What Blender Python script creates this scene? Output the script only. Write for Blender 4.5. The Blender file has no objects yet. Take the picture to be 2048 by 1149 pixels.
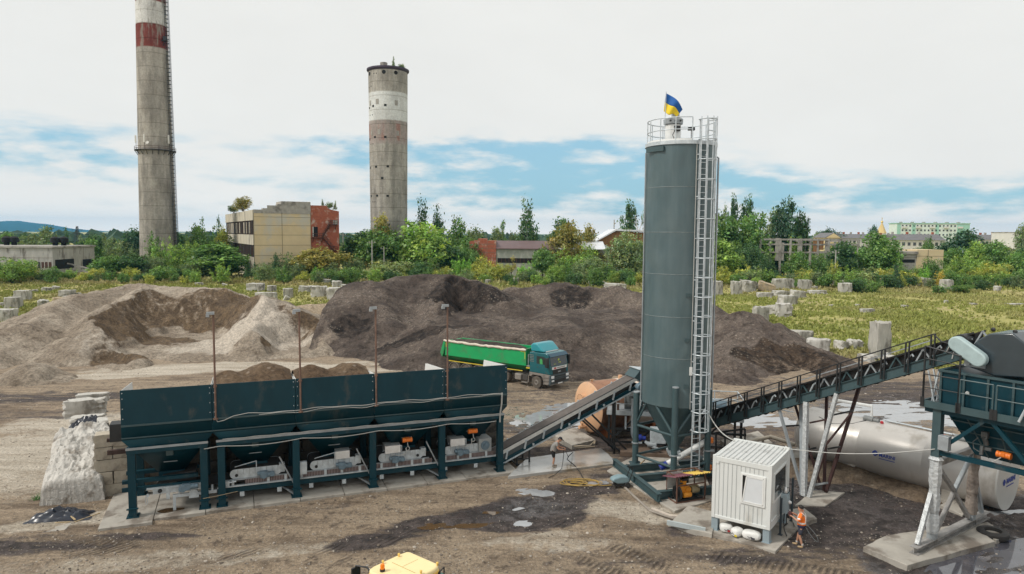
import bpy,math,random
import numpy as np
from mathutils import Vector,Matrix
# camera, sky, sun, exposure
SC=bpy.context.scene
COL=SC.collection
CAM_H,FPX,IW,IH=13.0,1400.0,2048.0,1149.0
PITCH,ROLL=math.radians(4.4),math.radians(0.4)
_f=Vector((0,math.cos(PITCH),-math.sin(PITCH)))
_r0=Vector((1,0,0));_u0=_r0.cross(_f)
_r=_r0*math.cos(ROLL)+_u0*math.sin(ROLL)
_u=-_r0*math.sin(ROLL)+_u0*math.cos(ROLL)
cam=bpy.data.cameras.new('camera');cam.sensor_width=36.0;cam.lens=36.0*FPX/IW
cam.clip_start=0.5;cam.clip_end=30000
camo=bpy.data.objects.new('camera',cam);COL.objects.link(camo)
camo.matrix_world=Matrix(((_r.x,_u.x,-_f.x,0),(_r.y,_u.y,-_f.y,0),(_r.z,_u.z,-_f.z,CAM_H),(0,0,0,1)))
SC.camera=camo
SUN_AZ,SUN_EL=math.radians(-112),math.radians(48)
sd=Vector((math.sin(SUN_AZ)*math.cos(SUN_EL),math.cos(SUN_AZ)*math.cos(SUN_EL),math.sin(SUN_EL)))
sl=bpy.data.lights.new('sun','SUN');sl.energy=2.3;sl.angle=math.radians(12);sl.color=(1,0.95,0.87)
so=bpy.data.objects.new('sun',sl);COL.objects.link(so);so.location=(0,0,200)
so.rotation_euler=sd.to_track_quat('Z','Y').to_euler()
SC.view_settings.view_transform='Standard';SC.view_settings.look='None'
SC.view_settings.gamma=1.0;SC.view_settings.exposure=0.20
SC.render.engine='CYCLES'
SC.cycles.max_bounces=5;SC.cycles.diffuse_bounces=3;SC.cycles.glossy_bounces=3
SC.cycles.transmission_bounces=4;SC.cycles.transparent_max_bounces=6;SC.cycles.volume_bounces=0
SC.cycles.caustics_reflective=False;SC.cycles.caustics_refractive=False
def make_world():
 w=bpy.data.worlds.new('World');SC.world=w;w.use_nodes=True
 nt=w.node_tree;N,L=nt.nodes,nt.links
 N.clear()
 def n(t,**k):
  x=N.new(t)
  for a,b in k.items():setattr(x,a,b)
  return x
 def m(op,a,b=None,c=None):
  x=n('ShaderNodeMath',operation=op)
  for i,v in enumerate((a,b,c)):
   if v is None:continue
   if isinstance(v,(int,float)):x.inputs[i].default_value=v
   else:L.new(v,x.inputs[i])
  return x.outputs[0]
 out=n('ShaderNodeOutputWorld');bg=n('ShaderNodeBackground');bg.inputs[1].default_value=0.1
 L.new(bg.outputs[0],out.inputs[0])
 sky=n('ShaderNodeTexSky',sky_type='NISHITA');sky.sun_disc=False
 sky.sun_elevation=SUN_EL;sky.sun_rotation=SUN_AZ;sky.air_density=1.3;sky.dust_density=0.6;sky.ozone_density=2.0
 tc=n('ShaderNodeTexCoord');sp=n('ShaderNodeSeparateXYZ');L.new(tc.outputs['Generated'],sp.inputs[0])
 X,Y,Z=sp.outputs
 az=m('ARCTAN2',X,Y);el=m('ARCSINE',Z)
 def nz(sx,sy,scale,detail,off):
  c=n('ShaderNodeCombineXYZ');L.new(m('MULTIPLY',az,sx),c.inputs[0]);L.new(m('MULTIPLY',el,sy),c.inputs[1]);c.inputs[2].default_value=off
  t=n('ShaderNodeTexNoise');t.inputs['Scale'].default_value=scale;t.inputs['Detail'].default_value=detail
  t.inputs['Roughness'].default_value=0.55;L.new(c.outputs[0],t.inputs['Vector'])
  return t.outputs['Fac']
 warp=m('SUBTRACT',nz(1.0,2.6,5.0,6,3.1),0.5)
 warp2=m('SUBTRACT',nz(1.0,4.5,9.0,6,8.7),0.5)
 d2r=math.pi/180
 total=None
 for(a,e,ra,re,k)in[(-34,5.6,7.5,1.7,1.15),(-14,6.6,6,1.2,.6),(0,5.2,11,1.9,1.1),(10,4.0,9,1.3,.9),(5,7.0,10,1.0,.7),(24,3.5,12,1.2,.85),(33,2.6,8,.8,.8),(-20,3.6,9,.5,.45),(-8,2.2,12,.8,.55),(15,1.6,14,.8,.5),(-30,1.5,10,.6,.3)]:
  dx=m('DIVIDE',m('ADD',m('SUBTRACT',az,a*d2r),m('MULTIPLY',warp2,0.10)),ra*d2r)
  dy=m('DIVIDE',m('ADD',m('SUBTRACT',el,e*d2r),m('MULTIPLY',warp,0.035)),re*d2r)
  g=m('MULTIPLY',m('EXPONENT',m('MULTIPLY',m('ADD',m('MULTIPLY',dx,dx),m('MULTIPLY',dy,dy)),-0.7)),k)
  total=g if total is None else m('ADD',total,g)
 puff=m('MULTIPLY',m('SUBTRACT',nz(1.0,3.6,13.0,9,1.7),0.53),4.6)
 cover=m('ADD',total,m('MULTIPLY',puff,m('MINIMUM',total,0.8)))
 mr=n('ShaderNodeMapRange',interpolation_type='SMOOTHSTEP');L.new(cover,mr.inputs[0])
 mr.inputs[1].default_value=0.15;mr.inputs[2].default_value=1.35;mr.inputs[4].default_value=0.86
 blue=mr.outputs[0]
 # clear sky seen in the gaps of the overcast
 tint=n('ShaderNodeMix',data_type='RGBA',blend_type='MULTIPLY');tint.inputs[0].default_value=1
 L.new(sky.outputs[0],tint.inputs[6]);tint.inputs[7].default_value=(0.62,0.98,1.18,1)
 cl=n('ShaderNodeMapRange');L.new(nz(1.0,2.0,5.0,5,5.5),cl.inputs[0])
 cl.inputs[1].default_value=0.3;cl.inputs[2].default_value=0.7;cl.inputs[3].default_value=7.4;cl.inputs[4].default_value=7.75
 low=m('EXPONENT',m('MULTIPLY',m('MAXIMUM',el,0.0),-1/math.radians(1.9)))
 cc=n('ShaderNodeCombineColor')
 [L.new(m('MULTIPLY',cl.outputs[0],m('ADD',m('MULTIPLY',low,b_),a_)),cc.inputs[i])for i,(a_,b_)in enumerate(((1.0,.60),(1.0,.42),(.965,.28)))]
 mx=n('ShaderNodeMix',data_type='RGBA');L.new(blue,mx.inputs[0]);L.new(cc.outputs[0],mx.inputs[6])
 veil=n('ShaderNodeMix',data_type='RGBA');veil.inputs[0].default_value=.72;L.new(tint.outputs[2],veil.inputs[6]);veil.inputs[7].default_value=(2.5,4.95,6.5,1);L.new(veil.outputs[2],mx.inputs[7])
 L.new(mx.outputs[2],bg.inputs[0])
 w.cycles.sampling_method='MANUAL';w.cycles.sample_map_resolution=512
make_world()
# measuring: pixel of the photograph -> point of the place
CAMP=Vector((0,0,CAM_H))
def ray(px,py):return _f+_r*((px-IW/2)/FPX)-_u*((py-IH/2)/FPX)
def G(px,py,z=0.0):
 d=ray(px,py);return CAMP+d*((z-CAM_H)/d.z)
def P(px,py,Y):
 d=ray(px,py);return CAMP+d*(Y/d.y)
class Fr:
 def __init__(s,o,ang):
  s.o=Vector((o[0],o[1],0));s.ang=ang
  s.x=Vector((math.cos(ang),math.sin(ang),0));s.y=Vector((-math.sin(ang),math.cos(ang),0))
 def L(s,p):
  d=Vector((p[0],p[1],p[2]if len(p)>2 else 0))-s.o;return Vector((d.dot(s.x),d.dot(s.y),d.z))
 def W(s,x,y,z=0):return s.o+s.x*x+s.y*y+Vector((0,0,z))
 def py(s,px,py,y=0):
  d=ray(px,py);c=CAMP-s.o;return s.L(CAMP+d*((y-c.dot(s.y))/d.dot(s.y)))
 def px(s,px,py,x=0):
  d=ray(px,py);c=CAMP-s.o;return s.L(CAMP+d*((x-c.dot(s.x))/d.dot(s.x)))
# numpy noise
def _hash(ix,iy,seed):
 h=(ix.astype(np.int64)*374761393+iy.astype(np.int64)*668265263+seed*1442695041)&0xFFFFFFFF
 h=((h^(h>>13))*1274126177)&0xFFFFFFFF
 h=((h^(h>>16))*2246822519)&0xFFFFFFFF
 return((h^(h>>15))&0xFFFFFF)/float(0xFFFFFF)
def vnoise(x,y,seed=0):
 x=np.asarray(x,float);y=np.asarray(y,float)
 ix,iy=np.floor(x),np.floor(y);fx,fy=x-ix,y-iy
 fx=fx*fx*(3-2*fx);fy=fy*fy*(3-2*fy)
 a=_hash(ix,iy,seed);b=_hash(ix+1,iy,seed);c=_hash(ix,iy+1,seed);d=_hash(ix+1,iy+1,seed)
 return(a+(b-a)*fx)*(1-fy)+(c+(d-c)*fx)*fy
def fbm(x,y,seed=0,o=4,g=0.5):
 t,a,s=0,1.0,0
 for i in range(o):
  t=t+a*vnoise(x*2**i+17.3*i,y*2**i-9.1*i,seed+i);s+=a;a*=g
 return t/s
def sstep(a,b,x):
 t=np.clip((x-a)/(b-a),0,1);return t*t*(3-2*t)
def segdist(x,y,a,b):
 dx,dy=b[0]-a[0],b[1]-a[1];l2=dx*dx+dy*dy+1e-9
 t=np.clip(((x-a[0])*dx+(y-a[1])*dy)/l2,0,1)
 return np.hypot(x-a[0]-t*dx,y-a[1]-t*dy),t
def inside(x,y,poly):
 c=np.zeros(np.shape(x),bool);n=len(poly)
 for i in range(n):
  x1,y1=poly[i][0],poly[i][1];x2,y2=poly[i-1][0],poly[i-1][1]
  c^=((y1>y)!=(y2>y))&(x<(x2-x1)*(y-y1)/(y2-y1+1e-12)+x1)
 return c
def polydist(x,y,poly):
 d=np.full(np.shape(x),1e9)
 for i in range(len(poly)):d=np.minimum(d,segdist(x,y,poly[i-1],poly[i])[0])
 return np.where(inside(x,y,poly),-d,d)
# materials
MATS={}
def mat(name,col,rough=0.6,metal=0.0,var=0.0,vs=3.0,bump=0.0,bs=20.0,dirt=None,dscale=2.0,damt=0.5,stretch=(1,1,1),spec=0.5,alpha=None,trans=0.0,emit=None,detail=5,coat=0.0,wear=None):
 if name in MATS:return MATS[name]
 M=bpy.data.materials.new(name);M.use_nodes=True;MATS[name]=M
 nt=M.node_tree;N,L=nt.nodes,nt.links;b=N['Principled BSDF']
 b.inputs['Roughness'].default_value=rough;b.inputs['Metallic'].default_value=metal
 b.inputs['Specular IOR Level'].default_value=spec;b.inputs['Coat Weight'].default_value=coat
 b.inputs['Base Color'].default_value=(*col,1)
 if trans:b.inputs['Transmission Weight'].default_value=trans
 if alpha is not None:b.inputs['Alpha'].default_value=alpha
 if not(var or bump or dirt):return M
 tc=N.new('ShaderNodeTexCoord');mp=N.new('ShaderNodeMapping');mp.inputs['Scale'].default_value=stretch
 L.new(tc.outputs['Object'],mp.inputs[0])
 def noise(s,d=detail):
  t=N.new('ShaderNodeTexNoise');t.inputs['Scale'].default_value=s;t.inputs['Detail'].default_value=d;t.inputs['Roughness'].default_value=0.62
  L.new(mp.outputs[0],t.inputs['Vector']);return t.outputs['Fac']
 cur=None
 if var:
  mr=N.new('ShaderNodeMapRange');L.new(noise(vs),mr.inputs[0]);mr.inputs[1].default_value=0.28;mr.inputs[2].default_value=0.72
  mx=N.new('ShaderNodeMix');mx.data_type='RGBA';L.new(mr.outputs[0],mx.inputs[0])
  mx.inputs[6].default_value=(*[c*(1-var)for c in col],1);mx.inputs[7].default_value=(*[min(c*(1+var),1)for c in col],1)
  cur=mx.outputs[2]
 if dirt:
  mr=N.new('ShaderNodeMapRange');mr.interpolation_type='SMOOTHSTEP';L.new(noise(dscale,8),mr.inputs[0])
  mr.inputs[1].default_value=0.62-0.3*damt;mr.inputs[2].default_value=0.80-0.3*damt
  mx=N.new('ShaderNodeMix');mx.data_type='RGBA';L.new(mr.outputs[0],mx.inputs[0])
  if cur:L.new(cur,mx.inputs[6])
  else:mx.inputs[6].default_value=(*col,1)
  mx.inputs[7].default_value=(*dirt,1);cur=mx.outputs[2]
 if cur:L.new(cur,b.inputs['Base Color'])
 if bump:
  bn=N.new('ShaderNodeBump');bn.inputs['Strength'].default_value=1;bn.inputs['Distance'].default_value=bump
  L.new(noise(bs),bn.inputs['Height']);L.new(bn.outputs[0],b.inputs['Normal'])
 return M
# mesh builder
class MB:
 def __init__(s):s.v=[];s.f=[];s.m=[];s.mi=0
 def add(s,vs,fs):
  o=len(s.v);s.v.extend([tuple(p)for p in vs]);s.f.extend([tuple(i+o for i in f)for f in fs]);s.m.extend([s.mi]*len(fs));return s
 def mat(s,i):s.mi=i;return s
 def hexa(s,p):
  return s.add(p,[(3,2,1,0),(4,5,6,7),(0,1,5,4),(1,2,6,5),(2,3,7,6),(3,0,4,7)])
 def box(s,c,size,rz=0.0,R=None):
  hx,hy,hz=size[0]/2,size[1]/2,size[2]/2
  ps=[Vector(q)for q in((-hx,-hy,-hz),(hx,-hy,-hz),(hx,hy,-hz),(-hx,hy,-hz),(-hx,-hy,hz),(hx,-hy,hz),(hx,hy,hz),(-hx,hy,hz))]
  if R is None:R=Matrix.Rotation(rz,3,'Z')
  c=Vector(c);return s.hexa([R@q+c for q in ps])
 def bx(s,x0,x1,y0,y1,z0,z1):
  return s.hexa([(x0,y0,z0),(x1,y0,z0),(x1,y1,z0),(x0,y1,z0),(x0,y0,z1),(x1,y0,z1),(x1,y1,z1),(x0,y1,z1)])
 def beam(s,a,b,w,h=None,up=(0,0,1)):
  a,b=Vector(a),Vector(b);h=w if h is None else h;d=(b-a)
  if d.length<1e-6:return s
  d.normalize();up=Vector(up)
  if abs(d.dot(up))>0.98:up=Vector((0,1,0))
  x=d.cross(up).normalized();y=x.cross(d).normalized()
  q=[-x*w/2-y*h/2,x*w/2-y*h/2,x*w/2+y*h/2,-x*w/2+y*h/2]
  return s.hexa([a+i for i in q]+[b+i for i in q])
 def tube(s,a,b,r,n=10,r2=None,caps=True):
  a,b=Vector(a),Vector(b);r2=r if r2 is None else r2;d=(b-a)
  if d.length<1e-6:return s
  d.normalize();up=Vector((0,0,1))if abs(d.z)<0.9 else Vector((1,0,0))
  x=d.cross(up).normalized();y=d.cross(x)
  vs=[]
  for c,rr in((a,r),(b,r2)):
   for i in range(n):
    t=2*math.pi*i/n;vs.append(c+x*(rr*math.cos(t))+y*(rr*math.sin(t)))
  fs=[(i,i+n,(i+1)%n+n,(i+1)%n)for i in range(n)]
  if caps:fs+=[tuple(range(n)),tuple(range(2*n-1,n-1,-1))]
  return s.add(vs,fs)
 def path(s,pts,r,n=6,closed=False):
  pts=[Vector(p)for p in pts];k=len(pts);rings=[];px=None
  for i,p in enumerate(pts):
   if closed:d=pts[(i+1)%k]-pts[i-1]
   else:d=pts[min(i+1,k-1)]-pts[max(i-1,0)]
   d=d.normalized()if d.length>1e-9 else Vector((0,0,1))
   if px is None:
    up=Vector((0,0,1))if abs(d.z)<0.9 else Vector((1,0,0));x=d.cross(up).normalized()
   else:
    x=px-d*px.dot(d);x=x.normalized()if x.length>1e-6 else d.orthogonal().normalized()
   px=x;y=d.cross(x);rr=r[i]if isinstance(r,(list,tuple))else r
   rings.append([p+x*(rr*math.cos(2*math.pi*j/n))+y*(rr*math.sin(2*math.pi*j/n))for j in range(n)])
  vs=[q for ring in rings for q in ring];fs=[]
  for i in range(k if closed else k-1):
   a,b=i*n,((i+1)%k)*n
   fs+=[(a+j,b+j,b+(j+1)%n,a+(j+1)%n)for j in range(n)]
  if not closed:fs+=[tuple(range(n)),tuple(range(k*n-1,(k-1)*n-1,-1))]
  return s.add(vs,fs)
 def lathe(s,prof,n=24,c=(0,0,0),M=None,a0=0.0,a1=None):
  c=Vector(c);full=a1 is None;a1=2*math.pi if full else a1;cnt=n if full else n+1
  vs=[]
  for(r,z)in prof:
   for i in range(cnt):
    t=a0+(a1-a0)*i/n;q=Vector((r*math.cos(t),r*math.sin(t),z))
    if M is not None:q=M@q
    vs.append(q+c)
  fs=[]
  for j in range(len(prof)-1):
   for i in range(n):
    i2=(i+1)%cnt;fs.append((j*cnt+i,j*cnt+i2,(j+1)*cnt+i2,(j+1)*cnt+i))
  if full:
   if prof[0][0]>1e-4:fs.append(tuple(range(cnt-1,-1,-1)))
   if prof[-1][0]>1e-4:fs.append(tuple((len(prof)-1)*cnt+i for i in range(cnt)))
  return s.add(vs,fs)
 def prism(s,poly,a,b,axis='y'):
  def q(u,v,w):return{'y':(u,w,v),'x':(w,u,v),'z':(u,v,w)}[axis]
  n=len(poly);vs=[q(u,v,a)for u,v in poly]+[q(u,v,b)for u,v in poly]
  return s.add(vs,[tuple(range(n)),tuple(range(2*n-1,n-1,-1))]+[(i,i+n,(i+1)%n+n,(i+1)%n)for i in range(n)])
 def quad(s,*p):return s.add(p,[tuple(range(len(p)))])
 def sheet(s,rows):
  n=len(rows[0]);return s.add([p for r in rows for p in r],[(j*n+i,j*n+i+1,(j+1)*n+i+1,(j+1)*n+i)for j in range(len(rows)-1)for i in range(n-1)])
 def build(s,name,m,parent=None,smooth=0.7,bevel=0.0,seg=2,solid=0.0):
  me=bpy.data.meshes.new(name);me.from_pydata([tuple(p)for p in s.v],[],s.f)
  for mm in(m if isinstance(m,(list,tuple))else[m]):me.materials.append(mm)
  if isinstance(m,(list,tuple)):me.polygons.foreach_set('material_index',s.m)
  if smooth:
   me.polygons.foreach_set('use_smooth',[True]*len(me.polygons));me.set_sharp_from_angle(angle=smooth)
  me.update();o=bpy.data.objects.new(name,me);COL.objects.link(o)
  if parent is not None:o.parent=parent
  if solid:
   md=o.modifiers.new('solid','SOLIDIFY');md.thickness=solid;md.offset=0
  if bevel:
   md=o.modifiers.new('bevel','BEVEL');md.width=bevel;md.segments=seg;md.limit_method='ANGLE';md.angle_limit=0.6
  return o
def npmesh(name,verts,faces,m,parent=None,smooth=True,attrs=None,fattr=None):
 verts=np.asarray(verts,np.float32);faces=np.asarray(faces,np.int32);k=faces.shape[1]
 me=bpy.data.meshes.new(name);me.vertices.add(len(verts));me.vertices.foreach_set('co',verts.ravel())
 me.loops.add(faces.size);me.loops.foreach_set('vertex_index',faces.ravel())
 me.polygons.add(len(faces));me.polygons.foreach_set('loop_start',np.arange(0,faces.size,k,dtype=np.int32))
 me.polygons.foreach_set('use_smooth',np.full(len(faces),smooth))
 for nm,a in(attrs or{}).items():
  at=me.attributes.new(nm,'FLOAT','POINT');at.data.foreach_set('value',np.asarray(a,np.float32).ravel())
 for nm,a in(fattr or{}).items():
  at=me.attributes.new(nm,'FLOAT','FACE');at.data.foreach_set('value',np.asarray(a,np.float32).ravel())
 me.materials.append(m);me.update(calc_edges=True);me.validate()
 o=bpy.data.objects.new(name,me);COL.objects.link(o)
 if parent is not None:o.parent=parent
 return o
def gridfaces(nx,ny):
 i=np.arange(nx*ny).reshape(ny,nx)
 return np.stack([i[:-1,:-1],i[:-1,1:],i[1:,1:],i[1:,:-1]],-1).reshape(-1,4)
def tag(o,label=None,cat=None,group=None,kind=None):
 if label:o['label']=label
 if cat:o['category']=cat
 if group:o['group']=group
 if kind:o['kind']=kind
 return o
def thing(name,label,cat,loc=(0,0,0),rz=0.0,group=None):
 o=bpy.data.objects.new(name,None);COL.objects.link(o);o.empty_display_size=0.2
 o.location=(loc[0],loc[1],loc[2]if len(loc)>2 else 0);o.rotation_euler=(0,0,rz)
 return tag(o,label,cat,group)
def fthing(name,label,cat,fr,group=None):return thing(name,label,cat,fr.o,fr.ang,group)
def copy_tree(o,parent=None):
 c=o.copy();COL.objects.link(c);c.parent=parent
 for ch in list(o.children):copy_tree(ch,c)
 return c
def text_mesh(name,body,size,m,parent,M,extrude=0.004,bold=0.0):
 cu=bpy.data.curves.new(name,'FONT');cu.body=body;cu.size=size;cu.extrude=extrude;cu.offset=bold
 tmp=bpy.data.objects.new(name,cu);COL.objects.link(tmp)
 bpy.context.view_layer.update();dg=bpy.context.evaluated_depsgraph_get()
 me=bpy.data.meshes.new_from_object(tmp.evaluated_get(dg));bpy.data.objects.remove(tmp)
 me.materials.clear();me.materials.append(m);me.transform(M)
 o=bpy.data.objects.new(name,me);COL.objects.link(o)
 if parent is not None:o.parent=parent
 return o
def rnd(a,b):return random.uniform(a,b)
random.seed(7)
# ground
def nodes_of(name):
 M=bpy.data.materials.new(name);M.use_nodes=True;MATS[name]=M
 return M,M.node_tree.nodes,M.node_tree.links,M.node_tree.nodes['Principled BSDF']
def nnoise(N,L,vec,scale,detail=6,rough=0.62):
 t=N.new('ShaderNodeTexNoise');t.inputs['Scale'].default_value=scale;t.inputs['Detail'].default_value=detail;t.inputs['Roughness'].default_value=rough
 L.new(vec,t.inputs['Vector']);return t.outputs['Fac']
def nrange(N,L,v,a,b,c=0.0,d=1.0,smooth=True):
 mr=N.new('ShaderNodeMapRange');L.new(v,mr.inputs[0])
 if smooth:mr.interpolation_type='SMOOTHSTEP'
 for i,x in enumerate((a,b,c,d)):mr.inputs[i+1].default_value=x
 return mr.outputs[0]
def nmix(N,L,f,a,b,mode='MIX'):
 mx=N.new('ShaderNodeMix');mx.data_type='RGBA';mx.blend_type=mode
 for i,v in((0,f),(6,a),(7,b)):
  if isinstance(v,(int,float)):mx.inputs[i].default_value=v
  elif isinstance(v,tuple):mx.inputs[i].default_value=(*v,1)
  else:L.new(v,mx.inputs[i])
 return mx.outputs[2]
def nmath(N,L,op,a,b):
 x=N.new('ShaderNodeMath');x.operation=op
 for i,v in enumerate((a,b)):
  if isinstance(v,(int,float)):x.inputs[i].default_value=v
  else:L.new(v,x.inputs[i])
 return x.outputs[0]
def nattr(N,name):
 a=N.new('ShaderNodeAttribute');a.attribute_name=name;return a.outputs['Fac']
YARD=[(-300,-50),(300,-50),(300,64),(60,66),(44,66.5),(38,71),(31,80),(22,96),(2,110),(-20,96),(-40,104),(-60,98),(-72,92),(-110,80),(-300,70)]
PUDDLES=[('milky puddle spread beside the inclined belt conveyor',1078,834,1.1,2.0,-0.5,'m'),('shallow puddle streak on the track behind the conveyor',1150,812,2.2,.9,0.2,'m'),('large white puddle on the yard behind the long tank',1850,832,4.2,2.6,-0.3,'m'),('pale puddle strip behind the walkway deck',1775,808,3.2,.9,0.1,'m'),('pale puddle under the rising conveyor',1530,842,2.0,1.3,0.1,'m'),('small milky puddle in the dark mud of the foreground',1070,985,.70,.34,-0.25,'m'),('small puddle by the pressure washer',1190,966,.75,.3,0.3,'m'),('round milky puddle in the foreground mud',1045,1046,.32,.24,0,'m'),('tiny puddle in the foreground mud',1035,1019,.3,.2,0,'m'),('brown puddle in the foreground ruts',940,1051,.75,.24,.2,'b'),('little brown puddle in the foreground ruts',985,1026,.38,.2,.2,'b'),('brown puddle beside the dark mud strip',868,1052,.5,.25,.2,'b'),('large grey puddle at the foot of the storage hopper',2015,1118,3.4,1.0,.5,'w'),('grey puddle at the lower right corner',1915,1141,1.0,.5,.4,'w'),('pale puddle below the long tank',1885,992,.8,.55,-.6,'m'),('row of pale puddles in front of the tank end',2020,1024,1.6,.22,.15,'m'),('pale wet patch beneath the tank saddles',1640,985,.8,.35,0,'w'),('pale puddle beside the peach tank',1190,852,1.8,.8,-.2,'m')]
PUD=[(l,G(u,v).xy,rx,ry,a,k)for l,u,v,rx,ry,a,k in PUDDLES]
def blob(x,y,cx,cy,rx,ry,ang,seed=0,soft=0.35,ns=0.6,na=1.0):
 c,s=math.cos(ang),math.sin(ang);dx,dy=x-cx,y-cy
 d=np.hypot((dx*c+dy*s)/rx,(-dx*s+dy*c)/ry)+(fbm(x*ns,y*ns,seed,4)-0.5)*na
 return 1-sstep(1-soft,1+soft,d)
def gh(x,y):
 x=np.asarray(x,float);y=np.asarray(y,float)
 far=sstep(60,120,y)
 h=(fbm(x*.35,y*.35,3,3)-.5)*.10*(1-far)+(fbm(x*.05,y*.05,5,3)-.5)*.8*far
 # wheel ruts in the foreground, along the bins
 rr=(x*math.sin(.36)-y*math.cos(.36))+(fbm(x*.12,y*.12,9,3)-.5)*3
 h=h+(fbm(rr*1.6,(x*math.cos(.36)+y*math.sin(.36))*.12,11,3)-.5)*.16*(1-sstep(31,36,y))+(fbm(rr*1.3,x*.08,12,3)-.5)*.10*sstep(44,50,y)*(1-sstep(64,72,y))
 for l,c,rx,ry,a,k in PUD:
  sel=(np.abs(x-c[0])<rx*2+1)&(np.abs(y-c[1])<rx*2+1)
  if not sel.any():continue
  b=np.zeros_like(h);b[sel]=blob(x[sel],y[sel],c[0],c[1],rx,ry,a,21,.3,2.4/max(.5,min(rx,ry))**.7,1.9)
  b=b*(sstep(.36,.50,fbm(x*.42+y*.1,y*1.7,83,4))if rx>1.6 else 1);h=h*(1-b)+b*(-.07)
 return h
def gz(x,y):return float(gh(np.array([x]),np.array([y]))[0])
def axis(lo,d0,d1,step,hi,g=1.12):
 a=list(np.arange(d0,d1,step));s=step;v=a[-1]
 while v<hi:s=min(s*g,900);v+=s;a.append(v)
 s=step;v=a[0];b=[]
 while v>lo:s=min(s*g,900);v-=s;b.append(v)
 return np.array(b[::-1]+a)
def ground():
 xs=axis(-9000,-44,44,.2,9000);ys=np.concatenate([axis(-40,24.5,76,.17,76,1.2)[:-1],axis(76,76,200,1.0,12000,1.1)])
 X,Y=np.meshgrid(xs,ys);x,y=X.ravel(),Y.ravel()
 z=gh(x,y);z=z*(1-sstep(220,400,np.hypot(x,y)))
 pd=np.full(x.shape,500.0);near=(np.abs(x)<320)&(y<140);pd[near]=polydist(x[near],y[near],YARD)
 grass=sstep(-1.5,2.0,pd+(fbm(x*.25,y*.25,31,4)-.5)*7)
 dark=np.zeros_like(x);pale=np.zeros_like(x);wet=np.zeros_like(x);lush=np.zeros_like(x);tread=np.zeros_like(x)
 nr=(np.abs(x)<90)&(y<130)
 xn,yn=x[nr],y[nr]
 def paint(arr,lst,seed):
  t=arr[nr]
  for i,(u,v,rx,ry,a,k)in enumerate(lst):
   c=G(u,v);t=np.maximum(t,k*blob(xn,yn,c.x,c.y,rx,ry,a,seed+i,.45,.45,1.3))
  arr[nr]=t
 paint(dark,[(1850,1010,10,6,-.5,1.1),(1700,1000,5,5,-.5,1.0),(1960,1115,7,2.2,.3,1),(1780,960,7,3,-.9,1.0),(1650,1080,4,2,-.3,.7),(1050,1030,3.6,1.7,.3,.95),(870,1050,3.5,1.0,.35,.9),(1150,985,2.2,1.4,.2,.8),(760,1080,2.5,.7,.4,.75),(1215,945,1.8,.8,.4,.55),(130,1088,6,.8,.2,.6),(40,1085,3,.5,.2,.5),(560,1025,6,.5,.36,.35),(1350,1060,1.6,.8,0,.45),(1540,1115,4,.8,-.1,.5),(90,795,13,1.8,.15,.6),(40,830,8,1.5,.1,.45),(1010,790,7,4,-.3,.4),(1080,850,4,4,-.3,.5),(1150,895,5,1.2,.4,.75),(1700,880,12,4,-.2,.55),(1850,800,14,8,0,.62),(1500,880,5,5,0,.45),(1250,850,5,6,0,.6),(1350,900,5,5,0,.6),(1640,940,3,3,0,.7),(900,745,8,2.5,-.3,.5),(620,750,9,1.6,.1,.35),(1250,1120,4,.8,.1,.35)],100)
 paint(pale,[(90,900,6,5,.3,.85),(30,960,4,3,.3,.6),(150,850,5,3,.3,.7),(480,733,13,2.2,.15,.9),(250,750,8,1.4,.25,.9),(700,738,8,1.6,-.1,.65),(1250,1020,2.6,1.1,-.2,.7),(1180,1020,1.4,.7,0,.6),(1030,1080,2.4,.6,.25,.55),(300,1120,5,.8,.2,.5),(1130,1090,3,.6,.1,.45),(620,1100,4,.5,.36,.5),(1880,1050,2,.8,0,.25),(120,1045,3.5,1.0,.3,.75),(620,1000,8,.35,.37,.35),(600,640,14,12,0,.55)],160)
 paint(wet,[(1050,1020,3.2,1.3,.3,.75),(1190,975,1.6,.7,.2,.6),(1750,1000,7,3.4,-.7,.6),(1960,1110,7,2.2,.3,.8),(1080,845,4,4,-.4,.7),(1150,815,7,3,0,.5),(1800,830,11,5,0,.7),(1880,960,6,3,-.6,.5),(1640,990,2,1.2,0,.6)],220)
 paint(lush,[(75,595,12,6,0,1),(1600,655,12,3,0,.5),(1700,720,9,3,0,.8),(1850,690,20,4,0,.5),(40,580,20,6,0,.35)],260)
 for(u0,v0,u1,v1,w)in[(1120,1048,1360,1149,.42),(1060,1075,1230,1149,.4),(-40,1112,420,1058,.5),(-40,1135,330,1085,.45),(560,1149,830,1010,.42),(640,1149,900,1025,.42),(1400,1110,1700,1149,.4),(300,1149,700,1060,.4)]:
  a,b=G(u0,v0),G(u1,v1);d,t=segdist(xn,yn,a,b);tread[nr]=np.maximum(tread[nr],(1-sstep(w*.7,w*1.1,d+(fbm(xn,yn,77,3)-.5)*.5))*sstep(.42,.62,fbm(xn*.55,yn*.55,78,3)))
 z[nr]=z[nr]+tread[nr]*(np.sin((xn*.8+yn*.6)*9)*.012)
 M,N,L,b=nodes_of('yard_and_field_ground')
 geo=N.new('ShaderNodeNewGeometry');pos=geo.outputs['Position']
 mp=N.new('ShaderNodeMapping');mp.inputs['Rotation'].default_value=(0,0,-.37);mp.inputs['Scale'].default_value=(.22,1.5,1);L.new(pos,mp.inputs[0])
 streak=nnoise(N,L,mp.outputs[0],.8,8,.6);big=nnoise(N,L,pos,.25,6);mid=nnoise(N,L,pos,1.6,8,.7);fine=nnoise(N,L,pos,6.5,8,.85)
 c=nmix(N,L,nrange(N,L,streak,.34,.66),(.128,.091,.061),(.350,.272,.193))
 c=nmix(N,L,nrange(N,L,big,.35,.7),c,(.335,.264,.188))
 c=nmix(N,L,nrange(N,L,mid,.50,.70),c,(.085,.062,.046))
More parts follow.
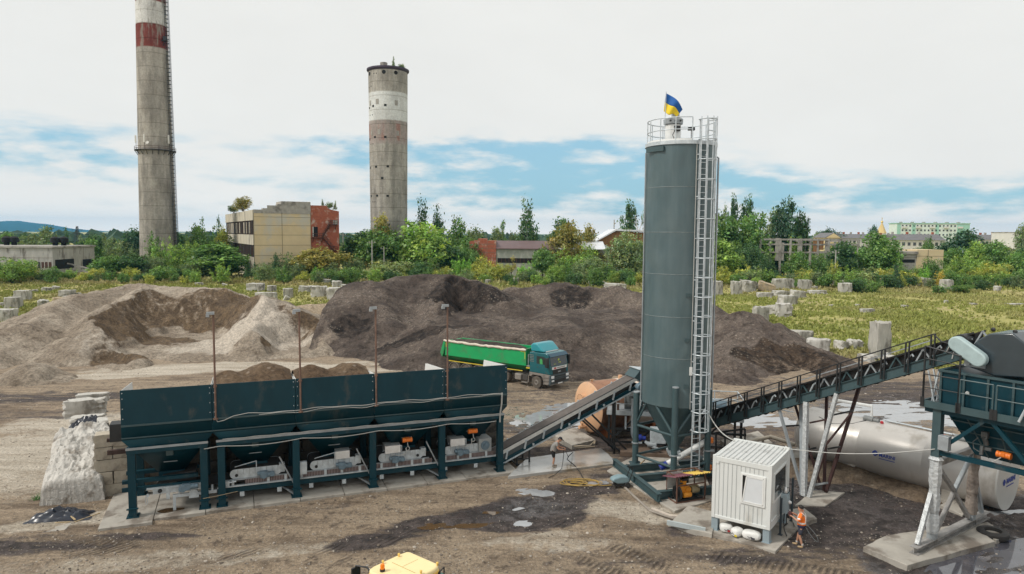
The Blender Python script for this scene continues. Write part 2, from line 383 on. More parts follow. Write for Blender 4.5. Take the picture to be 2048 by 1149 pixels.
 pn=nmath(N,L,'ADD',nattr(N,'pale'),nmath(N,L,'MULTIPLY',nmath(N,L,'SUBTRACT',mid,.5),1.3))
 pr=nrange(N,L,pn,.2,.75)
 c=nmix(N,L,pr,c,nmix(N,L,nrange(N,L,streak,.3,.7),(.38,.325,.255),(.56,.505,.425)))
 dn=nmath(N,L,'ADD',nattr(N,'dark'),nmath(N,L,'MULTIPLY',nmath(N,L,'SUBTRACT',streak,.5),1.5))
 dn=nmath(N,L,'ADD',dn,nmath(N,L,'MULTIPLY',nmath(N,L,'SUBTRACT',mid,.5),.9))
 dr=nrange(N,L,dn,.28,.66)
 c=nmix(N,L,dr,c,nmix(N,L,nrange(N,L,mid,.35,.65),(.024,.019,.018),(.105,.083,.076)))
 # pebbles
 vo=N.new('ShaderNodeTexVoronoi');vo.inputs['Scale'].default_value=7.5;L.new(pos,vo.inputs['Vector'])
 peb=nrange(N,L,vo.outputs['Distance'],.12,.30,1,0);sel=nrange(N,L,vo.outputs['Color'],.62,.72)
 c=nmix(N,L,nmath(N,L,'MULTIPLY',nmath(N,L,'MULTIPLY',peb,sel),nrange(N,L,big,.35,.6,.1,.75)),c,(.50,.46,.41))
 c=nmix(N,L,nrange(N,L,fine,.3,.7,.0,1),nmix(N,L,1.0,c,(.50,.49,.48),'MULTIPLY'),nmix(N,L,1.0,c,(1.48,1.48,1.48),'MULTIPLY'))
 tv=N.new('ShaderNodeTexWave');tv.inputs['Scale'].default_value=1.25;tv.inputs['Distortion'].default_value=2.5;tv.inputs['Detail'].default_value=3;mt_=N.new('ShaderNodeMapping');mt_.inputs['Rotation'].default_value=(0,0,.65);L.new(pos,mt_.inputs[0]);L.new(mt_.outputs[0],tv.inputs['Vector'])
 c=nmix(N,L,nmath(N,L,'MULTIPLY',nattr(N,'tread'),nrange(N,L,tv.outputs['Fac'],.25,.6,.6,0)),c,(.062,.046,.036))
 # grass cover
 gb=nnoise(N,L,pos,.10,8,.7);gf=nnoise(N,L,pos,1.1,8,.75)
 g=nmix(N,L,nrange(N,L,gf,.3,.7),(.27,.27,.07),(.47,.43,.15))
 g=nmix(N,L,nrange(N,L,gb,.44,.64),g,nmix(N,L,nrange(N,L,gf,.35,.7),(.28,.24,.09),(.50,.42,.22)))
 g=nmix(N,L,nattr(N,'lush'),g,nmix(N,L,nrange(N,L,gf,.3,.7),(.035,.10,.02),(.13,.22,.04)))
 gn=nmath(N,L,'ADD',nattr(N,'grass'),nmath(N,L,'MULTIPLY',nmath(N,L,'SUBTRACT',gf,.5),1.0))
 c=nmix(N,L,nrange(N,L,gn,.4,.7),c,g)
 wn=nmath(N,L,'ADD',nattr(N,'wet'),nmath(N,L,'MULTIPLY',nmath(N,L,'SUBTRACT',mid,.52),2.0))
 wr=nrange(N,L,wn,.35,.8)
 c=nmix(N,L,wr,c,nmix(N,L,1.0,c,(.55,.55,.58),'MULTIPLY'))
 L.new(c,b.inputs['Base Color']);L.new(nrange(N,L,wr,0,1,.95,.16,False),b.inputs['Roughness']);b.inputs['Specular IOR Level'].default_value=.5
 hm=nmath(N,L,'ADD',nmath(N,L,'MULTIPLY',fine,.5),mid);hm=nmath(N,L,'ADD',hm,nmath(N,L,'MULTIPLY',peb,.22))
 wv=N.new('ShaderNodeTexWave');wv.inputs['Scale'].default_value=1.25;wv.inputs['Distortion'].default_value=2.5;wv.inputs['Detail'].default_value=3
 mw=N.new('ShaderNodeMapping');mw.inputs['Rotation'].default_value=(0,0,.65);L.new(pos,mw.inputs[0]);L.new(mw.outputs[0],wv.inputs['Vector'])
 hm=nmath(N,L,'ADD',hm,nmath(N,L,'MULTIPLY',nmath(N,L,'MULTIPLY',wv.outputs['Fac'],nattr(N,'tread')),1.0))
 bn=N.new('ShaderNodeBump');bn.inputs['Strength'].default_value=.9;L.new(nrange(N,L,wr,0,1,.22,.03,False),bn.inputs['Distance']);L.new(hm,bn.inputs['Height']);L.new(bn.outputs[0],b.inputs['Normal'])
 o=npmesh('ground',np.stack([x,y,z],-1),gridfaces(len(xs),len(ys)),M,attrs=dict(grass=grass,dark=dark,pale=pale,wet=wet,lush=lush,tread=tread))
 tag(o,kind='structure')
ground()
def puddles():
 mk={'m':mat('milky_water',(.30,.31,.325),.05,spec=1.0,var=.12,vs=1.5),'b':mat('brown_water',(.105,.066,.034),.05,spec=.8,var=.2,vs=2),'w':mat('grey_water',(.07,.07,.085),.04,spec=1.0,var=.3,vs=1.2)}
 for l,c,rx,ry,a,k in PUD:
  R=max(rx,ry)*1.7;n=40
  pts=[]
  for i in range(n):
   t=2*math.pi*i/n;q=(rx*1.55*math.cos(t),ry*1.55*math.sin(t))
   pts.append((q[0]*math.cos(a)-q[1]*math.sin(a),q[0]*math.sin(a)+q[1]*math.cos(a),0))
  o=MB().add(pts,[tuple(range(n))]).build('puddle',mk[k]);o.location=(c[0],c[1],-.028+.0035*(PUD.index((l,c,rx,ry,a,k))%6))
  tag(o,kind='structure')
puddles()
# distant hills beyond the plain
def hills():
 prof=[(-2600,470),(-900,452),(-500,448),(-200,447),(-60,445),(0,443.5),(36,441),(60,445),(92,448),(120,453),(150,458),(180,460),(215,463),(262,466),(300,470),(420,478),(560,474),(690,472),(800,474),(1000,478),(1300,482),(1700,480),(2100,478),(3000,476)]
 D=6000.0;us=np.linspace(-2600,3000,500);vs=np.interp(us,[p[0]for p in prof],[p[1]for p in prof])
 rows=[];m=16
 for j in range(m):
  f=j/(m-1)
  row=[]
  for i,u in enumerate(us):
   p=P(u,vs[i],D);top=max(p.z+(fbm(np.array([u*.03]),np.array([2.0]),4,3)[0]-.5)*14,3)
   rid=(fbm(np.array([u*.02]),np.array([f*3.0]),8,4)[0]-.5)
   prof_h=top*(math.sin(f*math.pi/2)**.9)*(1+rid*.5*math.sin(f*math.pi))
   k=(D-(1-f)*1500+rid*300*math.sin(f*math.pi))/D
   row.append((p.x*k,p.y*k,prof_h-2))
  rows.append(row)
 for f in(.5,0):rows.append([(p[0]*1.25,p[1]*1.25,p[2]*f-3)for p in rows[m-1]])
 o=MB().sheet(rows).build('hills',mat('hill_forest',(.010,.050,.056),.9,var=.35,vs=.012,detail=8),smooth=3);tag(o,kind='structure')
hills()
# heaps of gravel and millings
def gravel_mat(name,c1,c2,cut,cut2,pale):
 M,N,L,b=nodes_of(name)
 geo=N.new('ShaderNodeNewGeometry');pos=geo.outputs['Position']
 mp=N.new('ShaderNodeMapping');mp.inputs['Scale'].default_value=(1,1,.35);L.new(pos,mp.inputs[0])
 big=nnoise(N,L,pos,.22,6);mid=nnoise(N,L,mp.outputs[0],1.1,8,.7);fine=nnoise(N,L,pos,3.6,8,.9)
 c=nmix(N,L,nrange(N,L,big,.35,.65),c1,c2);c=nmix(N,L,nrange(N,L,mid,.47,.70,0,.75),c,cut)
 cn=nmath(N,L,'ADD',nattr(N,'cut'),nmath(N,L,'MULTIPLY',nmath(N,L,'SUBTRACT',mid,.5),.5))
 c=nmix(N,L,nrange(N,L,cn,.3,.6),c,nmix(N,L,nrange(N,L,mid,.35,.65),cut,cut2))
 pn=nmath(N,L,'ADD',nattr(N,'pale'),nmath(N,L,'MULTIPLY',nmath(N,L,'SUBTRACT',mid,.5),1.5))
 c=nmix(N,L,nrange(N,L,pn,.3,.8),c,pale)
 vo=N.new('ShaderNodeTexVoronoi');vo.inputs['Scale'].default_value=4.0;L.new(pos,vo.inputs['Vector'])
 sel=nrange(N,L,vo.outputs['Color'],.58,.72);peb=nrange(N,L,vo.outputs['Distance'],.2,.5,1,0)
 k=nmath(N,L,'MULTIPLY',nmath(N,L,'MULTIPLY',sel,peb),nrange(N,L,big,.42,.62,.0,.75))
 c=nmix(N,L,k,c,nmix(N,L,.45,c,(.50,.44,.37)))
 c=nmix(N,L,nrange(N,L,fine,.28,.72),nmix(N,L,1.0,c,(.32,.32,.32),'MULTIPLY'),nmix(N,L,1.0,c,(1.68,1.68,1.68),'MULTIPLY'))
 L.new(c,b.inputs['Base Color']);b.inputs['Roughness'].default_value=.92;b.inputs['Specular IOR Level'].default_value=.25
 bn=N.new('ShaderNodeBump');bn.inputs['Strength'].default_value=1;bn.inputs['Distance'].default_value=.30
 L.new(nmath(N,L,'ADD',nmath(N,L,'MULTIPLY',fine,.55),mid),bn.inputs['Height']);L.new(bn.outputs[0],b.inputs['Normal'])
 return M
def heap(name,label,cat,bbox,step,ridges,mesas,cuts,m,seed,slope=.6,rough=1.0,pales=(),z0=0.0,darks=()):
 x0,x1,y0,y1=bbox;xs=np.arange(x0,x1,step);ys=np.arange(y0,y1,step);X,Y=np.meshgrid(xs,ys)
 wx=X+(fbm(X*.3,Y*.3,seed+5,3)-.5)*2.4;wy=Y+(fbm(X*.3,Y*.3,seed+6,3)-.5)*2.4
 h=np.full(X.shape,-5.0)
 for r in ridges:
  a,b=r[0],r[1];s=r[2]if len(r)>2 else slope
  d,t=segdist(wx,wy,a,b);R=.8;hh=a[2]+(b[2]-a[2])*t-s*(np.sqrt(d*d+R*R)-R)
  h=np.maximum(h,hh)
 for poly,z,s in mesas:
  d=polydist(wx,wy,poly);h=np.maximum(h,z-s*np.maximum(d,0)-.012*np.minimum(d,0)*(fbm(X*.2,Y*.2,seed+9,3)-.5))
 gully=fbm(X*.9,Y*.35,seed+14,4)-.5
 h=h+(fbm(X*.18,Y*.18,seed,4)-.5)*1.3*rough*np.clip(h/3+.15,0,1)+gully*.38*rough*np.clip(h/2,0,1)
 cut=np.zeros(X.shape)
 for poly,z,s in cuts:
  qx=X+(fbm(X*.35,Y*.35,seed+21,3)-.5)*3.4;qy=Y+(fbm(X*.35,Y*.35,seed+22,3)-.5)*3.4
  cz=z+np.maximum(polydist(qx,qy,poly),0)*s
  cut=np.maximum(cut,sstep(.02,.35,h-cz)*sstep(.35,1.2,cz-z));h=np.minimum(h,cz+(fbm(X*.8,Y*.8,seed+3,3)-.5)*.35)
 h=h+(fbm(X*1.1,Y*1.1,seed+2,3)-.5)*.28*rough+(vnoise(X*3.3,Y*3.3,seed+4)-.5)*.10*rough
 for(d_u,d_v,d_Y,rx,ry)in darks:
  c=P(d_u,d_v,d_Y);cut=np.maximum(cut,blob(X,Y,c.x,c.y,rx,ry,0,seed+61,.4,.3,1.2))
 pale=np.zeros(X.shape)
 for(u,v,Yd,rx,ry,k)in pales:
  c=P(u,v,Yd);pale=np.maximum(pale,k*blob(X,Y,c.x,c.y,rx,ry,0,seed+40,.5,.4,1.1))
 keep=(h>-.12);f=gridfaces(len(xs),len(ys));kf=keep.ravel()[f].any(1);f=f[kf]
 used=np.unique(f);remap=np.zeros(X.size,np.int32);remap[used]=np.arange(len(used));f=remap[f]
 V=np.stack([X.ravel(),Y.ravel(),np.maximum(h,-.25).ravel()+z0],-1)[used]
 o=npmesh(name,V,f,m,attrs=dict(cut=cut.ravel()[used],pale=pale.ravel()[used]))
 return tag(o,label,cat)
def chain(pts,slope=None):
 q=[P(*p)for p in pts];return[((q[i],q[i+1],slope)if slope else(q[i],q[i+1]))for i in range(len(q)-1)]
GM_SAND=gravel_mat('sandy_gravel',(.26,.212,.163),(.40,.340,.272),(.095,.068,.046),(.175,.122,.074),(.50,.44,.37))
GM_DARK=gravel_mat('asphalt_millings',(.070,.054,.046),(.150,.120,.100),(.014,.011,.010),(.064,.049,.041),(.30,.245,.195))
GM_DARK2=gravel_mat('dark_crushed_stone',(.090,.070,.060),(.155,.124,.104),(.018,.012,.009),(.085,.058,.040),(.24,.185,.14))
GM_SOIL=gravel_mat('pale_soil',(.36,.28,.19),(.45,.36,.26),(.24,.18,.11),(.3,.23,.15),(.55,.5,.43))
heap('gravel_heap','long pale sandy gravel heap with brown scooped-out hollows, on the left of the yard','gravel heap',(-70,-15,54,112),.25,chain([(250,571,95),(330,573,95),(430,575,93),(478,577,85),(520,588,81),(600,642,78),(648,690,76)],.52)+chain([(250,571,95),(170,590,88),(100,617,80),(30,652,73),(-60,690,67),(-200,700,62)],.42)+chain([(300,578,90),(240,606,80),(205,650,73)],.5)+chain([(478,577,85),(500,660,75)],.5)+chain([(560,655,77),(600,672,75)],.55)+chain([(385,690,72),(330,672,75),(345,655,79)],.5)+chain([(240,700,68),(262,722,66)],.62)+chain([(70,728,60.5),(60,730,60.5)],.55)+chain([(495,713,70.2),(505,714,70.2)],.5),[],[([G(*p,.3)for p in((238,714),(262,690),(330,668),(425,667),(446,688),(440,722),(330,726))],.3,.85),([G(*p,.2)for p in((100,764),(135,742),(200,722),(240,724),(262,744),(200,759))],.2,.95),([G(*p,.3)for p in((545,712),(560,690),(600,684),(628,694),(610,712))],.3,.9)],GM_SAND,300,pales=[(490,640,79,7,7,.9),(340,600,92,8,4,.35),(230,620,84,5,5,.3),(190,700,70,3,3,.5)],darks=[(255,715,68,3.0,2.2),(410,600,90,4,3.2),(565,625,80,3,3),(330,640,80,4,3)])
heap('millings_heap','broad dark heap of asphalt millings with a flat working bench, behind the lorry','gravel heap',(-22,34,57,122),.26,chain([(740,560,88),(800,556,92),(905,553,92),(965,568,92),(1000,582,92)],.5)+chain([(740,560,88),(690,596,84),(652,640,80)],.55)+chain([(760,570,88),(775,640,79)],.45)+chain([(900,556,91),(890,640,78)],.5)+chain([(1030,572,106),(1110,563,105),(1200,571,104),(1300,588,101),(1400,608,98)],.55)+chain([(1235,660,74),(1270,730,66)],.6)+chain([(880,672,74),(960,690,70)],.55)+chain([(1110,690,69),(1190,690,69)],.55),[([G(*p,3.1)for p in((845,645),(900,662),(1000,662),(1130,668),(1240,660),(1330,640),(1320,618),(980,616),(880,620))],3.1,.42)],[([G(*p,3.15)for p in((905,645),(1000,640),(1012,628),(930,622),(893,628))],3.15,1.15)],GM_DARK,400,rough=1.2,pales=[(1090,600,100,12,5,.3),(1240,610,98,8,5,.4),(1250,720,68,3.5,4,.5),(690,610,83,4,4,.3),(860,640,80,3,3,.25),(1100,628,85,16,3,.25),(650,690,76,1.5,2,.6)],darks=[(930,600,88,5,3),(1140,575,101,3,3),(700,665,78,3,2),(840,690,73,5,1.2)])
heap('stone_heap','dark brown crushed stone heap to the right of the tall silo','gravel heap',(9,46,52,98),.24,chain([(1330,622,90),(1420,622,84)],.55)+chain([(1425,645,80),(1480,624,79),(1530,652,76),(1590,682,73),(1650,700,71),(1740,734,68)],.52)+chain([(1500,640,77),(1470,700,68)],.52)+chain([(1640,705,69),(1660,730,65)],.6)+chain([(1440,735,63),(1470,742,62)],.55),[],[([G(*p,.3)for p in((1480,770),(1515,752),(1570,746),(1610,760),(1560,786),(1500,790))],.3,.72)],GM_DARK2,500,rough=1.25,pales=[(1560,720,66,3,3,.35),(1600,710,67,3,2,.4)],darks=[(1540,700,68,4,3),(1620,715,68,4,3)])
heap('soil_bank','low bank of brown soil clods along the near side of the long tank','soil bank',(14,25,30,42),.16,[(G(1600,922,.55),G(1700,925,.6),.75),(G(1700,925,.6),G(1800,948,.55),.75),(G(1800,948,.5),G(1860,975,.35),.75)],[],[],gravel_mat('brown_clods',(.17,.125,.085),(.26,.20,.145),(.07,.05,.035),(.12,.085,.06),(.42,.36,.28)),650,rough=1.0)
heap('soil_mound','low mound of pale yellow soil between the two big heaps','soil mound',(-36,-16,84,106),.3,chain([(600,612,94),(650,606,96)],.45)+chain([(585,640,88),(610,632,88)],.4),[],[],GM_SOIL,600,rough=.7,pales=[(560,600,98,5,3,.6)])
# buildings and towers
M_CONC=mat('weathered_concrete',(.36,.34,.31),.9,var=.22,vs=.8,bump=.02,bs=9,dirt=(.17,.155,.14),dscale=.35,damt=.45)
M_CONCW=mat('pale_concrete',(.40,.39,.36),.9,var=.16,vs=1.2,bump=.02,bs=9,dirt=(.27,.255,.235),dscale=.6,damt=.42)
M_HOLE=mat('dark_interior',(.012,.011,.010),.9)
M_GLASSD=mat('dark_window_glass',(.03,.035,.04),.12,spec=.7)
M_YELLOW=mat('ochre_panel',(.62,.50,.31),.9,var=.10,vs=.25,dirt=(.52,.49,.42),dscale=.16,damt=.5,bump=.01,bs=6)
M_CREAM=mat('cream_panel',(.52,.47,.38),.9,var=.14,vs=.4,dirt=(.22,.19,.16),dscale=.5,damt=.4,stretch=(1,1,.25))
M_SEAM=mat('panel_joint',(.20,.165,.115),.9)
M_BRICK=mat('red_brick',(.35,.105,.058),.92,var=.25,vs=1.6,dirt=(.50,.40,.34),dscale=.55,damt=.35,bump=.02,bs=14)
M_RUST=mat('rusty_steel',(.085,.038,.026),.8,var=.35,vs=5)
M_ROOFB=mat('brown_sheet_roof',(.135,.085,.085),.55,var=.12,vs=.5)
M_ROOFW=mat('pale_sheet_roof',(.66,.68,.72),.5,var=.08,vs=.5)
M_ROOFG=mat('grey_slate_roof',(.15,.145,.15),.8,var=.2,vs=.6)
M_WOOD=mat('brown_timber',(.30,.155,.065),.85,var=.3,vs=1.5,stretch=(3,3,.4),dirt=(.14,.08,.04),dscale=1,damt=.4)
M_WHITEW=mat('whitewashed_wall',(.62,.61,.58),.9,var=.08,vs=.5)
M_MINT=mat('mint_render',(.62,.70,.66),.9,var=.07,vs=.3)
M_MINTD=mat('green_render',(.33,.56,.47),.9,var=.07,vs=.3)
M_DKSTEEL=mat('dark_steel',(.035,.035,.038),.6,metal=.3)
M_GREENISH=mat('peeling_green_wall',(.31,.33,.285),.9,var=.14,vs=.5,dirt=(.46,.45,.42),dscale=.5,damt=.45)
def band_mat(name,base,bands,z_soft=.25,vs=.5):
 M,N,L,b=nodes_of(name)
 tc=N.new('ShaderNodeTexCoord');ob=tc.outputs['Object'];sp=N.new('ShaderNodeSeparateXYZ');L.new(ob,sp.inputs[0])
 mp=N.new('ShaderNodeMapping');mp.inputs['Scale'].default_value=(1,1,.18);L.new(ob,mp.inputs[0])
 st=nnoise(N,L,mp.outputs[0],.55,8,.65);big=nnoise(N,L,ob,.22,7,.65);fine=nnoise(N,L,ob,2.2,6,.7)
 c=nmix(N,L,nrange(N,L,st,.32,.68),tuple(x*.68 for x in base),tuple(x*1.22 for x in base))
 for(z0,z1,col,cov)in bands:
  a=nrange(N,L,sp.outputs[2],z0-z_soft,z0+z_soft);d=nrange(N,L,sp.outputs[2],z1-z_soft,z1+z_soft,1,0)
  w=nmath(N,L,'MULTIPLY',nmath(N,L,'MULTIPLY',a,d),nrange(N,L,st,.54-cov*.22,.66-cov*.22,.12,1)if cov<1 else nrange(N,L,st,.2,.8,.85,1))
  c=nmix(N,L,w,c,col)
 c=nmix(N,L,nrange(N,L,big,.35,.7,0,.6),c,nmix(N,L,1.0,c,(.62,.60,.58),'MULTIPLY'))
 c=nmix(N,L,nrange(N,L,fine,.3,.7),nmix(N,L,1.0,c,(.86,.86,.86),'MULTIPLY'),nmix(N,L,1.0,c,(1.12,1.12,1.12),'MULTIPLY'))
 # lift joints every few metres
 wv=nmath(N,L,'FRACT',nmath(N,L,'ADD',nmath(N,L,'MULTIPLY',sp.outputs[2],1/4.1),nmath(N,L,'MULTIPLY',big,.08)),0.0)
 c=nmix(N,L,nrange(N,L,wv,.0,.07,.95,0),c,nmix(N,L,1.0,c,(.55,.53,.5),'MULTIPLY'))
 L.new(c,b.inputs['Base Color']);b.inputs['Roughness'].default_value=.93;b.inputs['Specular IOR Level'].default_value=.2
 bn=N.new('ShaderNodeBump');bn.inputs['Distance'].default_value=.06;L.new(fine,bn.inputs['Height']);L.new(bn.outputs[0],b.inputs['Normal'])
 return M
def cone_r(z,prof):
 return float(np.interp(z,[p[1]for p in prof],[p[0]for p in prof]))
def chimney():
 Y=215.0;c=G(318,545);c=P(318,545,Y);x0=P(316.5,480,Y).x
 t=thing('factory_chimney','tall tapering grey concrete chimney with red and white bands, a ladder and a ring platform','chimney',(x0,Y,0))
 prof=[(5.35,-1),(5.1,10),(4.72,38),(4.1,84),(3.7,104),(3.4,104),(3.4,98)]
 zv=lambda v:P(298,v,Y).z
 bm=band_mat('chimney_concrete',(.36,.335,.30),[(zv(100),zv(53),(.20,.055,.045),.75),(zv(53),zv(8),(.62,.62,.61),.8),(zv(8),zv(-40),(.22,.065,.055),.7),(zv(-40),zv(-90),(.62,.62,.61),.8)])
 MB().lathe(prof,40).build('shaft',bm,t,smooth=.6)
 zp=zv(303);r=cone_r(zp,prof)
 mb=MB();mb.lathe([(r+.05,zp),(r+1.0,zp),(r+1.0,zp+.15),(r+.05,zp+.15)],32);
 for k in range(20):
  a=k*math.pi/10;d=Vector((math.cos(a),math.sin(a),0));mb.beam(d*(r+.05)+Vector((0,0,zp-1.3)),d*(r+.95)+Vector((0,0,zp)),.12)
 mb.build('platform',M_DKSTEEL,t)
 rl=MB()
 for h in(.55,1.1):rl.path([((r+.95)*math.cos(a),(r+.95)*math.sin(a),zp+h)for a in np.linspace(0,2*math.pi,33)[:-1]],.045,4,closed=True)
 for k in range(20):
  a=k*math.pi/10;rl.tube(((r+.95)*math.cos(a),(r+.95)*math.sin(a),zp),((r+.95)*math.cos(a),(r+.95)*math.sin(a),zp+1.1),.04,4)
 rl.build('railing',M_RUST,t)
 for(u,v,hh)in((289,272,2.4),(327,275,2.6),(268,285,2.2)):
  p=P(u,v,Y-r-.6);l=Vector((max(min(p.x-x0,r+.9),-r-.9),0,0));l.y=-math.sqrt(max((r+.95)**2-l.x**2,.05));z=zp+2.0
  MB().box((l.x,l.y,z+hh/2),(.45,.25,hh)).build('antenna',M_WHITEW,t,bevel=.05);
  MB().tube((l.x,l.y+.2,zp),(l.x,l.y+.2,z+hh),.06,6).build('antenna_mast',M_DKSTEEL,t)
 MB().lathe([(.02,0),(.35,.1),(.5,.3)],14,c=(r*.1,-r-.6,zp+1.9),M=Matrix.Rotation(math.radians(70),3,'X')).build('dish',M_WHITEW,t)
 lad=MB();a=math.radians(-7);d=Vector((math.cos(a),math.sin(a),0));sdir=Vector((-d.y,d.x,0));z=4.0
 pts=lambda off,s:[tuple(d*(cone_r(q,prof)+off)+sdir*s+Vector((0,0,q)))for q in(4,20,38,60,84,103)]
 for s in(-.3,.3):lad.path(pts(.35,s),.08,4)
 for s in(-.42,0,.42):lad.path(pts(1.25,s),.075,4)
 q=4.0
 while q<103:
  base=d*(cone_r(q,prof))+Vector((0,0,q))
  lad.tube(base+d*.35-sdir*.3,base+d*.35+sdir*.3,.035,4)
  if int(q*10)%12<6:
   lad.path([base+d*.35-sdir*.3,base+d*.9-sdir*.5,base+d*1.3,base+d*.9+sdir*.5,base+d*.35+sdir*.3],.075,4);lad.beam(base,base+d*.35,.06)
  q+=.6
 lad.build('ladder',M_DKSTEEL,t)
 zq=zv(85);r2=cone_r(zq,prof);d=Vector((math.cos(-.35),math.sin(-.35),0))
 mb=MB();p=d*(r2+.7)+Vector((0,0,zq));mb.box(p,(1.6,1.6,.12));mb.beam(d*r2+Vector((0,0,zq-1.4)),p,.14);mb.box(p+Vector((0,0,.7)),(.8,.8,1.2))
 mb.build('equipment_bracket',M_DKSTEEL,t)
chimney()
def water_tower():
 Y=215.0;x0=P(778,460,Y).x
 t=thing('water_tower','round grey concrete tower with a wide white band, dark rim and small square openings','tower',(x0,Y,0))
 zv=lambda v:P(778,v,Y).z;zt=zv(143)
 R0,R1=5.45,5.85
 rr=lambda z:R0+(R1-R0)*z/zt
 bm=band_mat('tower_concrete',(.38,.36,.325),[(zv(246),zv(190),(.66,.68,.68),1.0),(zv(292),zv(246),(.36,.315,.295),.8),(zv(286),zv(252),(.33,.20,.17),.2)])
 MB().lathe([(R0,-1),(R1,zt),(R1-.3,zt),(R1-.3,zt-.4),(0,zt-.4)],44).build('shaft',bm,t,smooth=.6)
 MB().lathe([(R1+.02,zt-.6),(R1+.45,zt-.1),(R1+.45,zt+.35),(R1-.1,zt+.35),(R1-.1,zt-.1)],40).build('rim',mat('purple_rim',(.06,.045,.07),.8),t)
 MB().lathe([(1.1,zt-.4),(1.1,zt+1.9),(0,zt+1.95)],14,c=(-.8,-2.5,0)).build('roof_hatch',M_CONC,t)
 def opening(u,v,w,h,name='opening',m=M_HOLE,rnd_=False):
  z=zv(v);s=(u-778+(200-v)*-.006)/1400*Y/rr(z)
  if abs(s)>.97:return
  a=math.asin(s);d=Vector((math.sin(a),-math.cos(a),0));p=d*(rr(z)-.12)+Vector((0,0,z))
  if rnd_:MB().tube(p-d*.1,p+d*.16,w,16).build(name,m,t)
  else:MB().box(p,(w,.32,h),rz=a).build(name,m,t)
 for u in(746,777,799):opening(u,153,.58,.58,'round_window',M_HOLE,True)
 for(u,v)in((754,218),(779,217.5),(757,279),(778,279.5),(758.5,337),(782,336.5),(771,359.5),(760,393.5),(781,394),(745,220),(744,282),(744.5,338),(746,394),(782,450)):opening(u,v,.72,.62)
 for(u,v)in((745,180),(750,178.5),(746,235),(752,235),(747,292),(752.5,292),(750,405.5),(755,405.5),(757,155),(762,155)):opening(u,v,.28,.3)
 M_FR=mat('blocked_window',(.30,.285,.26),.9,var=.2,vs=2)
 for(u,v)in((747,211),(763,210),(799,212),(749,270),(766,269),(801,271),(751,322),(767,321),(802,323),(751,383),(768,382),(803,384)):opening(u,v,.95,1.5,'blocked_window',M_FR)
water_tower()
def win_row(parent,n,x0,dx,z,w,h,y,m=M_GLASSD,name='window',depth=.12,frame=None):
 me=None
 for i in range(n):
  if me is None:
   o=MB().bx(-w/2,w/2,-depth/2,depth/2,-h/2,h/2).build(name,m,parent);me=o.data
  else:
   o=bpy.data.objects.new(name,me);COL.objects.link(o);o.parent=parent
  o.location=(x0+i*dx,y,z)
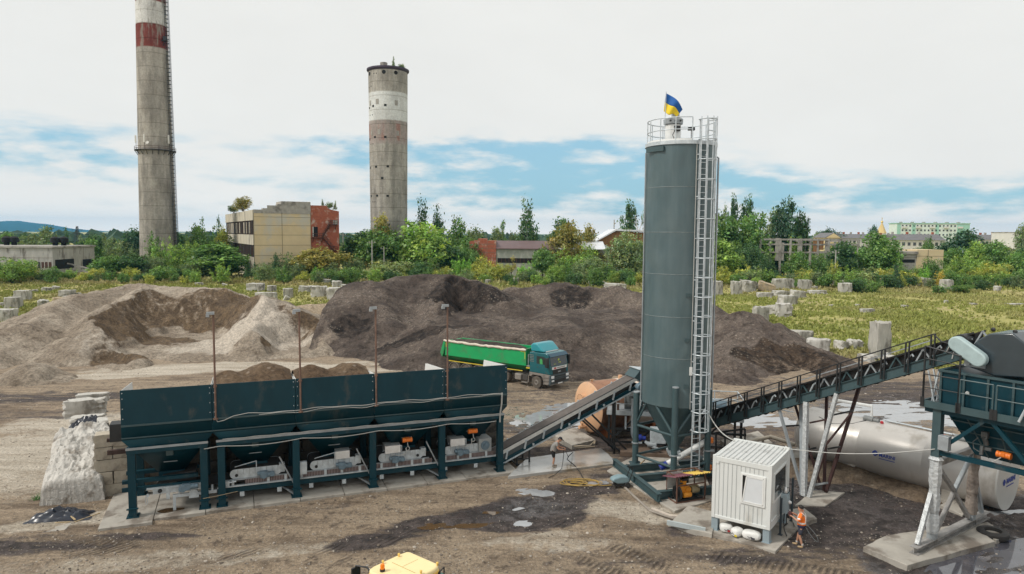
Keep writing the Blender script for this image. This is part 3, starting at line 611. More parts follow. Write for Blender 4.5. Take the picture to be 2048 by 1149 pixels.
def yellow_building():
 o=Vector((-70,190,0));ang=math.atan2(.47,.88);f=Fr(o,ang)
 t=fthing('derelict_building','derelict cream and ochre panel building with dark window strips and a stepped parapet','building',f)
 # local x along the ochre front, y back along the cream side (67 m)
 xb=15.2;Ly=66.0;H0=18.6
 mb=MB();mb.bx(.02,xb,.0,Ly,-1,17.9);mb.build('body',M_YELLOW,t)
 st=MB();st.bx(0,3.6,-.05,.35,17.9,18.9);st.bx(3.6,7.3,-.05,.35,17.9,20.1);st.bx(7.3,xb,-.10,8,17.9,21.3);st.bx(2.5,3.6,.0,3,18.9,19.3);st.bx(6.3,7.3,0,3,20.1,20.5)
 st.build('stepped_parapet',M_CONC,t)
 sm=MB()
 for z in(16.9,14.6,12.0,9.2,6.4,3.8):sm.bx(-.005,xb,-.022,0,z,z+.09)
 for x in(.0,7.35,xb-.1):sm.bx(x,x+.12,-.026,0,0,20.5 if x>6 else 17.9)
 sm.build('panel_joints',M_SEAM,t)
 MB().bx(-.1,12,-.35,-.1,3.0,3.25).build('pipe',M_DKSTEEL,t)
 # side of pale bands and dark window strips
 for(z0,z1)in((16.0,18.8),(9.3,12.1),(0,6.0)):MB().bx(-.25,0,.0,Ly,z0,z1).build('wall_band',M_CREAM,t)
 for(z0,z1)in((12.1,16.0),(6.0,9.3)):
  fr=MB().bx(-.06,.01,.3,Ly-.3,z0,z1).mat(1);k=1.5
  while k<Ly:fr.bx(-.2,-.07,k,k+.3,z0,z1);k+=rnd(2.2,4.6)
  fr.build('window_strip',[M_HOLE,M_RUST],t)
 sl=MB()
 for k in range(12):y=rnd(4,60);sl.bx(-.14,-.08,y,y+rnd(1,2.5),12.4,15.6)
 sl.build('broken_panes',M_CREAM,t)
 # brick stair block
 br=fthing('brick_stair_block','red brick block with peeling whitewash and a rusty outside stair, joined to the ochre building','building',Fr(f.W(xb+.02,.25),ang))
 MB().prism([(0,-1),(8.0,-1),(8.0,18.9),(6.2,19.2),(5.0,19.6),(4.6,20.4),(0,20.4)],0,9).build('brick_wall',M_BRICK,br)
 for(z0,z1)in((11.6,14.4),(4.2,7.2)):
  d=MB().bx(.55,1.95,-.06,.05,z0,z1).build('doorway',M_HOLE,br);MB().bx(.5,.75,-.12,-.02,z0,z1).build('door_frame',M_WHITEW,d)
 lou=MB().box((6.9,-.3,15.7),(1.2,.5,1.4));lou.build('roof_duct',M_CONCW,br)
 s=MB()
 s.bx(.2,3.3,-1.2,-.05,11.25,11.4);s.bx(4.8,7.2,-1.2,-.05,15.0,15.15);s.bx(5.2,7.2,-1.2,-.05,7.6,7.75)
 for(a,b)in(((3.0,11.4),(5.4,15.1)),((3.4,11.2),(6.2,7.7)),((5.6,7.6),(3.2,4.2))):
  for y in(-1.15,-.15):s.beam((a[0],y,a[1]),(b[0],y,b[1]),.14)
  for k in range(9):
   q=(k+.5)/9;s.bx(a[0]+(b[0]-a[0])*q-.16,a[0]+(b[0]-a[0])*q+.16,-1.15,-.15,a[1]+(b[1]-a[1])*q,a[1]+(b[1]-a[1])*q+.06)
  s.tube((a[0],-1.15,a[1]+1.1),(b[0],-1.15,b[1]+1.1),.07,4);s.tube((a[0],-1.15,a[1]+.6),(b[0],-1.15,b[1]+.6),.05,4)
  for q in(0,.33,.66,1):x,z=a[0]+(b[0]-a[0])*q,a[1]+(b[1]-a[1])*q;s.tube((x,-1.15,z),(x,-1.15,z+1.1),.06,4)
 for(x0,x1,z)in((.2,3.3,11.4),(4.8,7.2,15.15),(5.2,7.2,7.75)):
  s.tube((x0,-1.15,z+1.1),(x1,-1.15,z+1.1),.07,4);s.tube((x0,-1.15,z+.6),(x1,-1.15,z+.6),.05,4)
  for x in np.linspace(x0,x1,4):s.tube((x,-1.15,z),(x,-1.15,z+1.1),.06,4)
  s.beam((x0+.3,-.05,z-1.4),(x0+.3,-1.1,z),.14);s.beam((x1-.3,-.05,z-1.4),(x1-.3,-1.1,z),.14)
 s.build('outside_stair',M_RUST,br)
yellow_building()
def left_hall():
 c=G(107,553);f=Fr(c,math.radians(180));f2=Fr(c,math.radians(2))
 t=fthing('flat_roofed_hall','low derelict grey hall with a flat roof and black roof vents, at the left edge','building',f2)
 W_,D_,Hh=62.0,21.0,8.4
 MB().bx(-W_,0,0,D_,-1,Hh-.5).build('walls',mat('streaked_grey_render',(.42,.41,.39),.9,var=.2,vs=.5,dirt=(.18,.165,.15),dscale=.7,damt=.42,stretch=(1,1,.35)),t)
 rf=MB().bx(-W_-.3,.3,-.3,D_+.3,Hh-.498,Hh).build('roof',M_CONC,t)
 for(u,v)in((12,486),(24,486),(116,486),(128,485)):
  p=f2.L(P(u,v,c.y+12));MB().lathe([(.7,0),(.7,.8),(1.25,.9),(1.25,2.2),(.6,2.6),(0,2.7)],12,c=(min(p.x,-1.5),rnd(8,14),Hh+.002)).build('roof_vent',M_HOLE,rf)
 for i in range(9):
  w=MB().bx(-9.3+i,-8.42+i,-.06,.05,2.3,4.0).build('window',M_GLASSD if i<6 else M_RUST,t)
  MB().bx(-9.3+i,-9.18+i,-.12,-.05,2.3,4.0).build('frame',M_WHITEW,w)
 MB().bx(-.05,.06,1,10,1.9,4.6).build('window_strip',M_HOLE,t);MB().bx(-.05,.08,14.5,20,1.5,4.2).build('gateway',M_HOLE,t)
 sm=MB()
 for y in(5,10,15):sm.bx(0,.02,y,y+.12,0,7.9)
 sm.bx(-W_,0,-.02,0,5.1,5.2);sm.build('panel_joints',M_SEAM,t)
 ww=MB();ww.bx(2.5,9,4,4.4,-.3,1.6);ww.beam((1,5,3.4),(8,4.2,1.9),.35);ww.bx(3.5,3.8,4,4.3,0,3)
 tag(ww.build('collapsed_canopy',M_CONC),'collapsed grey concrete canopy beside the low hall at the left','ruin');bpy.data.objects['collapsed_canopy'].location=c;bpy.data.objects['collapsed_canopy'].rotation_euler=(0,0,f2.ang)
left_hall()
def low_building():
 Y=205.0;xl=P(993,500,Y).x;f=Fr((xl,Y),math.radians(1.0));Z=lambda v:P(1050,v,Y).z
 t=fthing('low_workshop','long low workshop with a brown sheet roof and peeling greenish wall, behind the bushes','building',f)
 MB().bx(0,26,0,12,-1,Z(498)).build('wall',M_GREENISH,t)
 rf=MB();rf.prism([(-.5,Z(499)),(-.5,Z(497.5)),(6,Z(484)+.25),(12.5,Z(497.5)),(12.5,Z(499))],-.15,18.1,'x');rf.build('roof',M_ROOFB,t)
 fr=MB().bx(.3,25,-.05,.05,Z(526.5),Z(517)).mat(1)
 for x in np.arange(.3,25,1.1):fr.bx(x,x+.16,-.12,-.04,Z(526.5),Z(517))
 fr.build('window_strip',[M_HOLE,M_RUST],t)
 rf2=MB();rf2.prism([(-.5,Z(499)),(-.5,Z(497.5)),(6,Z(484)+.2),(12.5,Z(497.5)),(12.5,Z(499))],18.15,32,'x');rf2.build('pale_roof',M_ROOFW,t)
 b=fthing('brick_gable','stepped red brick gable end at the left of the long low workshop','building',Fr((xl-7.9,Y-.3),math.radians(1)))
 q=lambda v:P(965,v,Y).z
 MB().prism([(0,-1),(7.8,-1),(7.8,q(482)),(5.1,q(482)),(5.1,q(478)),(2.5,q(478)),(2.5,q(481)),(0,q(483))],0,11).build('brick_wall',M_BRICK,b)
 sm=MB();[sm.bx(0,7.8,-.03,0,z,z+.1)for z in(q(489),q(497),q(506),q(516))];[sm.bx(x,x+.1,-.034,0,0,q(484))for x in(2.5,5.1)];sm.build('joints',M_SEAM,b)
 s=fthing('barrel_roofed_store','small store with a white curved roof, in front of the timber barn','building',Fr((P(1183,500,212).x,212),0))
 MB().bx(0,5.5,0,9,-1,P(1200,500,212).z).build('wall',M_GREENISH,s)
 zz=P(1200,499,212).z;MB().prism([(-.3,zz+.01)]+[(-.3+6.1*k/10,zz+.2+2.0*math.sin(math.pi*min(1,.3+k/14)))for k in range(11)]+[(5.8,zz+.01)],-.3,9.3).build('roof',M_ROOFW,s)
low_building()
def barn():
 Y=228.0;f=Fr((P(1197,500,Y).x,Y),0);X=lambda u:f.L(P(u,480,Y)).x;Z=lambda v:P(1240,v,Y).z
 t=fthing('timber_barn','brown timber barn with a pale metal roof, partly hidden by the tall silo','building',f)
 MB().prism([(0,-1),(X(1330),-1),(X(1330),Z(468)),(X(1232),Z(463)),(0,Z(481))],0,16).build('timber_wall',M_WOOD,t)
 MB().prism([(X(1192),Z(484)),(X(1192),Z(482)),(X(1231),Z(458.5)),(X(1334),Z(463)),(X(1334),Z(466)),(X(1231),Z(462))],-1,17).build('roof',M_ROOFW,t)
 m=thing('lattice_mast','thin steel mast rising behind the timber barn','mast',(P(1228,460,300).x,300,0));mm=MB()
 for sx,sy in((-.3,-.3),(.3,-.3),(0,.3)):mm.beam((sx,sy,0),(sx*.4,sy*.4,P(1228,440,300).z),.12)
 for k in range(16):mm.beam((-.3*(1-k/26),-.3*(1-k/26),k*1.1),(.3*(1-k/26),-.3*(1-k/26),k*1.1+1),.07)
 mm.build('lattice',M_CONC,m);MB().box((.2,0,P(1228,447,300).z),(.8,.5,.5)).build('antenna',M_CONC,m)
barn()
def ruin_frame():
 Y=207.0;f=Fr((P(1519,520,Y).x,Y),math.radians(3));X=lambda u:f.L(P(u,500,Y)).x;Z=lambda v:P(1600,v,Y).z
 t=fthing('concrete_frame_ruin','open concrete skeleton of a ruined hall with empty bays, above the bushes on the right','ruin',f)
 for(v0,v1)in((481.5,478),(491,488),(507,504)):
  for y in(0,8):MB().bx(-.3,X(1724),y-.16,y+.16,Z(v0),Z(v1)).build('beam',M_CONC,t)
 for i,u in enumerate((1520,1540,1561,1582,1604,1623,1638,1661,1683,1702,1722)):
  for y in(0,8):MB().bx(X(u)-.26,X(u)+.26,y-.26,y+.26,-1,Z(477.5)).build('column',M_CONC,t)
 for(u0,u1,v0,v1)in((1551,1559.5,522,477),(1563,1569,522,486),(1597,1602.5,506,480),(1628,1636,506,478),(1640,1650,500,480),(1655,1659,510,484)):
  MB().bx(X(u0),X(u1),-.1,.1,Z(v0),Z(v1)).build('wall_panel',M_CONC if u0%2 else M_WOOD,t)
 for k in range(5):MB().bx(X(1520+k*41),X(1520+k*41)+.5,0.4,7.6,Z(484),Z(479)).build('cross_beam',M_CONC,t)
 g=fthing('roofless_block','roofless ruin, half grey and half ochre, among the bushes on the right','ruin',Fr((P(1786,520,200).x,200),math.radians(2)))
 f2=Fr((P(1786,520,200).x,200),math.radians(2));X2=lambda u:f2.L(P(u,510,200)).x;Z2=lambda v:P(1835,v,200).z
 MB().bx(0,X2(1834),0,10,-1,Z2(509)).build('grey_wall',M_CONCW,g);MB().bx(X2(1834)+.01,X2(1888),-.3,10,-1,Z2(500)).build('ochre_wall',M_YELLOW,g)
 MB().bx(-.4,X2(1835),-.6,9,Z2(508.9),Z2(503.5)).build('broken_roof',M_CONC,g)
 MB().bx(X2(1801),X2(1831),-.06,.04,Z2(526),Z2(519.5)).build('window',M_HOLE,g)
 sm=MB();sm.bx(X2(1834),X2(1888),-.33,-.3,Z2(513),Z2(512.4));sm.bx(X2(1856),X2(1857),-.335,-.3,0,Z2(500));sm.bx(0,X2(1834),-.03,0,Z2(516),Z2(515.3));sm.build('panel_joints',M_SEAM,g)
ruin_frame()
def house(label,u0,u1,v_eave,v_ridge,Y,wall,roof,D=11,win=0,gable=False,chim=0,name='apartment_house',rot=0.0,cat='house'):
 um=(u0+u1)/2;Z=lambda v:P(um,v,Y).z;f=Fr((P(u0,v_eave,Y).x,Y),rot);W_=P(u1,v_eave,Y).x-f.o.x
 t=fthing(name,label,cat,f)
 ze,zr=Z(v_eave),Z(v_ridge)
 MB().bx(0,W_,0,D,-1,ze).build('wall',wall,t)
 if gable:rf=MB().prism([(-.5,ze+.002),(W_/2,zr),(W_+.5,ze+.002)],-.5,D+.5)
 else:rf=MB().prism([(-.6,ze+.002),(D/2,zr),(D+.6,ze+.002)],-.5,W_+.5,'x')
 rf=rf.build('roof',roof,t)
 if gable:MB().prism([(.05,ze),(W_/2,zr-.3),(W_-.05,ze)],-.51,-.6).build('gable',wall,t)
 for k in range(chim):
  x=W_*(k+.5)/chim+rnd(-1,1);MB().bx(x,x+.9,D*.55,D*.55+.9,zr-1.2,zr+1.1).build('chimney',M_BRICK if k%2 else M_CONCW,rf)
 if win:
  for r in range(2):win_row(t,win,W_/win*.5,W_/win,ze-1.8-3.0*r,1.3,1.5,-.02)
 return t
house('white three storey house with a dark slate roof, in front of the mint green block',1791,1890,481,469,330,M_WHITEW,M_ROOFG,13,9,chim=4)
house('row of far grey roofs left of the gilded steeple',1679,1748,477,468.5,390,M_WHITEW,M_ROOFG,13,8,chim=5)
house('far grey roof between the gilded steeple and the white house',1752,1800,480,470.5,360,M_CONCW,M_ROOFG,12,5,chim=3)
house('small far house with a yellow gable, right of the concrete skeleton',1651,1681,476,466,360,mat('yellow_wall',(.62,.50,.30),.9,var=.1,vs=.5),M_ROOFG,14,0,gable=True)
house('long far house with white walls and grey roof near the right edge',1954,2026,480,470,370,M_WHITEW,M_ROOFG,13,9,chim=5)
house('low house with a maroon roof near the right edge',2014,2034,504,496,240,M_WHITEW,mat('maroon_roof',(.20,.07,.065),.8,var=.2,vs=.5),9,0)
def mint_block():
 Y=480;f=Fr((P(1794,460,Y).x,Y),math.radians(-6));X=lambda u:f.L(P(u,455,Y)).x*1.005;Z=lambda v:P(1860,v,Y).z
 t=fthing('apartment_block','far five storey apartment block in white and mint green, above the grey roofs','building',f)
 W_=X(1931);MB().bx(0,W_,0,13,-1,Z(448)).build('wall',M_MINT,t)
 MB().bx(-.4,W_+.4,-.4,13.4,Z(447.9),Z(446.5)).build('parapet',M_MINTD,t)
 for(a,b)in((-.03,2.3),(9.5,12),(25,27),(W_-8,W_+.03)):MB().bx(a,b,-.08,0,0,Z(449)).build('green_strip',M_MINTD,t)
 for r in range(4):win_row(t,15,3.6,(W_-13)/14,Z(452.5)-r*3.0,1.0,1.2,-.02)
 for k in range(5):MB().bx(3+k*9,6+k*9,-1.0,-.1,Z(457),Z(453.5)).build('balcony',M_WHITEW,t)
 for k in range(6):MB().bx(4+k*7.5,5.5+k*7.5,5,7,Z(446.4),Z(444.2)).build('roof_box',M_CONC,t)
 Y=300;f=Fr((P(2027,480,Y).x,Y),0);t=fthing('pale_block','plain pale block cut off by the right edge','building',f)
 MB().bx(0,16,0,14,-1,P(2040,466,Y).z).build('wall',M_WHITEW,t);MB().bx(-.2,16.2,-.2,14.2,P(2040,465.9,Y).z,P(2040,464.5,Y).z).build('parapet',M_CONC,t)
 for r in range(3):win_row(t,4,3,3.5,11-r*3,1.4,1.5,-.02)
 Y=450;c=P(1763,466,Y);t=thing('church_steeple','gilded church steeple with a cross above the far grey roofs','steeple',(c.x,Y,0))
 z0=P(1763,467,Y).z;z1=P(1763,446,Y).z
 MB().lathe([(2.9,-1),(2.9,z0)],8).build('drum',M_WHITEW,t);MB().lathe([(3.1,z0+.01),(2.0,z0+2.8),(.55,z1-.6),(.5,z1)],8).build('spire',mat('gilding',(.62,.47,.22),.5,metal=.2),t)
 MB().lathe([(.5,z1),(.8,z1+.5),(.5,z1+1.1),(.12,z1+1.5)],10).bx(-.09,.09,-.09,.09,z1+1.4,z1+3.4).bx(-.6,.6,-.09,.09,z1+2.5,z1+2.7).build('cross',mat('gilding_bright',(.65,.5,.2),.4,metal=.5),t)
mint_block()
def poles():
 for(lab,u,vt,Y)in(('pale wooden utility pole among bushes left of the round tower foot',744,481,196),('shorter pale pole just right of the first one, below the round tower',768,493,197),('thin utility pole right of the red brick block',686,466,230),('pale pole in the bushes in front of the concrete skeleton',1672,501,192)):
  c=P(u,vt,Y);t=thing('utility_pole',lab,'pole',(c.x,Y,0),0,'poles among the bushes')
  MB().tube((0,0,-.5),(0,0,c.z),.22,8,.15).build('post',M_CONCW,t);MB().beam((-.9,0,c.z-.7),(.9,0,c.z-.7),.14).build('cross_arm',M_CONC,t)
  for x in(-.8,.8):MB().tube((x,0,c.z-.63),(x,0,c.z-.35),.07,6).build('insulator',M_WHITEW,t)
 Y=420;c=P(154,453,Y);t=thing('lattice_pylon','far steel lattice pylon in front of the blue hills','pylon',(c.x,Y,0));m=MB()
 for s in((-1,-1),(1,-1),(1,1),(-1,1)):m.beam((s[0]*2,s[1]*2,0),(s[0]*.3,s[1]*.3,c.z),.22)
 for k in range(7):
  q0,q1=k/7,(k+1)/7;a,b=2-1.7*q0,2-1.7*q1
  m.beam((-a,-a,c.z*q0),(b,-b,c.z*q1),.14);m.beam((a,-a,c.z*q0),(-b,-b,c.z*q1),.14)
 m.build('legs',M_DKSTEEL,t)
 for z in(.72,.86):MB().beam((-3.2,0,c.z*z),(3.2,0,c.z*z),.25).build('cross_arm',M_DKSTEEL,t)
poles()
# trees and bushes
def leaf_material():
 M=bpy.data.materials.new('leaves');M.use_nodes=True;MATS['leaves']=M;nt=M.node_tree;N,L=nt.nodes,nt.links;N.clear()
 out=N.new('ShaderNodeOutputMaterial');oi=N.new('ShaderNodeObjectInfo');at=N.new('ShaderNodeAttribute');at.attribute_name='tone'
 mul=nmix(N,L,1.0,oi.outputs['Color'],at.outputs['Fac'],'MULTIPLY')
 at2=N.new('ShaderNodeAttribute');at2.attribute_name='hue'
 c=nmix(N,L,at2.outputs['Fac'],mul,nmix(N,L,1.0,mul,(1.5,1.12,.75),'MULTIPLY'))
 d=N.new('ShaderNodeBsdfDiffuse');t=N.new('ShaderNodeBsdfTranslucent');g=N.new('ShaderNodeBsdfGlossy');g.inputs['Roughness'].default_value=.45
 L.new(c,d.inputs[0]);L.new(nmix(N,L,1.0,c,(1.1,1.25,.6),'MULTIPLY'),t.inputs[0])
 m1=N.new('ShaderNodeMixShader');m1.inputs[0].default_value=.36;L.new(d.outputs[0],m1.inputs[1]);L.new(t.outputs[0],m1.inputs[2])
 m2=N.new('ShaderNodeMixShader');m2.inputs[0].default_value=.035;L.new(m1.outputs[0],m2.inputs[1]);L.new(g.outputs[0],m2.inputs[2]);L.new(m2.outputs[0],out.inputs[0])
 return M
LEAF=leaf_material()
M_BARK=mat('bark',(.10,.08,.06),.9,var=.3,vs=8);M_BIRCHBARK=mat('birch_bark',(.42,.40,.36),.8,var=.3,vs=6)
def leaves(rs,blobs,clumps,per,lsz,crad,droop=0.0,up=.4):
 b=np.array(blobs,float);vol=(b[:,3]*b[:,4]*b[:,5])**.72;pick=rs.choice(len(b),clumps,p=vol/vol.sum());bb=b[pick]
 d=rs.normal(size=(clumps,3));d/=np.linalg.norm(d,axis=1,keepdims=True);r=rs.uniform(.25,1.0,(clumps,1))**.45
 cc=bb[:,:3]+d*r*bb[:,3:6];tone_c=np.clip(rs.lognormal(0,.30,clumps),.5,1.9);cr=crad*rs.uniform(.6,1.4,clumps)
 n=clumps*per;o=rs.normal(size=(n,3))*.5;ci=np.repeat(np.arange(clumps),per)
 o=o*cr[ci][:,None];o[:,2]-=droop*np.abs(rs.normal(size=n))*cr[ci]
 p=cc[ci]+o;nd=rs.normal(size=(n,3))+d[ci]*.9;nd[:,2]+=up;nd/=np.linalg.norm(nd,axis=1,keepdims=True)
 t=np.cross(nd,rs.normal(size=(n,3)));t/=np.linalg.norm(t,axis=1,keepdims=True)+1e-9;s=np.cross(nd,t)
 L_=lsz*rs.uniform(.6,1.4,(n,1));Wd=L_*rs.uniform(.40,.75,(n,1))
 v=np.stack([p-t*L_,p-s*Wd+t*L_*.1,p+t*L_,p+s*Wd+t*L_*.1],1).reshape(-1,3)
 keep=v[:,2].reshape(-1,4).min(1)>0.0
 v=v.reshape(-1,4,3)[keep].reshape(-1,3);k=int(keep.sum())
 tone=(tone_c[ci]*rs.uniform(.75,1.3,n))[keep];hue=np.clip(rs.normal(.25,.35,clumps),0,1)[ci][keep]
 return v,np.arange(k*4).reshape(-1,4),tone,hue
def make_kind(kind,seed):
 rs=np.random.RandomState(seed);bl=[];trunk=MB()
 U=lambda a,b:rs.uniform(a,b)
 if kind=='broad':
  for i in range(11):
   a=U(0,6.28);r=U(0,.27);z=U(.30,.80);s=U(.16,.27)*(1.12-.5*abs(z-.5));bl.append((r*math.cos(a),r*math.sin(a),z,s,s,s*.62))
  bl+=[(U(-.1,.1),U(-.1,.1),.82,.2,.2,.14),(0,0,.5,.32,.32,.26)];args=(560,14,.024,.07)
 elif kind=='tall':
  for i in range(12):
   z=.18+.74*i/11;s=(.30-.20*(i/11)**1.3)*U(.75,1.2);a=U(0,6.28);r=U(.0,.2)*(1-i/16);bl.append((r*math.cos(a),r*math.sin(a),z,s*1.15,s*1.15,s*.40))
  args=(440,13,.022,.07)
 elif kind=='birch':
  for i in range(15):
   z=.22+.74*i/14;w=(.36-.29*(i/14)**1.1);a=U(0,6.28);r=w*U(.25,.75);bl.append((r*math.cos(a),r*math.sin(a),z,w*.55,w*.55,.075))
  bl.append((0,0,.5,.16,.16,.3));args=(300,14,.02,.075,1.6,.1)
 elif kind=='slim':
  for i in range(12):
   z=.10+.86*i/11;s=(.33-.27*(i/11))*U(.8,1.2);bl.append((U(-.08,.08),U(-.08,.08),z,s,s,.07))
  args=(210,13,.024,.07)
 elif kind=='spiky':
  for i in range(26):
   a=U(0,6.28);r=.40*math.sqrt(U(0,1));h=(1-1.2*r*r)*U(.62,1.0)
   for q in(.35,.6,.85):bl.append((r*math.cos(a)*(.7+.35*q),r*math.sin(a)*(.7+.35*q),h*q,.10*(1.25-q),.10*(1.25-q),h*.16))
  args=(360,12,.021,.055)
 elif kind=='willow':
  for i in range(13):
   a=U(0,6.28);r=U(.05,.32);z=U(.2,.66);s=U(.15,.25);bl.append((r*math.cos(a),r*math.sin(a),z,s,s,s*.9))
  bl+=[(0,0,.35,.38,.38,.33),(U(-.1,.1),U(-.1,.1),.72,.22,.22,.22)];args=(560,13,.019,.055)
 elif kind=='conifer':
  for i in range(11):
   z=.12+.82*i/10;w=.46*(1-i/10.6)
   for k in range(5):a=U(0,6.28);bl.append((w*.6*math.cos(a),w*.6*math.sin(a),z,w*.45+.02,w*.45+.02,.035))
  args=(330,12,.02,.055)
 elif kind=='sparse':
  for i in range(9):
   a=U(0,6.28);r=U(0,.34);z=U(.35,.9);bl.append((r*math.cos(a),r*math.sin(a),z,.12,.12,.10))
  args=(90,11,.026,.075)
 else:
  for i in range(9):
   a=U(0,6.28);r=U(.05,.32);z=U(.15,.62);s=U(.16,.26);bl.append((r*math.cos(a),r*math.sin(a),z,s,s,s*1.05))
  args=(260,12,.027,.08)
 v,f,tone,hue=leaves(rs,bl,*args)
 th=.8 if kind in('birch','slim','conifer','tall')else .55
 if kind in('willow','bush','spiky'):
  for i in range(5):
   a=U(0,6.28);trunk.path([(U(-.03,.03),U(-.03,.03),-.02),(.1*math.cos(a),.1*math.sin(a),.25),(.22*math.cos(a),.22*math.sin(a),.5)],[.018,.012,.005],5)
 else:
  trunk.path([(0,0,-.02),(U(-.01,.01),U(-.01,.01),.25),(U(-.02,.02),U(-.02,.02),.5),(0,0,th)],[.026,.02,.013,.004],6)
  for i in range(9):
   a=U(0,6.28);z=U(.28,.7);w=U(.15,.3)*(1.2-z);trunk.path([(0,0,z-.06),(w*.5*math.cos(a),w*.5*math.sin(a),z),(w*math.cos(a),w*math.sin(a),z+.06)],[.008,.006,.003],4)
 return v,f,tone,hue,trunk
KINDS={}
def proto(kind,var=0):
 k=(kind,var)
 if k not in KINDS:
  v,f,tone,hue,tr=make_kind(kind,1000+17*var+sum(map(ord,kind)))
  KINDS[k]=[v,f,tone,hue,tr,None,None]
 return KINDS[k]
def tree(name,label,cat,x,y,z0,h,w,kind,col,group=None,var=None,rz=None):
 var=random.randrange(3)if var is None else var;K=proto(kind,var)
 t=bpy.data.objects.new(name,None);COL.objects.link(t);t.location=(x,y,z0-.05);t.rotation_euler=(0,0,rnd(0,6.28)if rz is None else rz);t.scale=(w,w,h);t.empty_display_size=.2
 tag(t,label,cat,group)
 if K[5]is None:
  c=npmesh('crown',K[0],K[1],LEAF,t,smooth=False,fattr=dict(tone=K[2],hue=K[3]));K[5]=c.data
  tr=K[4].build('trunk' if kind not in('willow','bush','spiky')else 'stems',M_BIRCHBARK if kind=='birch' else M_BARK,t);K[6]=tr.data
 else:
  c=bpy.data.objects.new('crown',K[5]);COL.objects.link(c);c.parent=t
  tr=bpy.data.objects.new('trunk' if kind not in('willow','bush','spiky')else 'stems',K[6]);COL.objects.link(tr);tr.parent=t
 k=rnd(.88,1.14);c.color=(col[0]*k,col[1]*k,col[2]*k,1)
 return t
LC=dict(dg=(0.070,0.147,0.063),mg=(0.125,0.239,0.073),lg=(0.211,0.344,0.094),yg=(0.359,0.411,0.111),gg=(0.179,0.255,0.134),ol=(0.276,0.267,0.088),bd=(0.062,0.137,0.084),br=(0.205,0.422,0.085),ye=(0.575,0.488,0.123),wg=(0.253,0.323,0.160))
def T(u,vt,wp,Y,kind,col,label,name='tree',cat='tree',group=None):
 p=P(u,vt,Y);tree(name,label,cat,p.x,Y,gz(p.x,Y)if Y<220 else 0,p.z*1.05,wp/FPX*Y*(1.85 if kind in('birch','tall')else 1.45 if kind in('broad','slim')else 1.28),kind,LC[col],group)
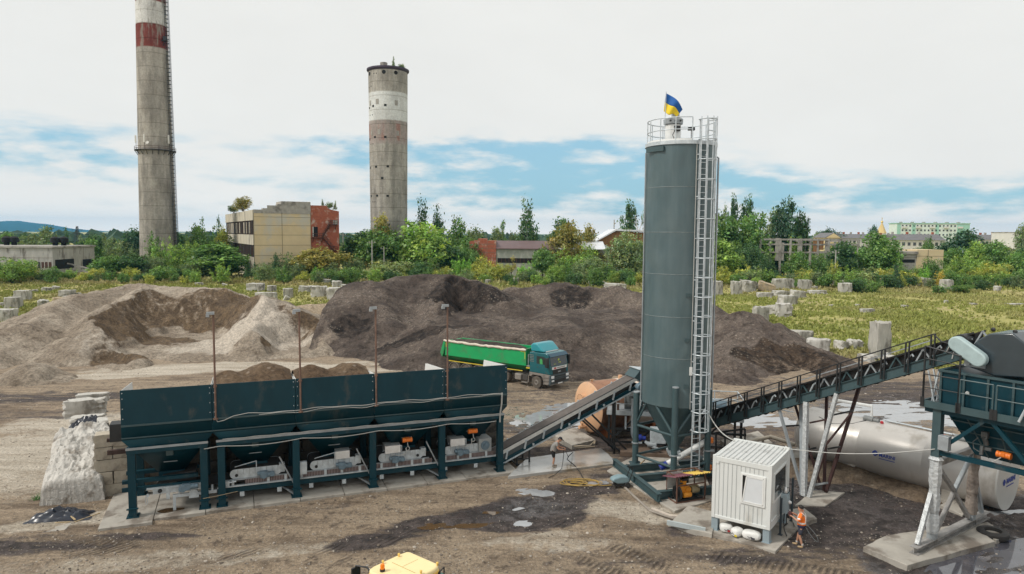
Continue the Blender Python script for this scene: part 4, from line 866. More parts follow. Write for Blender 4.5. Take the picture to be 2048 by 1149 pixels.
TREES=[(12,466,50,262,'broad','mg','rounded green tree beyond the flat-roofed hall, at the left edge of the photo'),(48,468,36,258,'broad','dg','low dark tree behind the flat-roofed hall, left of its middle'),(92,455,40,270,'tall','gg','pale green pointed tree behind the flat-roofed hall, against the hills'),(132,456,17,258,'slim','dg','slim dark tree behind the roof vents, just left of the pylon'),(161,472,20,300,'slim','gg','small far pointed tree at the foot of the lattice pylon'),(185,478,36,222,'tall','mg','green tree just right of the flat-roofed hall'),(207,471,22,238,'slim','gg','thin grey green tree halfway between the flat hall and the chimney'),(230,478,44,232,'broad','gg','hazy green tree left of the dark tree by the chimney'),(265,457,52,226,'broad','bd','dark blue green tree touching the left side of the chimney foot'),(311,461,42,203,'spiky','mg','upright green tree growing in front of the chimney foot'),(335,471,54,200,'spiky','lg','pale feathery tree in front of the right side of the chimney foot'),(218,512,56,192,'broad','mg','fresh green rounded bush tree left of the chimney, at the field edge'),(266,508,62,194,'broad','dg','dark rounded bush tree below the chimney'),(300,505,52,196,'willow','gg','grey green willow bush below the chimney foot'),(343,536,48,188,'spiky','lg','bright low feathery bush in front of the trees below the chimney'),(382,478,56,203,'willow','lg','light green willow right of the chimney ladder'),(402,434,54,216,'spiky','mg','tall bright green tree standing up between chimney and ochre building'),(391,452,40,222,'tall','gg','dark top of a tree directly behind the tall bright one'),(436,432,24,225,'slim','gg','slim pointed tree just left of the ochre building'),(446,458,30,218,'tall','yg','yellowish tree touching the left side of the ochre building'),(436,487,118,192,'broad','mg','very large dark green bush tree in front of the ochre building\'s cream side'),(398,510,70,190,'willow','gg','wide grey green willow left of the very large bush tree'),(20,512,84,170,'willow','lg','large light green willow bush at the left edge of the photo'),(548,506,42,188,'spiky','dg','pointed dark green bush in front of the ochre wall'),(582,503,44,190,'willow','gg','grey green bush in front of the ochre wall, right of the pointed one'),(640,495,88,191,'broad','ol','wide olive bush tree in front of the red brick block'),(612,512,60,192,'willow','mg','rounded green bush at the joint of ochre and brick walls'),(638,534,30,181,'spiky','br','small bright green sapling at the field edge below the brick block'),(710,512,48,196,'willow','gg','silvery green bush left of the big round willow bush'),(771,517,92,186,'willow','wg','big round silvery willow bush below the round tower'),(722,463,62,212,'broad','dg','dark tree left of the round tower foot'),(692,488,40,214,'broad','mg','green tree right of the brick block'),(763,428,46,204,'tall','ol','olive pointed treetop in front of the round tower'),(766,453,92,203,'broad','mg','broad green tree in front of the round tower foot'),(843,400,46,218,'birch','dg','tall dark birch just right of the round tower'),(874,414,40,219,'birch','dg','second dark birch beside the tall one right of the round tower'),(846,445,110,203,'broad','lg','massive pale green rounded tree right of the round tower'),(815,470,60,208,'broad','mg','green tree overlapping the right side of the round tower foot'),(857,508,50,192,'spiky','mg','green pointed bush under the massive pale tree'),(866,543,32,182,'spiky','yg','small yellow green bush at the crest of the millings heap'),(916,440,44,218,'tall','mg','pointed green tree left of the brick gable'),(896,486,58,200,'broad','dg','dark rounded tree left of the brick gable'),(930,487,52,199,'willow','mg','round green bush in front of the brick gable\'s left corner'),(921,512,38,188,'spiky','br','bright green conical bush in front of the dark rounded tree'),(952,456,52,235,'broad','gg','hazy tree behind the brick gable'),(992,456,34,238,'tall','gg','hazy pointed tree behind the left end of the brown roof'),(1007,447,28,240,'slim','mg','slender tree rising above the brown roof, left of the tall birch'),(1055,399,52,222,'birch','dg','tallest dark weeping birch standing alone above the brown roof'),(1030,466,30,226,'broad','gg','small tree at the foot of the tallest birch'),(964,510,42,193,'willow','yg','yellowish willow bush in front of the brick gable'),(985,528,26,189,'bush','mg','small dark bush beside the yellowish willow'),(1023,513,30,192,'sparse','ol','thin sparse tree in front of the greenish workshop wall'),(1051,518,34,190,'spiky','br','bright green bush in front of the workshop window strip'),(1061,535,24,183,'bush','dg','small dark round bush in front of the bright one'),(1086,496,48,193,'broad','mg','round green tree covering the middle of the workshop'),(1122,437,58,216,'tall','dg','dark ragged tree behind the olive tree, above the workshop roof'),(1132,446,74,207,'broad','ol','large olive and yellow tree in front of the workshop roof end'),(1180,453,46,212,'tall','ol','yellow green tree left of the timber barn'),(1136,488,56,196,'spiky','lg','light feathery tree below the large olive tree'),(1175,484,52,200,'willow','lg','light green tree in front of the white curved roof'),(1182,508,76,188,'willow','gg','wide dark willow below the timber barn'),(1254,457,92,192,'willow','gg','huge rounded willow in front of the timber barn, beside the silo'),(1263,409,40,236,'tall','dg','tall dark tree behind the timber barn'),(1284,428,18,238,'sparse','gg','thin half bare tree next to the silo edge'),(1140,520,40,188,'spiky','mg','green feathery bush right of the round green tree'),(1441,406,26,224,'sparse','gg','thin ragged treetop just right of the silo ladder'),(1470,398,26,224,'tall','dg','narrow dark treetop, left of the pair above the big green crown'),(1494,400,38,226,'tall','dg','wider dark treetop, right of the pair above the big green crown'),(1455,433,86,210,'broad','mg','big rounded green tree right of the silo ladder'),(1507,427,72,211,'broad','mg','second big green tree, left of the very dark one'),(1571,403,60,216,'tall','bd','very dark tall tree above the concrete skeleton'),(1548,420,40,220,'tall','gg','grey green tree immediately left of the very dark one'),(1603,425,40,218,'broad','dg','dark tree right of the very dark tall one'),(1587,459,32,211,'willow','lg','small pale round tree behind the concrete skeleton'),(1443,480,80,194,'broad','lg','bright green bush tree at the silo edge, right side'),(1500,475,58,200,'willow','dg','dark bush tree left of the concrete skeleton'),(1491,524,38,184,'spiky','yg','yellow green bush left of the skeleton, at the field edge'),(1536,507,36,194,'willow','dg','dark round bush covering the left bay of the skeleton'),(1597,504,46,193,'broad','mg','green bush in the middle of the skeleton'),(1640,507,46,194,'willow','mg','grey green bush in front of the skeleton, right of middle'),(1669,518,28,186,'spiky','yg','pale yellow green upright bush in front of the skeleton'),(1685,486,62,200,'broad','dg','dark tree covering the right bays of the skeleton'),(1757,468,74,199,'broad','mg','large green tree between the skeleton and the roofless block'),(1737,528,40,180,'spiky','wg','silvery bush below the large green tree'),(1747,453,24,420,'broad','bd','far dark tree left of the steeple'),(1660,458,48,400,'broad','bd','far dark trees\' crown behind the yellow gable house'),(1635,466,30,390,'broad','gg','far low crown left of the yellow gable house'),(1792,528,26,172,'conifer','bd','narrow dark conifer like bush among the concrete stubs'),(1803,528,34,184,'willow','mg','green bush in front of the roofless block\'s grey half'),(1860,510,42,186,'willow','mg','green bush in front of the roofless block\'s ochre half'),(1858,478,26,230,'tall','mg','small pointed tree behind the roofless block'),(1848,530,26,182,'spiky','br','bright bush left of the bush at the ochre half'),(1925,462,84,228,'broad','bd','big dark tree right of the roofless block'),(1952,485,42,205,'tall','lg','light green pointed tree in front of the big dark tree'),(1921,505,58,194,'willow','lg','light green rounded bush right of the ochre wall'),(1988,484,62,207,'broad','mg','broad green tree left of the maroon roof'),(1984,520,58,188,'willow','yg','yellowish rounded bush in the thicket near the right edge'),(2042,453,34,222,'tall','gg','tall grey green tree at the right edge'),(2036,505,46,194,'broad','mg','green bush tree at the right edge, under the maroon roof'),(1886,540,34,178,'spiky','ye','yellow leaved bush in the thicket right of the ochre wall'),(1714,549,44,160,'bush','dg','dark green bush among the concrete blocks right of the block row'),(1634,535,30,176,'bush','gg','grey green bush behind the block row'),(1748,556,30,160,'bush','mg','round bush just right of the dark one among the blocks'),(1880,563,26,158,'spiky','mg','green bush beside the square concrete stub on the right'),(1925,566,40,160,'bush','mg','wide low bush right of the square concrete stub'),(1960,556,40,168,'bush','dg','dark bush at the long wall stub near the right edge')]
for tt in TREES:
 small=tt[4]in('bush','spiky','willow')and P(tt[0],tt[1],tt[3]).z<8
 T(*tt,name='bush' if small else 'tree',cat='bush' if small else 'tree')
REG=[('left of the chimney foot',165,285,9,10),('between the chimney and the ochre building',290,460,12,8),('in front of the ochre building and the brick block',500,690,14,0),('between the brick block and the brick gable',690,940,18,14),('in front of the low workshop',940,1190,16,8),('left of the tall silo',1190,1290,8,5),('behind the tall silo',1290,1425,5,7),('between the silo and the concrete skeleton',1425,1520,9,9),('below the concrete skeleton',1520,1725,18,8),('in front of the roofless block',1725,1890,12,4),('at the right edge beyond the concrete stubs',1890,2070,18,14),('at the left edge beside the flat-roofed hall',-40,150,9,8)]
for(where,u0,u1,nf,nb)in REG:
 nf=int(nf*1.35)
 for i in range(nf):
  Y=rnd(170,192);u=u0+(u1-u0)*(i+rnd(.1,.9))/nf;x=P(u,540,Y).x;h=rnd(2.2,6.0);k=random.choice(('bush','spiky','willow','bush'))
  tree('bush','low green bush in the thicket '+where,'bush',x,Y,gz(x,Y),h,h*rnd(.9,1.5),k,LC[random.choice(('mg','lg','gg','dg','yg','mg'))],'bushes '+where)
 for i in range(nb):
  Y=rnd(206,275);u=u0+(u1-u0)*(i+rnd(.1,.9))/nb;x=P(u,480,Y).x;h=rnd(8,12.5)
  tree('tree','background tree of the dense belt '+where,'tree',x,Y,0,h,h*rnd(.9,1.3),random.choice(('broad','willow','broad')),LC[random.choice(('gg','dg','mg','gg'))],'belt trees '+where)
  # saplings on roofs
for(u,vb,vt,wp,Y,lab)in((485,420,389,40,214,'bushy birch sapling on the flat roof of the ochre building'),(467,424,408,22,222,'small sapling on the roof edge of the ochre building, left of the bushy one'),(645,415,398,10,206,'thin sapling on the brick block roof, leftmost of three'),(658,416,402,16,206,'middle sapling on the brick block roof'),(670,418,401,10,206,'rightmost sapling on the brick block roof'),(787,134,113,9,214,'thin upright sapling on top of the round tower'),(804,138,126,14,213,'low spreading sapling at the right rim of the round tower')):
 p,q=P(u,vt,Y),P(u,vb+2,Y);tree('sapling',lab,'sapling',p.x,Y,q.z,p.z-q.z,wp/FPX*Y*1.2,'slim' if wp<12 else 'willow',LC['ol' if wp>30 else 'gg'],None)
t=thing('bare_tree','pale leafless forked tree against the sky beside the silo','tree',(P(1277,470,231).x,231,0))
zt=P(1277,432,231).z;MB().path([(0,0,0),(.2,0,zt*.6),(.0,0,zt*.72),(-.8,0,zt*.85),(-1.1,0,zt*1.02)],[.25,.2,.17,.12,.05],6).path([(.0,0,zt*.7),(.8,0,zt*.84),(1.3,.2,zt*.93)],[.14,.1,.04],5).build('trunk',M_BIRCHBARK,t)
# far wood along the plain
def far_wood():
 rs=np.random.RandomState(5);n=2600;x=rs.uniform(-1400,1400,n);y=rs.uniform(560,900,n);s=rs.uniform(5,11,n)
 base=np.array([(0,0,1),(.9,0,.35),(.28,.86,.4),(-.73,.53,.3),(-.73,-.53,.4),(.28,-.86,.35),(.6,.3,.75),(-.5,.4,.8),(-.1,-.6,.8),(0,0,0)])
 fs=np.array([(0,6,7),(0,7,8),(0,8,6),(1,2,6),(2,3,7),(2,7,6),(3,4,7),(4,5,8),(4,8,7),(5,1,6),(5,6,8),(1,9,2),(2,9,3),(3,9,4),(4,9,5),(5,9,1)])
 V=base[None]*(1+rs.uniform(-.25,.25,(n,10,1)))*s[:,None,None]*np.array([1.0,1.0,1.1]);V[:,:,0]+=x[:,None];V[:,:,1]+=y[:,None]
 F=(fs[None]+(np.arange(n)*10)[:,None,None]).reshape(-1,3)
 tag(npmesh('far_wood',V.reshape(-1,3),F,mat('far_foliage',(.040,.075,.035),.9,var=.4,vs=.06),smooth=False),'far green wood closing the plain on the horizon','wood',kind='stuff')
far_wood()
# grass of the field
def field_grass():
 rs=np.random.RandomState(11);n=120000
 y=62+138*rs.uniform(0,1,n)**1.25;x=rs.uniform(-1,1,n)*(y*.80+6)
 pd=np.concatenate([polydist(x[i:i+20000],y[i:i+20000],YARD)for i in range(0,n,20000)])
 dens=fbm(x*.12,y*.12,51,4);k=(pd+(dens-.5)*8>.5)&(dens+rs.uniform(-.25,.25,n)>.42);x,y,dens=x[k],y[k],dens[k];n=len(x)
 tall=sstep(150,185,y)*rs.uniform(0,1,n);h=rs.uniform(.18,.5,n)+tall*rs.uniform(.2,1.1,n);w=h*rs.uniform(.25,.5,n)+.05
 z=gh(x,y);V=[];
 for j in range(3):
  a=rs.uniform(0,6.28,n);lx=rs.normal(0,.35,n)*h;ly=rs.normal(0,.35,n)*h;ox=rs.normal(0,.14,n);oy=rs.normal(0,.14,n)
  V.append(np.stack([np.stack([x+ox-np.cos(a)*w,y+oy-np.sin(a)*w,z-.03],-1),np.stack([x+ox+np.cos(a)*w,y+oy+np.sin(a)*w,z-.03],-1),np.stack([x+ox+lx,y+oy+ly,z+h],-1)],1))
 V=np.concatenate(V);F=np.arange(len(V)*3).reshape(-1,3);tone=np.tile(rs.uniform(.0,1,n),3);dry=np.tile(np.clip(tall*.8+(fbm(x*.07,y*.07,61,4)-.5)*2.6+.35,0,1),3)
 M=bpy.data.materials.new('field_grass');M.use_nodes=True;N,L=M.node_tree.nodes,M.node_tree.links;b=N['Principled BSDF'];b.inputs['Roughness'].default_value=.9;b.inputs['Specular IOR Level'].default_value=.1
 g=nmix(N,L,nattr(N,'tone'),(.215,.245,.062),(.315,.335,.105));d=nmix(N,L,nattr(N,'tone'),(.30,.27,.115),(.41,.365,.19));L.new(nmix(N,L,nattr(N,'dry'),g,d),b.inputs['Base Color'])
 tag(npmesh('field_grass',V.reshape(-1,3),F,M,smooth=False,fattr=dict(tone=tone,dry=dry)),'yellow green rough grass covering the field','grass',kind='stuff')
field_grass()
# the asphalt plant
TEAL=mat('dark_teal_paint',(.0045,.038,.054),.42,var=.15,vs=1.2,dirt=(.050,.066,.068),dscale=1.5,damt=.20,stretch=(1,1,.5),spec=.3)
TEALG=mat('grey_teal_paint',(.045,.080,.088),.45,var=.14,vs=2)
GALV=mat('galvanised_steel',(.50,.55,.58),.42,metal=.25,var=.24,vs=4)
GALVD=mat('dull_galvanised_steel',(.33,.36,.38),.5,metal=.3,var=.2,vs=3)
SHINY=mat('aluminium_cover',(.68,.69,.69),.28,metal=.6,var=.1,vs=3,bump=.01,bs=5)
BELT=mat('black_rubber',(.030,.028,.027),.75,var=.25,vs=4)
BLACKS=mat('black_steel',(.018,.019,.020),.55,var=.2,vs=4)
GEAR=mat('blue_grey_motor',(.13,.19,.235),.5,var=.25,vs=6)
ORANGE=mat('orange_paint',(.80,.20,.025),.45,var=.08,vs=5)
BLUE=mat('blue_motor',(.012,.030,.24),.4)
WHITEP=mat('white_paint',(.72,.73,.72),.45,var=.06,vs=3)
CABLE=mat('pale_cable',(.46,.46,.44),.6)
RUSTP=mat('rusty_pole',(.16,.095,.07),.8,var=.35,vs=4)
SLAB=mat('slab_concrete',(.37,.345,.305),.88,var=.16,vs=1.2,bump=.012,bs=12,dirt=(.17,.145,.12),dscale=.8,damt=.5)
SLABW=mat('wet_slab',(.42,.42,.41),.14,var=.2,vs=.7,dirt=(.22,.18,.13),dscale=.35,damt=.5,spec=.8)
BLOCKM=mat('beige_block',(.40,.355,.285),.92,var=.2,vs=2.2,bump=.03,bs=6,dirt=(.20,.17,.135),dscale=1.1,damt=.4)
def guard_mat():
 M,N,L,b=nodes_of('mesh_guard');tc=N.new('ShaderNodeTexCoord');wv=N.new('ShaderNodeTexWave');wv.inputs['Scale'].default_value=4.2;L.new(tc.outputs['Object'],wv.inputs['Vector'])
 c=nmix(N,L,nrange(N,L,wv.outputs['Fac'],.4,.6),(.045,.024,.022),(.26,.21,.20));L.new(c,b.inputs['Base Color']);b.inputs['Roughness'].default_value=.6
 return M
GUARD=guard_mat()
B=Fr((-17.05,30.76),math.atan2(6.51,16.47))
PB=.12
def post(t,x,y,h,w=.32):
 MB().bx(x-w/2,x+w/2,y-w*.42,y+w*.42,PB,h).build('post',TEAL,t)
 MB().bx(x-.25,x+.25,y-.29,y+.29,PB,PB+.04).bx(x-.16,x+.16,y-.22,y-w*.42-.002,PB+.04,PB+.36).bx(x-.24,x+.24,y-.25,y-w*.42-.004,PB+.38,PB+.42).build('base_plate',TEAL,t)
def bin_body(t,xa,xb):
 xm=(xa+xb)/2;zt,zs,zb=5.98,3.74,1.75;y0,y1=-.36,3.3;g=.008
 A=[(xa+g,y0,zs),(xb-g,y0,zs),(xb-g,y1,zs),(xa+g,y1,zs)];D=[(xm-.55,.95,zb),(xm+.55,.95,zb),(xm+.55,1.95,zb),(xm-.55,1.95,zb)]
 U_=[(xa+g,y0,zt),(xb-g,y0,zt),(xb-g,y1+.3,4.7),(xa+g,y1+.3,4.7)]
 m=MB();m.add(A+D,[(0,1,5,4),(1,2,6,5),(2,3,7,6),(3,0,4,7)]);m.add(A+U_,[(0,1,5,4),(2,3,7,6)])
 m.bx(xm-.55,xm+.55,.95,1.95,1.55,1.752)
 b=m.build('bin',TEAL,t,solid=.03)
 MB().bx(xa+.014,xb-.014,y0-.035,y0-.017,4.42,5.985).build('front_panel',TEAL,b)
 lm=MB();lm.bx(xa+.01,xb-.01,y0-.075,y0-.02,4.34,4.42);lm.bx(xa+.01,xb-.01,y0-.06,y0-.02,3.80,3.85);lm.build('ledge',TEALG,b)
 bo=MB()
 for z in(4.7,5.15,5.6,5.85):
  for x in(xa+.09,xb-.09):bo.tube((x,y0-.036,z),(x,y0-.055,z),.022,6)
 bo.build('bolts',GALV,b)
 pl=MB().prism([(y0+.03,3.9),(y0+.03,5.96),(y1,5.62),(y1+.3,4.75),(y1,3.9)],xb-.045,xb-.03,'x').build('partition',WHITEP,b)
 MB().prism([(y0+.03,3.9),(y0+.03,5.96),(y1,5.62),(y1+.3,4.75),(y1,3.9)],xa+.03,xa+.045,'x').build('partition',WHITEP,b)
 br=MB();br.bx(xm-.15,xm+.15,.12,.30,2.72,3.0);br.build('bracket',TEALG,b)
 h=MB();h.path([(xm-.28,.50,2.32),(xm-.28,.44,2.34),(xm+.28,.44,2.34),(xm+.28,.50,2.32)],.02,4);h.build('handle',GALVD,b)
 return b
def feeder(t,xm,flip=1,cover=True,wide=1.0):
 f=MB();pts=[];L_,z0,z1=1.18*wide,1.16,1.62;r=(z1-z0)/2
 for k in range(9):a=-math.pi/2+math.pi*k/8;pts.append((xm+L_-r+r*math.cos(a),z0+r+r*math.sin(a)))
 for k in range(9):a=math.pi/2+math.pi*k/8;pts.append((xm-L_+r+r*math.cos(a),z0+r+r*math.sin(a)))
 f.prism(pts,.42,.46);o=f.build('feeder_side_plate',GALV,t)
 MB().prism(pts,1.85,1.9).build('feeder_side_plate',GALV,t)
 bl=[];
 MB().prism([(p[0],p[1])for p in pts],.48,1.83).build('feeder_belt',BELT,t)
 rb=MB();[rb.bx(xm-L_+.35+k*.26,xm-L_+.37+k*.26,.405,.42,1.34,z1)for k in range(8)];rb.bx(xm-L_-.25,xm+L_+.3,.36,.42,1.10,1.17);rb.build('ribs',GALVD,o)
 MB().tube((xm-flip*(L_-.3),.38,1.33),(xm-flip*(L_-.3),.46,1.33),.075,10).build('bearing',BLACKS,o)
 mt=MB();x=xm+flip*.35
 mt.box((x,.25,1.30),(.34,.26,.30));mt.tube((x+.17,.25,1.27),(x+.48,.25,1.27),.13,12);mt.tube((x-.3,.24,1.36),(x-.17,.24,1.36),.10,12);mt.tube((x,.10,1.26),(x,.16,1.26),.15,14)
 mt.tube((x+.38,.1,1.30),(x+.38,.2,1.30),.12,12)
 mt.build('gear_motor',GEAR,t,bevel=.015)
 MB().tube((xm+.02,.36,1.5),(xm+.02,.36,1.98),.025,6).tube((xm-.95,.5,1.72),(xm+.02,.36,1.96),.022,5).build('lever',GALV,t)
 MB().box((xm+L_+.02,.6,1.45),(.26,.3,.42)).build('switch_box',GALV,t)
 if cover:MB().prism([(.30,1.62),(.34,2.0),(.52,2.06),(1.0,2.04),(1.0,1.66)],xm-flip*-.05-(.55 if flip<0 else 0)+(.0 if flip>0 else-.25),xm+(.75 if flip>0 else-.05),'x').build('aluminium_cover',SHINY,t)
def vibrator(t,x,y,z):
 v=MB();v.tube((x-.16,y,z),(x+.16,y,z),.115,12);v.tube((x-.25,y,z),(x-.16,y,z),.13,12);v.tube((x+.16,y,z),(x+.25,y,z),.13,12);v.box((x,y+.08,z+.0),(.26,.16,.22));v.box((x,y-.1,z+.03),(.14,.08,.14))
 o=v.build('vibrator_motor',ORANGE,t,bevel=.01)
 return o
def bins():
 t1=fthing('aggregate_bin','single dark teal aggregate bin on four posts, at the left end of the bin row','aggregate bin',B)
 t2=fthing('aggregate_bin_row','row of four joined dark teal aggregate bins with feeders, lamp poles and a collecting belt','aggregate bins',B)
 edges=[-.32,3.40,7.08,10.85,14.45,17.95]
 for i in range(5):bin_body(t1 if i==0 else t2,edges[i],edges[i+1])
 for t,xs in((t1,(.0,2.98)),(t2,(3.72,7.08,10.80,14.42,17.68))):
  for x in xs:post(t,x,0,3.02);post(t,x,2.9,3.3)
  MB().bx(xs[0]-.18,xs[-1]+.18,-.17,.17,3.022,3.29).build('front_beam',TEAL,t)
  MB().bx(xs[0]-.2,xs[-1]+.2,-.19,-.172,3.20,3.31).build('cable_tray',GALVD,t)
  MB().bx(xs[0]-.18,xs[-1]+.18,2.76,3.04,3.302,3.55).build('rear_beam',TEAL,t)
  for x in xs:MB().bx(x-.1,x+.1,.172,2.75,3.05,3.25).build('cross_beam',TEAL,t)
  # feeders
 for i,(xm,fl,cv)in enumerate(((5.25,1,False),(8.95,1,True),(12.35,-1,True),(15.85,-1,True))):feeder(t2,xm,fl,cv)
 MB().bx(-.45,2.7,.3,.5,1.52,1.68).bx(-.45,2.7,1.6,1.8,1.52,1.68).bx(-.45,3.05,-.02+.2,.28,1.20,1.38).build('feeder_rail',TEAL,t1)
 fm=MB();fm.bx(.8,2.9,.1,.17,.98,1.22);fm.bx(1.35,1.5,.05,.12,.7,1.2);fm.bx(.55,2.9,.06,.18,1.22,1.28);fm.build('feeder_side_plate',GALV,t1)
 MB().prism([(.9,1.3),(2.6,1.3),(2.6,1.75),(1.2,1.62)],.6,1.8).build('feeder_belt',BELT,t1)
 MB().box((2.2,-.02,1.2),(.36,.22,.3)).tube((2.35,-.02,1.2),(2.7,-.02,1.2),.12,12).tube((2.05,-.14,1.15),(2.05,-.05,1.15),.17,14).build('gear_motor',GEAR,t1,bevel=.015)
 MB().tube((1.1,.02,1.12),(1.1,.12,1.12),.09,12).build('bearing',BLACKS,t1)
 MB().tube((.6,0,.98),(.6,.1,.98),.07,10).path([(.52,.0,.95),(.5,-.02,.7),(.55,-.02,.58),(.6,-.02,.7),(.58,0,.92)],.015,5).build('tension_screw',GALV,t1)
 cb=MB();cb.bx(1.62,3.5,.08,.2,.72,.86);cb.bx(1.62,1.74,.1,.18,PB,.72);cb.tube((2.5,.06,.84),(2.5,.24,.84),.19,16);cb.bx(2.3,2.72,.05,.1,.62,.76)
 for x in(1.9,2.85,3.3):cb.tube((x,.12,.86),(x,.12,1.12),.05,8)
 cb.build('belt_tail_frame',GALV,t1)
 # collecting belt
 MB().bx(1.7,17.4,.45,1.75,1.0,1.06).build('collecting_belt',BELT,t2)
 MB().bx(3.5,17.7,.30,.44,.56,.84).bx(3.5,17.7,1.75,1.9,.56,.84).build('belt_beam',TEAL,t2)
 MB().bx(3.5,17.6,.22,.34,.842,.90).build('belt_lip',GALV,t2)
 for(a,b)in((4.75,6.75),(7.3,10.6),(11.0,14.0),(14.6,17.5)):MB().bx(a,b,.33,.36,.902,1.12).build('mesh_guard',GUARD,t2)
 for x in(4.2,5.8,6.6,7.35,8.5,9.3,10.2,11.3,12.1,12.9,13.5,14.7,15.4,16.1,17.0):MB().bx(x-.06,x+.06,.27,.33,.902,1.17).build('idler_bracket',GALV,t2)
 for x in(4.6,6.3,7.8,9.4,11.3,12.9,14.7,16.4):MB().bx(x-.1,x+.1,.25,.29,.34,.56).build('return_idler',GALV,t2)
 MB().tube((3.9,.2,1.08),(4.35,.2,1.12),.04,8).box((3.95,.22,1.05),(.2,.16,.26)).build('tail_tensioner',GALV,t2)
 MB().box((7.42,.12,1.45),(.34,.26,.62)).build('control_box',GALV,t2,bevel=.02)
 for x in(7.08,10.8,14.42):MB().beam((x-.75,.35,2.05),(x-.08,.2,.62),.06).beam((x+.0,-.1,PB+.05),(x-.8,.95,PB+.4),.08).build('stay',GALVD,t2)
 # drive drum guard at the belt end
 MB().box((16.95,.75,1.52),(.72,.9,.68)).build('drive_guard',mat('mesh_cover',(.34,.36,.36),.5,metal=.2,var=.25,vs=20),t2);MB().tube((16.95,.26,1.5),(16.95,.299,1.5),.25,18).tube((16.95,.2,1.5),(16.95,.262,1.5),.12,12).build('drive_drum',GEAR,t2)
 for i in(3,4):
  xm=(edges[i]+edges[i+1])/2;z=2.55 if i==3 else 2.68;y=.28-(z-2.55)*.6
  v=vibrator(t2,xm,y,z-.3)
  MB().path([(xm,y-.05,z-.42),(xm+.02,y-.08,z-.62)]+[(xm+.1*math.sin(a),y-.08,z-.74+.1*math.cos(a))for a in np.linspace(0,5.6,12)]+[(xm-.1,y-.1,z-.98),(xm-.45,y-.05,z-1.08),(xm-.8,y,z-1.0),(xm-.85,y,z-1.3)],.02,5).build('vibrator_cable',CABLE,v)
  # lamp poles and cables
 for i,x in enumerate((3.55,7.3,10.92,14.6)):
  lp=MB();lp.tube((x,-.47,4.38),(x,-.47,9.32),.045,8);lp.box((x,-.43,5.9),(.16,.12,.08));lp.tube((x,-.47,4.36),(x,-.47,4.42),.11,10)
  p=lp.build('lamp_pole',RUSTP,t2);MB().box((x-.12,-.5,9.28),(.34,.14,.12)).box((x-.24,-.5,9.18),(.14,.2,.12)).build('lamp_head',GALVD,p)
 pts=[(x,-.47,4.50+.03*math.sin(x*1.7)+.02*math.sin(x*4.1))for x in np.linspace(3.5,17.62,60)]
 MB().path([(3.5,-.47,4.5),(3.62,-.5,4.25),(3.9,-.5,4.3),(4.3,-.48,4.46)]+pts[6:],.017,5).path([(p[0],p[1]-.03,p[2]-.07+.05*math.sin(p[0]*2.3))for p in pts[8:]],.012,5).build('cable',CABLE,t2)
 MB().path([(17.62,-.47,4.5),(17.62,-.42,3.9),(17.6,-.24,3.3),(17.6,-.22,2.85)],.045,6).build('conduit',CABLE,t2)
 MB().path([(x,-.2,3.02-.12*abs(math.sin(x*.85)))for x in np.linspace(3.0,17.4,70)],.022,5).build('cable',CABLE,t2)
 MB().path([(x,-.22,3.33+.015*math.sin(x*5))for x in np.linspace(3.8,17.6,60)],.018,5).build('cable',CABLE,t2)
 MB().path([(2.9,-.22,.62),(3.4,-.24,.66),(4.4,-.1,.72)],.014,4).build('rope',mat('straw_rope',(.36,.28,.18),.9),t2)
 MB().bx(-.85,-.36,.2,.9,3.55,4.35).build('end_box',BLACKS,t1)
 MB().bx(-1.1,-.1,1.0,1.2,2.75,2.95).bx(-1.1,-.1,1.0,1.2,3.35,3.5).build('side_beam',mat('rust_beam',(.06,.035,.028),.8,var=.3,vs=5),t1)
 # gravel in the bins
 GB=gravel_mat('brown_aggregate',(.125,.08,.048),(.20,.14,.09),(.075,.046,.027),(.14,.1,.06),(.42,.36,.28))
 for i,(peaks,lab)in enumerate(((((4.15,1.5,6.28),(5.9,2.2,6.5)),'brown gravel heaped in the second aggregate bin from the left'),(((7.9,1.5,6.33),(10.0,1.8,6.3)),'brown gravel heaped in the middle aggregate bin'),(((12.6,1.5,5.3),),'brown gravel low in the fourth aggregate bin'))):
  xa,xb=edges[i+1]+.06,edges[i+2]-.06;xs=np.linspace(xa,xb,50);ys=np.linspace(-.28,3.35,46);X,Y=np.meshgrid(xs,ys)
  h=np.max([p[2]-.1-.55*(np.sqrt((X-p[0])**2+(Y-p[1])**2*.7+.2)-.45)for p in peaks],0);h=np.maximum(h,4.6)+(fbm(X*2,Y*2,70+i,4)-.5)*.25;h=np.minimum(h,np.where(Y<.0,5.9,9))
  W_=B.o;c,s=math.cos(B.ang),math.sin(B.ang)
  o=npmesh('gravel_load',np.stack([X.ravel(),Y.ravel(),h.ravel()],-1),gridfaces(50,46),GB,attrs=dict(cut=np.zeros(X.size),pale=np.zeros(X.size)))
  o.location=B.o;o.rotation_euler=(0,0,B.ang);tag(o,lab,'gravel','gravel in the bins')
bins()
